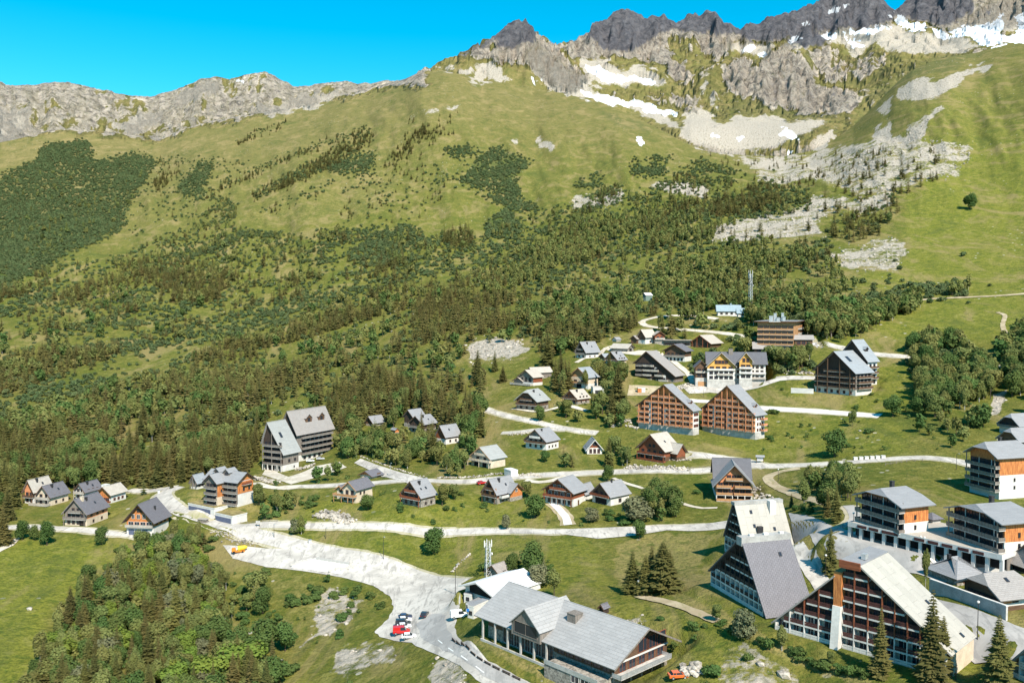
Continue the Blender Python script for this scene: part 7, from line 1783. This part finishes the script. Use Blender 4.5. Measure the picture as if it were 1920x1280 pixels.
# ------------------------------------------------------------------ boulders
def boulders():
    ico = []
    for k in range(5):
        bm = bmesh.new(); bmesh.ops.create_icosphere(bm, subdivisions=1, radius=1.0); rnd = random.Random(k)
        for v in bm.verts: v.co = v.co * rnd.uniform(0.7, 1.15); v.co.z *= 0.75
        ico.append((np.array([v.co[:] for v in bm.verts]), [tuple(v.index for v in f.verts) for f in bm.faces])); bm.free()
    def mass(name, pts, mat):
        V_ = []; F_ = []; o = 0
        for (x, y, z, s) in pts:
            v, f = random.choice(ico); a = random.random() * 6.28; c, sn = math.cos(a) * s, math.sin(a) * s
            q = np.stack([v[:, 0] * c - v[:, 1] * sn * 0.8 + x, v[:, 0] * sn + v[:, 1] * c * 0.8 + y, v[:, 2] * s + z], 1); V_.append(q)
            F_ += [(p[0] + o, p[1] + o, p[2] + o) for p in f]; o += len(v)
        me = bpy.data.meshes.new(name); me.from_pydata(np.concatenate(V_).tolist(), [], F_); me.materials.append(mat); me.update()
        ob = bpy.data.objects.new(name, me); C.objects.link(ob); ob['kind'] = 'stuff'
    rock = paint('pale boulder', (0.46, 0.41, 0.35), 0.9, 0.30, 0.25, bump=0.1)
    pts = []
    sc = RAS['scree']
    for (n, rmin, rmax, smin, smax) in ((60000, 200, 620, 0.25, 1.0), (90000, 620, 1400, 0.7, 2.2)):
        az = RNG.uniform(-0.56, 0.56, n); r = np.sqrt(RNG.uniform(rmin ** 2, rmax ** 2, n)); x = r * np.sin(az); y = r * np.cos(az); z = grid_h(x, y)
        px, py = project(x, y, z); d = samp(sc, px, py); k = RNG.uniform(0, 1, n) < d * np.where(r < 620, 0.5, 0.55) * (0.3 + fbm(x / 14, y / 14, 2, 5))
        k &= ~((px < 800) & (py > 1090) & (RNG.uniform(0, 1, n) < 0.6))
        for X, Y, Z in zip(x[k], y[k], z[k]): pts.append((X, Y, Z, smin + (smax - smin) * random.random() ** 2.2))
    mass('boulder_field', pts, rock)
    # rough stone banks and tumbled walls: line in pixels, thickness m, boulder size
    banks = [('rubble_bank','grey rubble bank on the grass above the middle road',[(594,966),(620,966),(655,978)],3.2,0.75,220),('rubble_bank','long rubble bank below the red-brown chalet',[(1176,876),(1220,878),(1288,880)],2.6,0.6,240),
             ('stone_bank','stone edging along the upper road left of the small garage',[(822,896),(880,895),(930,888),(945,884)],1.0,0.45,150),('stone_bank','boulder pile right of the small white garage',[(960,890),(985,890),(1012,893)],1.6,0.55,90),
             ('stone_bank','stone edging along the top of the ramp',[(676,856),(712,868),(752,882),(802,897)],0.8,0.4,120),('rubble_bank','rubble slope between the residence and the big grey hotel',[(478,896),(500,902),(520,906)],3.5,0.7,160),
             ('rubble_bank','boulders below the big grey hotel forecourt',[(560,880),(585,872)],2.6,0.7,70),('stone_bank','stones along the foot of the hotel access road',[(1262,862),(1290,860)],2.2,0.5,60),
             ('rubble_bank','boulders between the dark hotel and the podium',[(1268,728),(1296,722)],3.5,0.7,90),('stone_bank','stone bank behind the lower hotel road bend',[(1520,700),(1476,700)],1.6,0.6,60),
             ('stone_bank','pale boulders around the right side of the orange-balconied lodge',[(1412,908),(1428,930),(1436,940)],2.6,0.6,80),('rubble_bank','white boulder heap beside the orange car',[(1284,1258),(1300,1262)],2.2,0.9,46),
             ('stone_bank','bank of stones beside the left garage road',[(400,1008),(440,1012),(480,1020)],2.0,0.4,120),('stone_bank','stone line running down to the antenna mast',[(880,1040),(862,1056),(848,1072)],0.8,0.4,40),
             ('stone_bank','white boulders left of the left twin hotel',[(1150,800),(1175,790),(1192,802)],2.6,0.6,80),('stone_bank','stones above the white-based chalet lane',[(955,815),(990,812)],1.2,0.5,50)]
    for nm, lab, line, th, s0, n in banks:
        ln = spline([hit(*p) for p in line], 1.0); V_ = []; o = 0; F_ = []
        for i in range(n):
            p = random.choice(ln); x = p.x + random.gauss(0, th * .45); y = p.y + random.gauss(0, th * .45); s = s0 * random.uniform(.5, 1.3)
            z = float(grid_h(x, y)) + s * random.uniform(0, .9); v, f = random.choice(ico); a = random.random() * 6.28; c, sn = math.cos(a) * s, math.sin(a) * s
            V_.append(np.stack([v[:, 0] * c - v[:, 1] * sn + x, v[:, 0] * sn + v[:, 1] * c + y, v[:, 2] * s + z], 1)); F_ += [(q[0] + o, q[1] + o, q[2] + o) for q in f]; o += len(v)
        me = bpy.data.meshes.new(nm); me.from_pydata(np.concatenate(V_).tolist(), [], F_); me.materials.append(rock); me.update()
        ob = bpy.data.objects.new(nm, me); C.objects.link(ob); ob['kind'] = 'stuff'; ob['label'] = lab
    # a few lone stones in the meadow
    for (x, y, s, lab) in ((55,1142,1.1,'lone pale boulder in the bottom left meadow'),(1468,1267,1.6,'big pale boulder on the rough slope below the mown path'),(1425,1246,1.0,'small pale stone on the rough slope below the mown path'),(1612,808,0.8,'pale stone in the meadow below the lower hotel road'),(1345,1125,0.6,'small stone on the lawn left of the slate A-frame block')):
        v, f = ico[2]; me = bpy.data.meshes.new('boulder'); me.from_pydata((v * s).tolist(), [], f); me.materials.append(rock)
        ob = bpy.data.objects.new('boulder', me); C.objects.link(ob); p = hit(x, y); ob.location = (p.x, p.y, p.z + s * .2); ob['label'] = lab; ob['category'] = 'boulder'
# ------------------------------------------------------------------ vehicles
def car(px, py, yaw, col, label, kind='car', group=None):
    """yaw: direction of the bonnet, degrees, 0 = to the right, 90 = away"""
    van = kind == 'van'
    L, Wd, H = (4.9, 1.95, 2.05) if van else ((4.6, 1.9, 1.75) if kind == 'suv' else (4.15, 1.75, 1.46))
    p = hit(px, py); z = float(grid_h(p.x, p.y)) + 0.2
    root = thing('parked_' + ('van' if van else 'car'), label, 'van' if van else 'car', (p.x, p.y, z), R(yaw), group)
    pm = car_paint(col); l = L / 2; w = Wd / 2
    prof = [(-l, .35), (-l, .95), (-l + .12, 1.02), (l - 1.25, 1.0), (l - .12, .82), (l, .62), (l, .35)] if not van else [(-l, .35), (-l, 1.1), (l - 1.0, 1.12), (l - .1, .9), (l, .6), (l, .35)]
    b = MB(); b.prism([(x, -w, q) for x, q in prof], [(x, w, q) for x, q in prof]); body = mpart(root, b, 'body', pm)
    bv = body.modifiers.new('bevel', 'BEVEL'); bv.width = 0.07; bv.segments = 2
    r0, r1 = (-l + .05, l - 1.0) if van else ((-l + .08, l - 1.15) if kind == 'suv' else (-l + .35, l - 1.15))
    w2 = w - .14; zt = H
    a = [(r0, -w + .05, 1.0), (r1, -w + .05, 1.0), (r1, w - .05, 1.0), (r0, w - .05, 1.0)]; c = [(r0 + (.15 if van or kind == 'suv' else .45), -w2, zt - .06), (r1 - (.75), -w2, zt - .06), (r1 - .75, w2, zt - .06), (r0 + (.15 if van or kind == 'suv' else .45), w2, zt - .06)]
    b = MB(); b.prism(a, c); mpart(root, b, 'windows', GLASS)
    x0, x1 = c[0][0], c[1][0]
    b = MB(); b.box(x0 - .04, x1 + .04, -w2 - .03, w2 + .03, zt - .058, zt)
    for xx in (x0 + .1, (x0 + x1) / 2):       # pillars
        for s_ in (-1, 1): b.rod((xx + (-.1 if xx < 0 else 0), s_ * (w - .04), 1.0), (xx, s_ * (w2 + .015), zt - .05), .05, 4)
    if van: b.box(r0 - .03, x0 + 1.9, -w + .02, w - .02, 1.05, zt - .06)
    mpart(root, b, 'roof', pm)
    for sx in (-1, 1):
        for sy in (-1, 1):
            b = MB(); cx = sx * (l - .82); b.rod((cx, sy * (w - .2), .33), (cx, sy * (w + .02), .33), .33, 14, 0); b.rod((cx, sy * (w + .021), .33), (cx, sy * (w + .03), .33), .19, 10, 1)
            mpart(root, b, 'wheel', [M_['black'], M_['steel']])
    for sy in (-1, 1):
        b = MB(); b.box(l - .06, l + .02, sy * (w - .45) - .16, sy * (w - .45) + .16, .58, .74); mpart(root, b, 'headlight', M_['steel'])
        b = MB(); b.box(-l - .02, -l + .05, sy * (w - .22) - .12, sy * (w - .22) + .12, .68, .9); mpart(root, b, 'rear_light', M_['redlight'])
    return root

_cp = {}
def car_paint(col):
    if col not in _cp:
        m, nt, b = nmat('car paint'); b.inputs['Base Color'].default_value = (*col, 1); b.inputs['Roughness'].default_value = 0.35
        b.inputs['Coat Weight'].default_value = 0.6; b.inputs['Coat Roughness'].default_value = 0.08
        _cp[col] = m
    return _cp[col]

def lattice_mast(px, py, hpx, wd, label, head):
    p = hit(px, py); p.z = float(grid_h(p.x, p.y)); d = (p - Vector((0, 0, CAMZ))).length; H_ = hpx * d / F * 1.02
    r = thing('antenna_mast', label, 'mast', p, R(20)); st = M_['mast']
    b = MB(); w = wd / 2; n = int(H_ / (wd * 1.1))
    cs = [(-w, -w), (w, -w), (w, w), (-w, w)]
    b2 = MB()
    for (x, y) in cs: b2.rod((x, y, -1), (x * .7, y * .7, H_ * 0.9), 0.10, 6)
    mpart(r, b2, 'legs', st)
    for i in range(n):
        z0, z1 = H_ * .9 * i / n, H_ * .9 * (i + 1) / n; s0, s1 = 1 - .3 * i / n, 1 - .3 * (i + 1) / n
        for k in range(4):
            x0, y0 = cs[k]; x1, y1 = cs[(k + 1) % 4]
            b.rod((x0 * s0, y0 * s0, z0), (x1 * s1, y1 * s1, z1), 0.05, 4); b.rod((x0 * s0, y0 * s0, z0), (x1 * s0, y1 * s0, z0), 0.05, 4)
    mpart(r, b, 'bracing', st)
    for k in range(head):
        a = 6.283 * k / head; b = MB(); x, y = math.cos(a) * (w + .35), math.sin(a) * (w + .35)
        b.box(-.16, .16, -.10, .10, H_ * 0.80, H_ * 0.97); b.rod((0, 0, H_ * .78), (0, 0, H_), .05, 5)
        mpart(r, b, 'antenna', M_['white'], Matrix.Translation((x, y, 0)) @ Matrix.Rotation(a, 4, 'Z'))
    for q, zf in ((0, .62), (1, .70)):
        b = MB(); b.rod((0, 0, 0), (.35, 0, 0), .45, 12); mpart(r, b, 'dish', M_['white'], Matrix.Translation((w, -w * (1 - 2 * q), H_ * zf)))
    return r

def lamp(px, py, hpx, label, kind='arm', group='street lamps of the village'):
    p = hit(px, py); p.z = float(grid_h(p.x, p.y)); d = (p - Vector((0, 0, CAMZ))).length; H_ = hpx * d / F * 1.02
    r = thing('street_lamp', label, 'street lamp', p, R(-60), group)
    b = MB(); b.rod((0, 0, -.5), (0, 0, H_), .10, 7, 0, .06); mpart(r, b, 'pole', M_['metal'] if kind != 'pale' else M_['steel'])
    if kind in ('globe', 'twin'):
        for k in ((0,) if kind == 'globe' else (-1, 1)):
            bm = bmesh.new(); bmesh.ops.create_uvsphere(bm, u_segments=12, v_segments=8, radius=.30); me = bpy.data.meshes.new('globe'); bm.to_mesh(me); bm.free(); me.materials.append(M_['white'])
            o = bpy.data.objects.new('globe', me); link(o, r); o.location = (k * .5, 0, H_ + .25)
        if kind == 'twin': b = MB(); b.rod((-.5, 0, H_), (.5, 0, H_), .04, 5); mpart(r, b, 'arm', M_['metal'])
    elif kind != 'pole':
        b = MB(); b.rod((0, 0, H_ - .05), (.9, 0, H_ + .18), .045, 5); mpart(r, b, 'arm', M_['metal'])
        b = MB(); b.box(.6, 1.35, -.16, .16, H_ + .10, H_ + .26); mpart(r, b, 'lamp_head', M_['steel'])
    return r

def props():
    M_['redlight'] = paint('rear light red', (0.35, 0.02, 0.02), 0.3, 0.05); M_['mast'] = paint('white mast steel', (0.62, 0.62, 0.62), 0.5, 0.08)
    M_['yellow'] = paint('machine yellow', (0.75, 0.52, 0.03), 0.5, 0.08); M_['blue'] = paint('blue plastic', (0.03, 0.09, 0.30), 0.5, 0.08); M_['signblue'] = paint('sign blue', (0.02, 0.16, 0.50), 0.4, 0.05)
    M_['mach_orange'] = paint('machine orange', (0.70, 0.24, 0.03), 0.5, 0.08)
    blk, wht, red, dbl, org = (0.02, 0.022, 0.03), (0.75, 0.75, 0.76), (0.50, 0.012, 0.012), (0.02, 0.03, 0.08), (0.62, 0.13, 0.03)
    car(760,1160,12,dbl,'dark blue car furthest back in the row on the square')
    car(759,1166,12,wht,'white car second in the row on the square'); car(756,1172,10,blk,'black car in the middle of the row on the square','suv')
    car(758,1178,10,wht,'white car parked directly behind the red van'); car(753,1188,8,red,'bright red van in the row on the square','van'); car(767,1197,8,wht,'white car nearest the road in the row on the square')
    car(796,1156,80,blk,'black car driving alone across the square'); car(861,1158,14,wht,'white van beside the containers','van')
    car(1271,1272,8,org,'orange car at the bottom beside the big hall'); car(1696,1036,-12,(0.10,0.09,0.12),'dark violet-grey estate car in front of the arcade','suv')
    car(582,866,8,wht,'white car on the forecourt of the big grey hotel'); car(601,862,8,(0.5,0.5,0.5),'grey car right of the white one at the big grey hotel')
    car(1592,1060,60,wht,'white car behind the left side of the largest balcony block') if False else None
    car(1508,665,0,wht,'white car under the restaurant roof end at the top hotel'); car(1528,642,10,wht,'white car on the lane right of the orange-banded hotel','van')
    car(903,908,30,(0.5,0.02,0.02),'small red car behind the cluttered-terrace chalet')
    lattice_mast(915,1086,66,1.6,'white lattice antenna mast beside the stone hut',4); lattice_mast(1407,582,74,2.2,'tall grey lattice tower beside the blue-roofed building',5)
    for (x, y, h, lab, k) in ((719,1048,40,'street lamp on the grass above the square, middle','arm'),(854,1114,54,'tall street lamp at the corner of the square by the containers','arm'),(514,1008,24,'street lamp between the two roads at the left of the village','arm'),
        (1833,1186,58,'tall street lamp in the sloping car park','globe'),(1548,1082,36,'globe lamp on the street corner behind the slate A-frame block','globe'),(1792,1274,24,'low lamp on the lawn right of the largest balcony block','pole'),
        (1197,1116,24,'white lamp in front of the dark spruce clump','globe'),(1459,902,20,'small lamp inside the bend of the dirt path','globe'),(1729,1058,26,'twin-globe lamp in front of the arcade','twin'),
        (732,890,22,'pale lamp on the bank above the ramp','pale'),(1598,1030,20,'lamp at the left end of the arcade','pole'),(1607,1031,18,'short red-brown post at the left end of the arcade','pole'),
        (1813,668,26,'pale utility pole in the gully woods','pale'),(611,1010,20,'lamp on the bank below the middle road','arm'),(1319,744,16,'lamp on the meadow behind the left twin hotel','arm'),(1492,696,16,'lamp by the hedge below the top hotel','arm'),
        (1793,880,26,'lamp at the right end of the upper village road','arm'),(1600,985,20,'lamp beside the shaded lawn by the arcade','globe')):
        lamp(x, y, h, lab, k)
    # concrete barriers round the slab
    proto = None; n = 0
    line = [((594,1049),(655,1059),8),((546,1062),(584,1050),5),((616,1074),(640,1066),2),((640,1070),(668,1063),3)]
    for a, b_, k in line:
        A_, B_ = hit(*a), hit(*b_)
        for i in range(k):
            p = A_.lerp(B_, (i + .5) / k); ang = math.atan2(B_.y - A_.y, B_.x - A_.x)
            if proto is None:
                b = MB(); b.prism([(-1.1, -.28, 0), (1.1, -.28, 0), (1.1, .28, 0), (-1.1, .28, 0)], [(-1.1, -.12, .8), (1.1, -.12, .8), (1.1, .12, .8), (-1.1, .12, .8)])
                proto = b.build('concrete_barrier', M_['conc']); o = proto
            else: o = proto.copy(); C.objects.link(o)
            o.location = (p.x, p.y, float(grid_h(p.x, p.y)) + .2); o.rotation_euler = (0, 0, ang)
            o['label'] = 'grey concrete barrier in the row around the bare slab'; o['category'] = 'barrier'; o['group'] = 'concrete barriers round the slab'
    # white blocks by the upper road
    proto = None
    for i in range(6):
        p = hit(1604 + i * 10.4, 862 - i * 0.6)
        if proto is None:
            b = MB(); b.box(-.75, .75, -.55, .55, -.2, 1.1); b.box(-.85, .85, -.65, .65, 1.101, 1.25); proto = b.build('waste_container', M_['white']); o = proto
        else: o = proto.copy(); C.objects.link(o)
        o.location = (p.x, p.y, p.z); o.rotation_euler = (0, 0, R(-5)); o['label'] = 'white waste container in the row beside the upper village road'; o['category'] = 'container'; o['group'] = 'white waste containers by the upper road'
    # log barriers along the road past the hall
    proto = None
    ln = spline([hit(*p) for p in [(846,1200),(864,1212),(890,1232),(925,1252),(965,1272),(1000,1290)]], 0.5); k = 0
    for i in range(4, len(ln) - 6, max(6, int(len(ln) / 10))):
        p, q = ln[i], ln[i + 4]; ang = math.atan2(q.y - p.y, q.x - p.x)
        if proto is None:
            b = MB(); b.rod((-1.3, 0, .55), (1.3, 0, .55), .13, 8); b.rod((-1.3, 0, .25), (1.3, 0, .25), .10, 8); b.box(-1.0, -.85, -.1, .1, -.2, .6); b.box(.85, 1.0, -.1, .1, -.2, .6)
            proto = b.build('log_barrier', M_['dark']); o = proto
        else: o = proto.copy(); C.objects.link(o)
        o.location = (p.x, p.y, float(grid_h(p.x, p.y)) + .1); o.rotation_euler = (0, 0, ang); o['label'] = 'dark log barrier between the road and the lawn of the big hall'; o['category'] = 'barrier'; o['group'] = 'log barriers along the hall road'
    # yellow compressor
    p = hit(448,1036); r = thing('construction_machine', 'yellow drum machine with an orange chassis at the end of the square', 'machine', (p.x, p.y, p.z + .15), R(12))
    b = MB(); b.rod((-.3, 0, 1.5), (2.4, 0, 1.9), 1.0, 12, 0, .75); b.rod((2.4, 0, 1.9), (3.0, 0, 2.1), .7, 12, 0, .3); mpart(r, b, 'drum', M_['yellow'])
    b = MB(); b.box(-2.4, 2.2, -.8, .8, .4, .75); b.box(-2.5, -1.2, -.85, .85, .76, 1.7); mpart(r, b, 'chassis', M_['mach_orange'])
    for sx in (-1.7, 1.4):
        for sy in (-1, 1): b = MB(); b.rod((sx, sy * .7, .4), (sx, sy * 1.0, .4), .4, 12); mpart(r, b, 'wheel', M_['black'])
    # roofed notice board, shelter, bins, signs
    p = hit(1425,868); r = thing('notice_board', 'white notice board under a little gabled roof on the meadow', 'notice board', p, R(-12))
    b = MB(); b.box(-1.5, -1.3, -.1, .1, -.5, 3.0); b.box(1.3, 1.5, -.1, .1, -.5, 3.0); mpart(r, b, 'posts', M_['brown'])
    b = MB(); b.box(-1.29, 1.29, -.08, .08, 1.0, 2.8); mpart(r, b, 'board', M_['white'])
    b = MB(); b.slab([(-1.9, -.9, 2.8), (1.9, -.9, 2.8), (1.9, 0, 3.6), (-1.9, 0, 3.6)], .1); b.slab([(1.9, .9, 2.8), (-1.9, .9, 2.8), (-1.9, 0, 3.6), (1.9, 0, 3.6)], .1); mpart(r, b, 'roof', M_['r_grey'])
    p = hit(381,984); r = thing('bus_shelter', 'small pale bus shelter on the grass side of the main road', 'bus shelter', p, R(160))
    b = MB(); b.box(-1.8, 1.8, .9, 1.0, -.5, 2.4); b.box(-1.8, -1.7, -.9, .9, -.5, 2.4); b.box(1.7, 1.8, -.9, .9, -.5, 2.4); mpart(r, b, 'wall', M_['greywood'])
    b = MB(); b.box(-2.1, 2.1, -1.2, 1.2, 2.401, 2.6); mpart(r, b, 'roof', M_['r_pale'])
    p = hit(484,988); r = thing('road_sign', 'pale road sign with two posts where the middle road branches off', 'sign', p, R(-10))
    b = MB(); b.box(-.7, -.6, -.05, .05, -.4, 2.6); b.box(.6, .7, -.05, .05, -.4, 2.6); mpart(r, b, 'posts', M_['brown']); b = MB(); b.box(-.9, .9, -.12, -.051, 1.4, 2.6); mpart(r, b, 'panel', M_['conc'])
    p = hit(878,1162); r = thing('parking_sign', 'square blue sign beside the tall white container', 'sign', p, R(-10)); b = MB(); b.rod((0, 0, -.4), (0, 0, 3.2), .05, 6); mpart(r, b, 'post', M_['steel']); b = MB(); b.box(-.45, .45, -.09, -.055, 2.3, 3.2); mpart(r, b, 'panel', M_['signblue'])
    for (x, y, m, lab) in ((1580,1038,'blue','blue recycling bin behind the largest balcony block'),(1853,1082,'blue','blue bin in front of the arcade'),(581,1018,'white','white and blue litter bin on the grass beside the main road'),(298,924,'white','small white box beside the left road')):
        p = hit(x, y); r = thing('bin', lab, 'bin', p, R(20)); b = MB(); b.prism([(-.45, -.45, -.2), (.45, -.45, -.2), (.45, .45, -.2), (-.45, .45, -.2)], [(-.55, -.55, 1.2), (.55, -.55, 1.2), (.55, .55, 1.2), (-.55, .55, 1.2)]); mpart(r, b, 'body', M_[m])
        b = MB(); b.box(-.6, .6, -.6, .6, 1.201, 1.36); mpart(r, b, 'lid', M_['steel'])
    # post and rail fences beside lanes
    for (lab, line, h) in (('wooden rail fence along the lane past the hip-roofed block', [(1560,1003),(1580,996),(1602,986)], 1.0), ('post fence beside the upper village road', [(1280,879),(1320,877),(1345,876)], 0.9), ('pale fence along the foot of the middle row meadow', [(450,980),(480,978),(520,978)], 0.9), ('rail fence on the upper road bank left of the junction', [(1660,872),(1700,866),(1730,864)], 0.9)):
        ln = spline([hit(*p) for p in line], 2.2); r = thing('fence', lab, 'fence', ln[0])
        for i, q in enumerate(ln):
            z = float(grid_h(q.x, q.y)); b = MB(); b.box(-.07, .07, -.07, .07, -.3, h); mpart(r, b, 'post', M_['greywood'], Matrix.Translation((q.x - ln[0].x, q.y - ln[0].y, z - ln[0].z)))
        b = MB()
        for q, w in zip(ln, ln[1:]):
            for zz in (.45, .85):
                A_ = Vector((q.x, q.y, float(grid_h(q.x, q.y)) + h * zz)) - ln[0]; B_ = Vector((w.x, w.y, float(grid_h(w.x, w.y)) + h * zz)) - ln[0]; b.rod(A_, B_, .05, 4)
        mpart(r, b, 'rails', M_['greywood'])
setup_mats()
foliage_mats()
village()
large_blocks()
apply_pads()
build_ground()
build_roads()
boulders()
props()
protos()
single_trees()
forest()
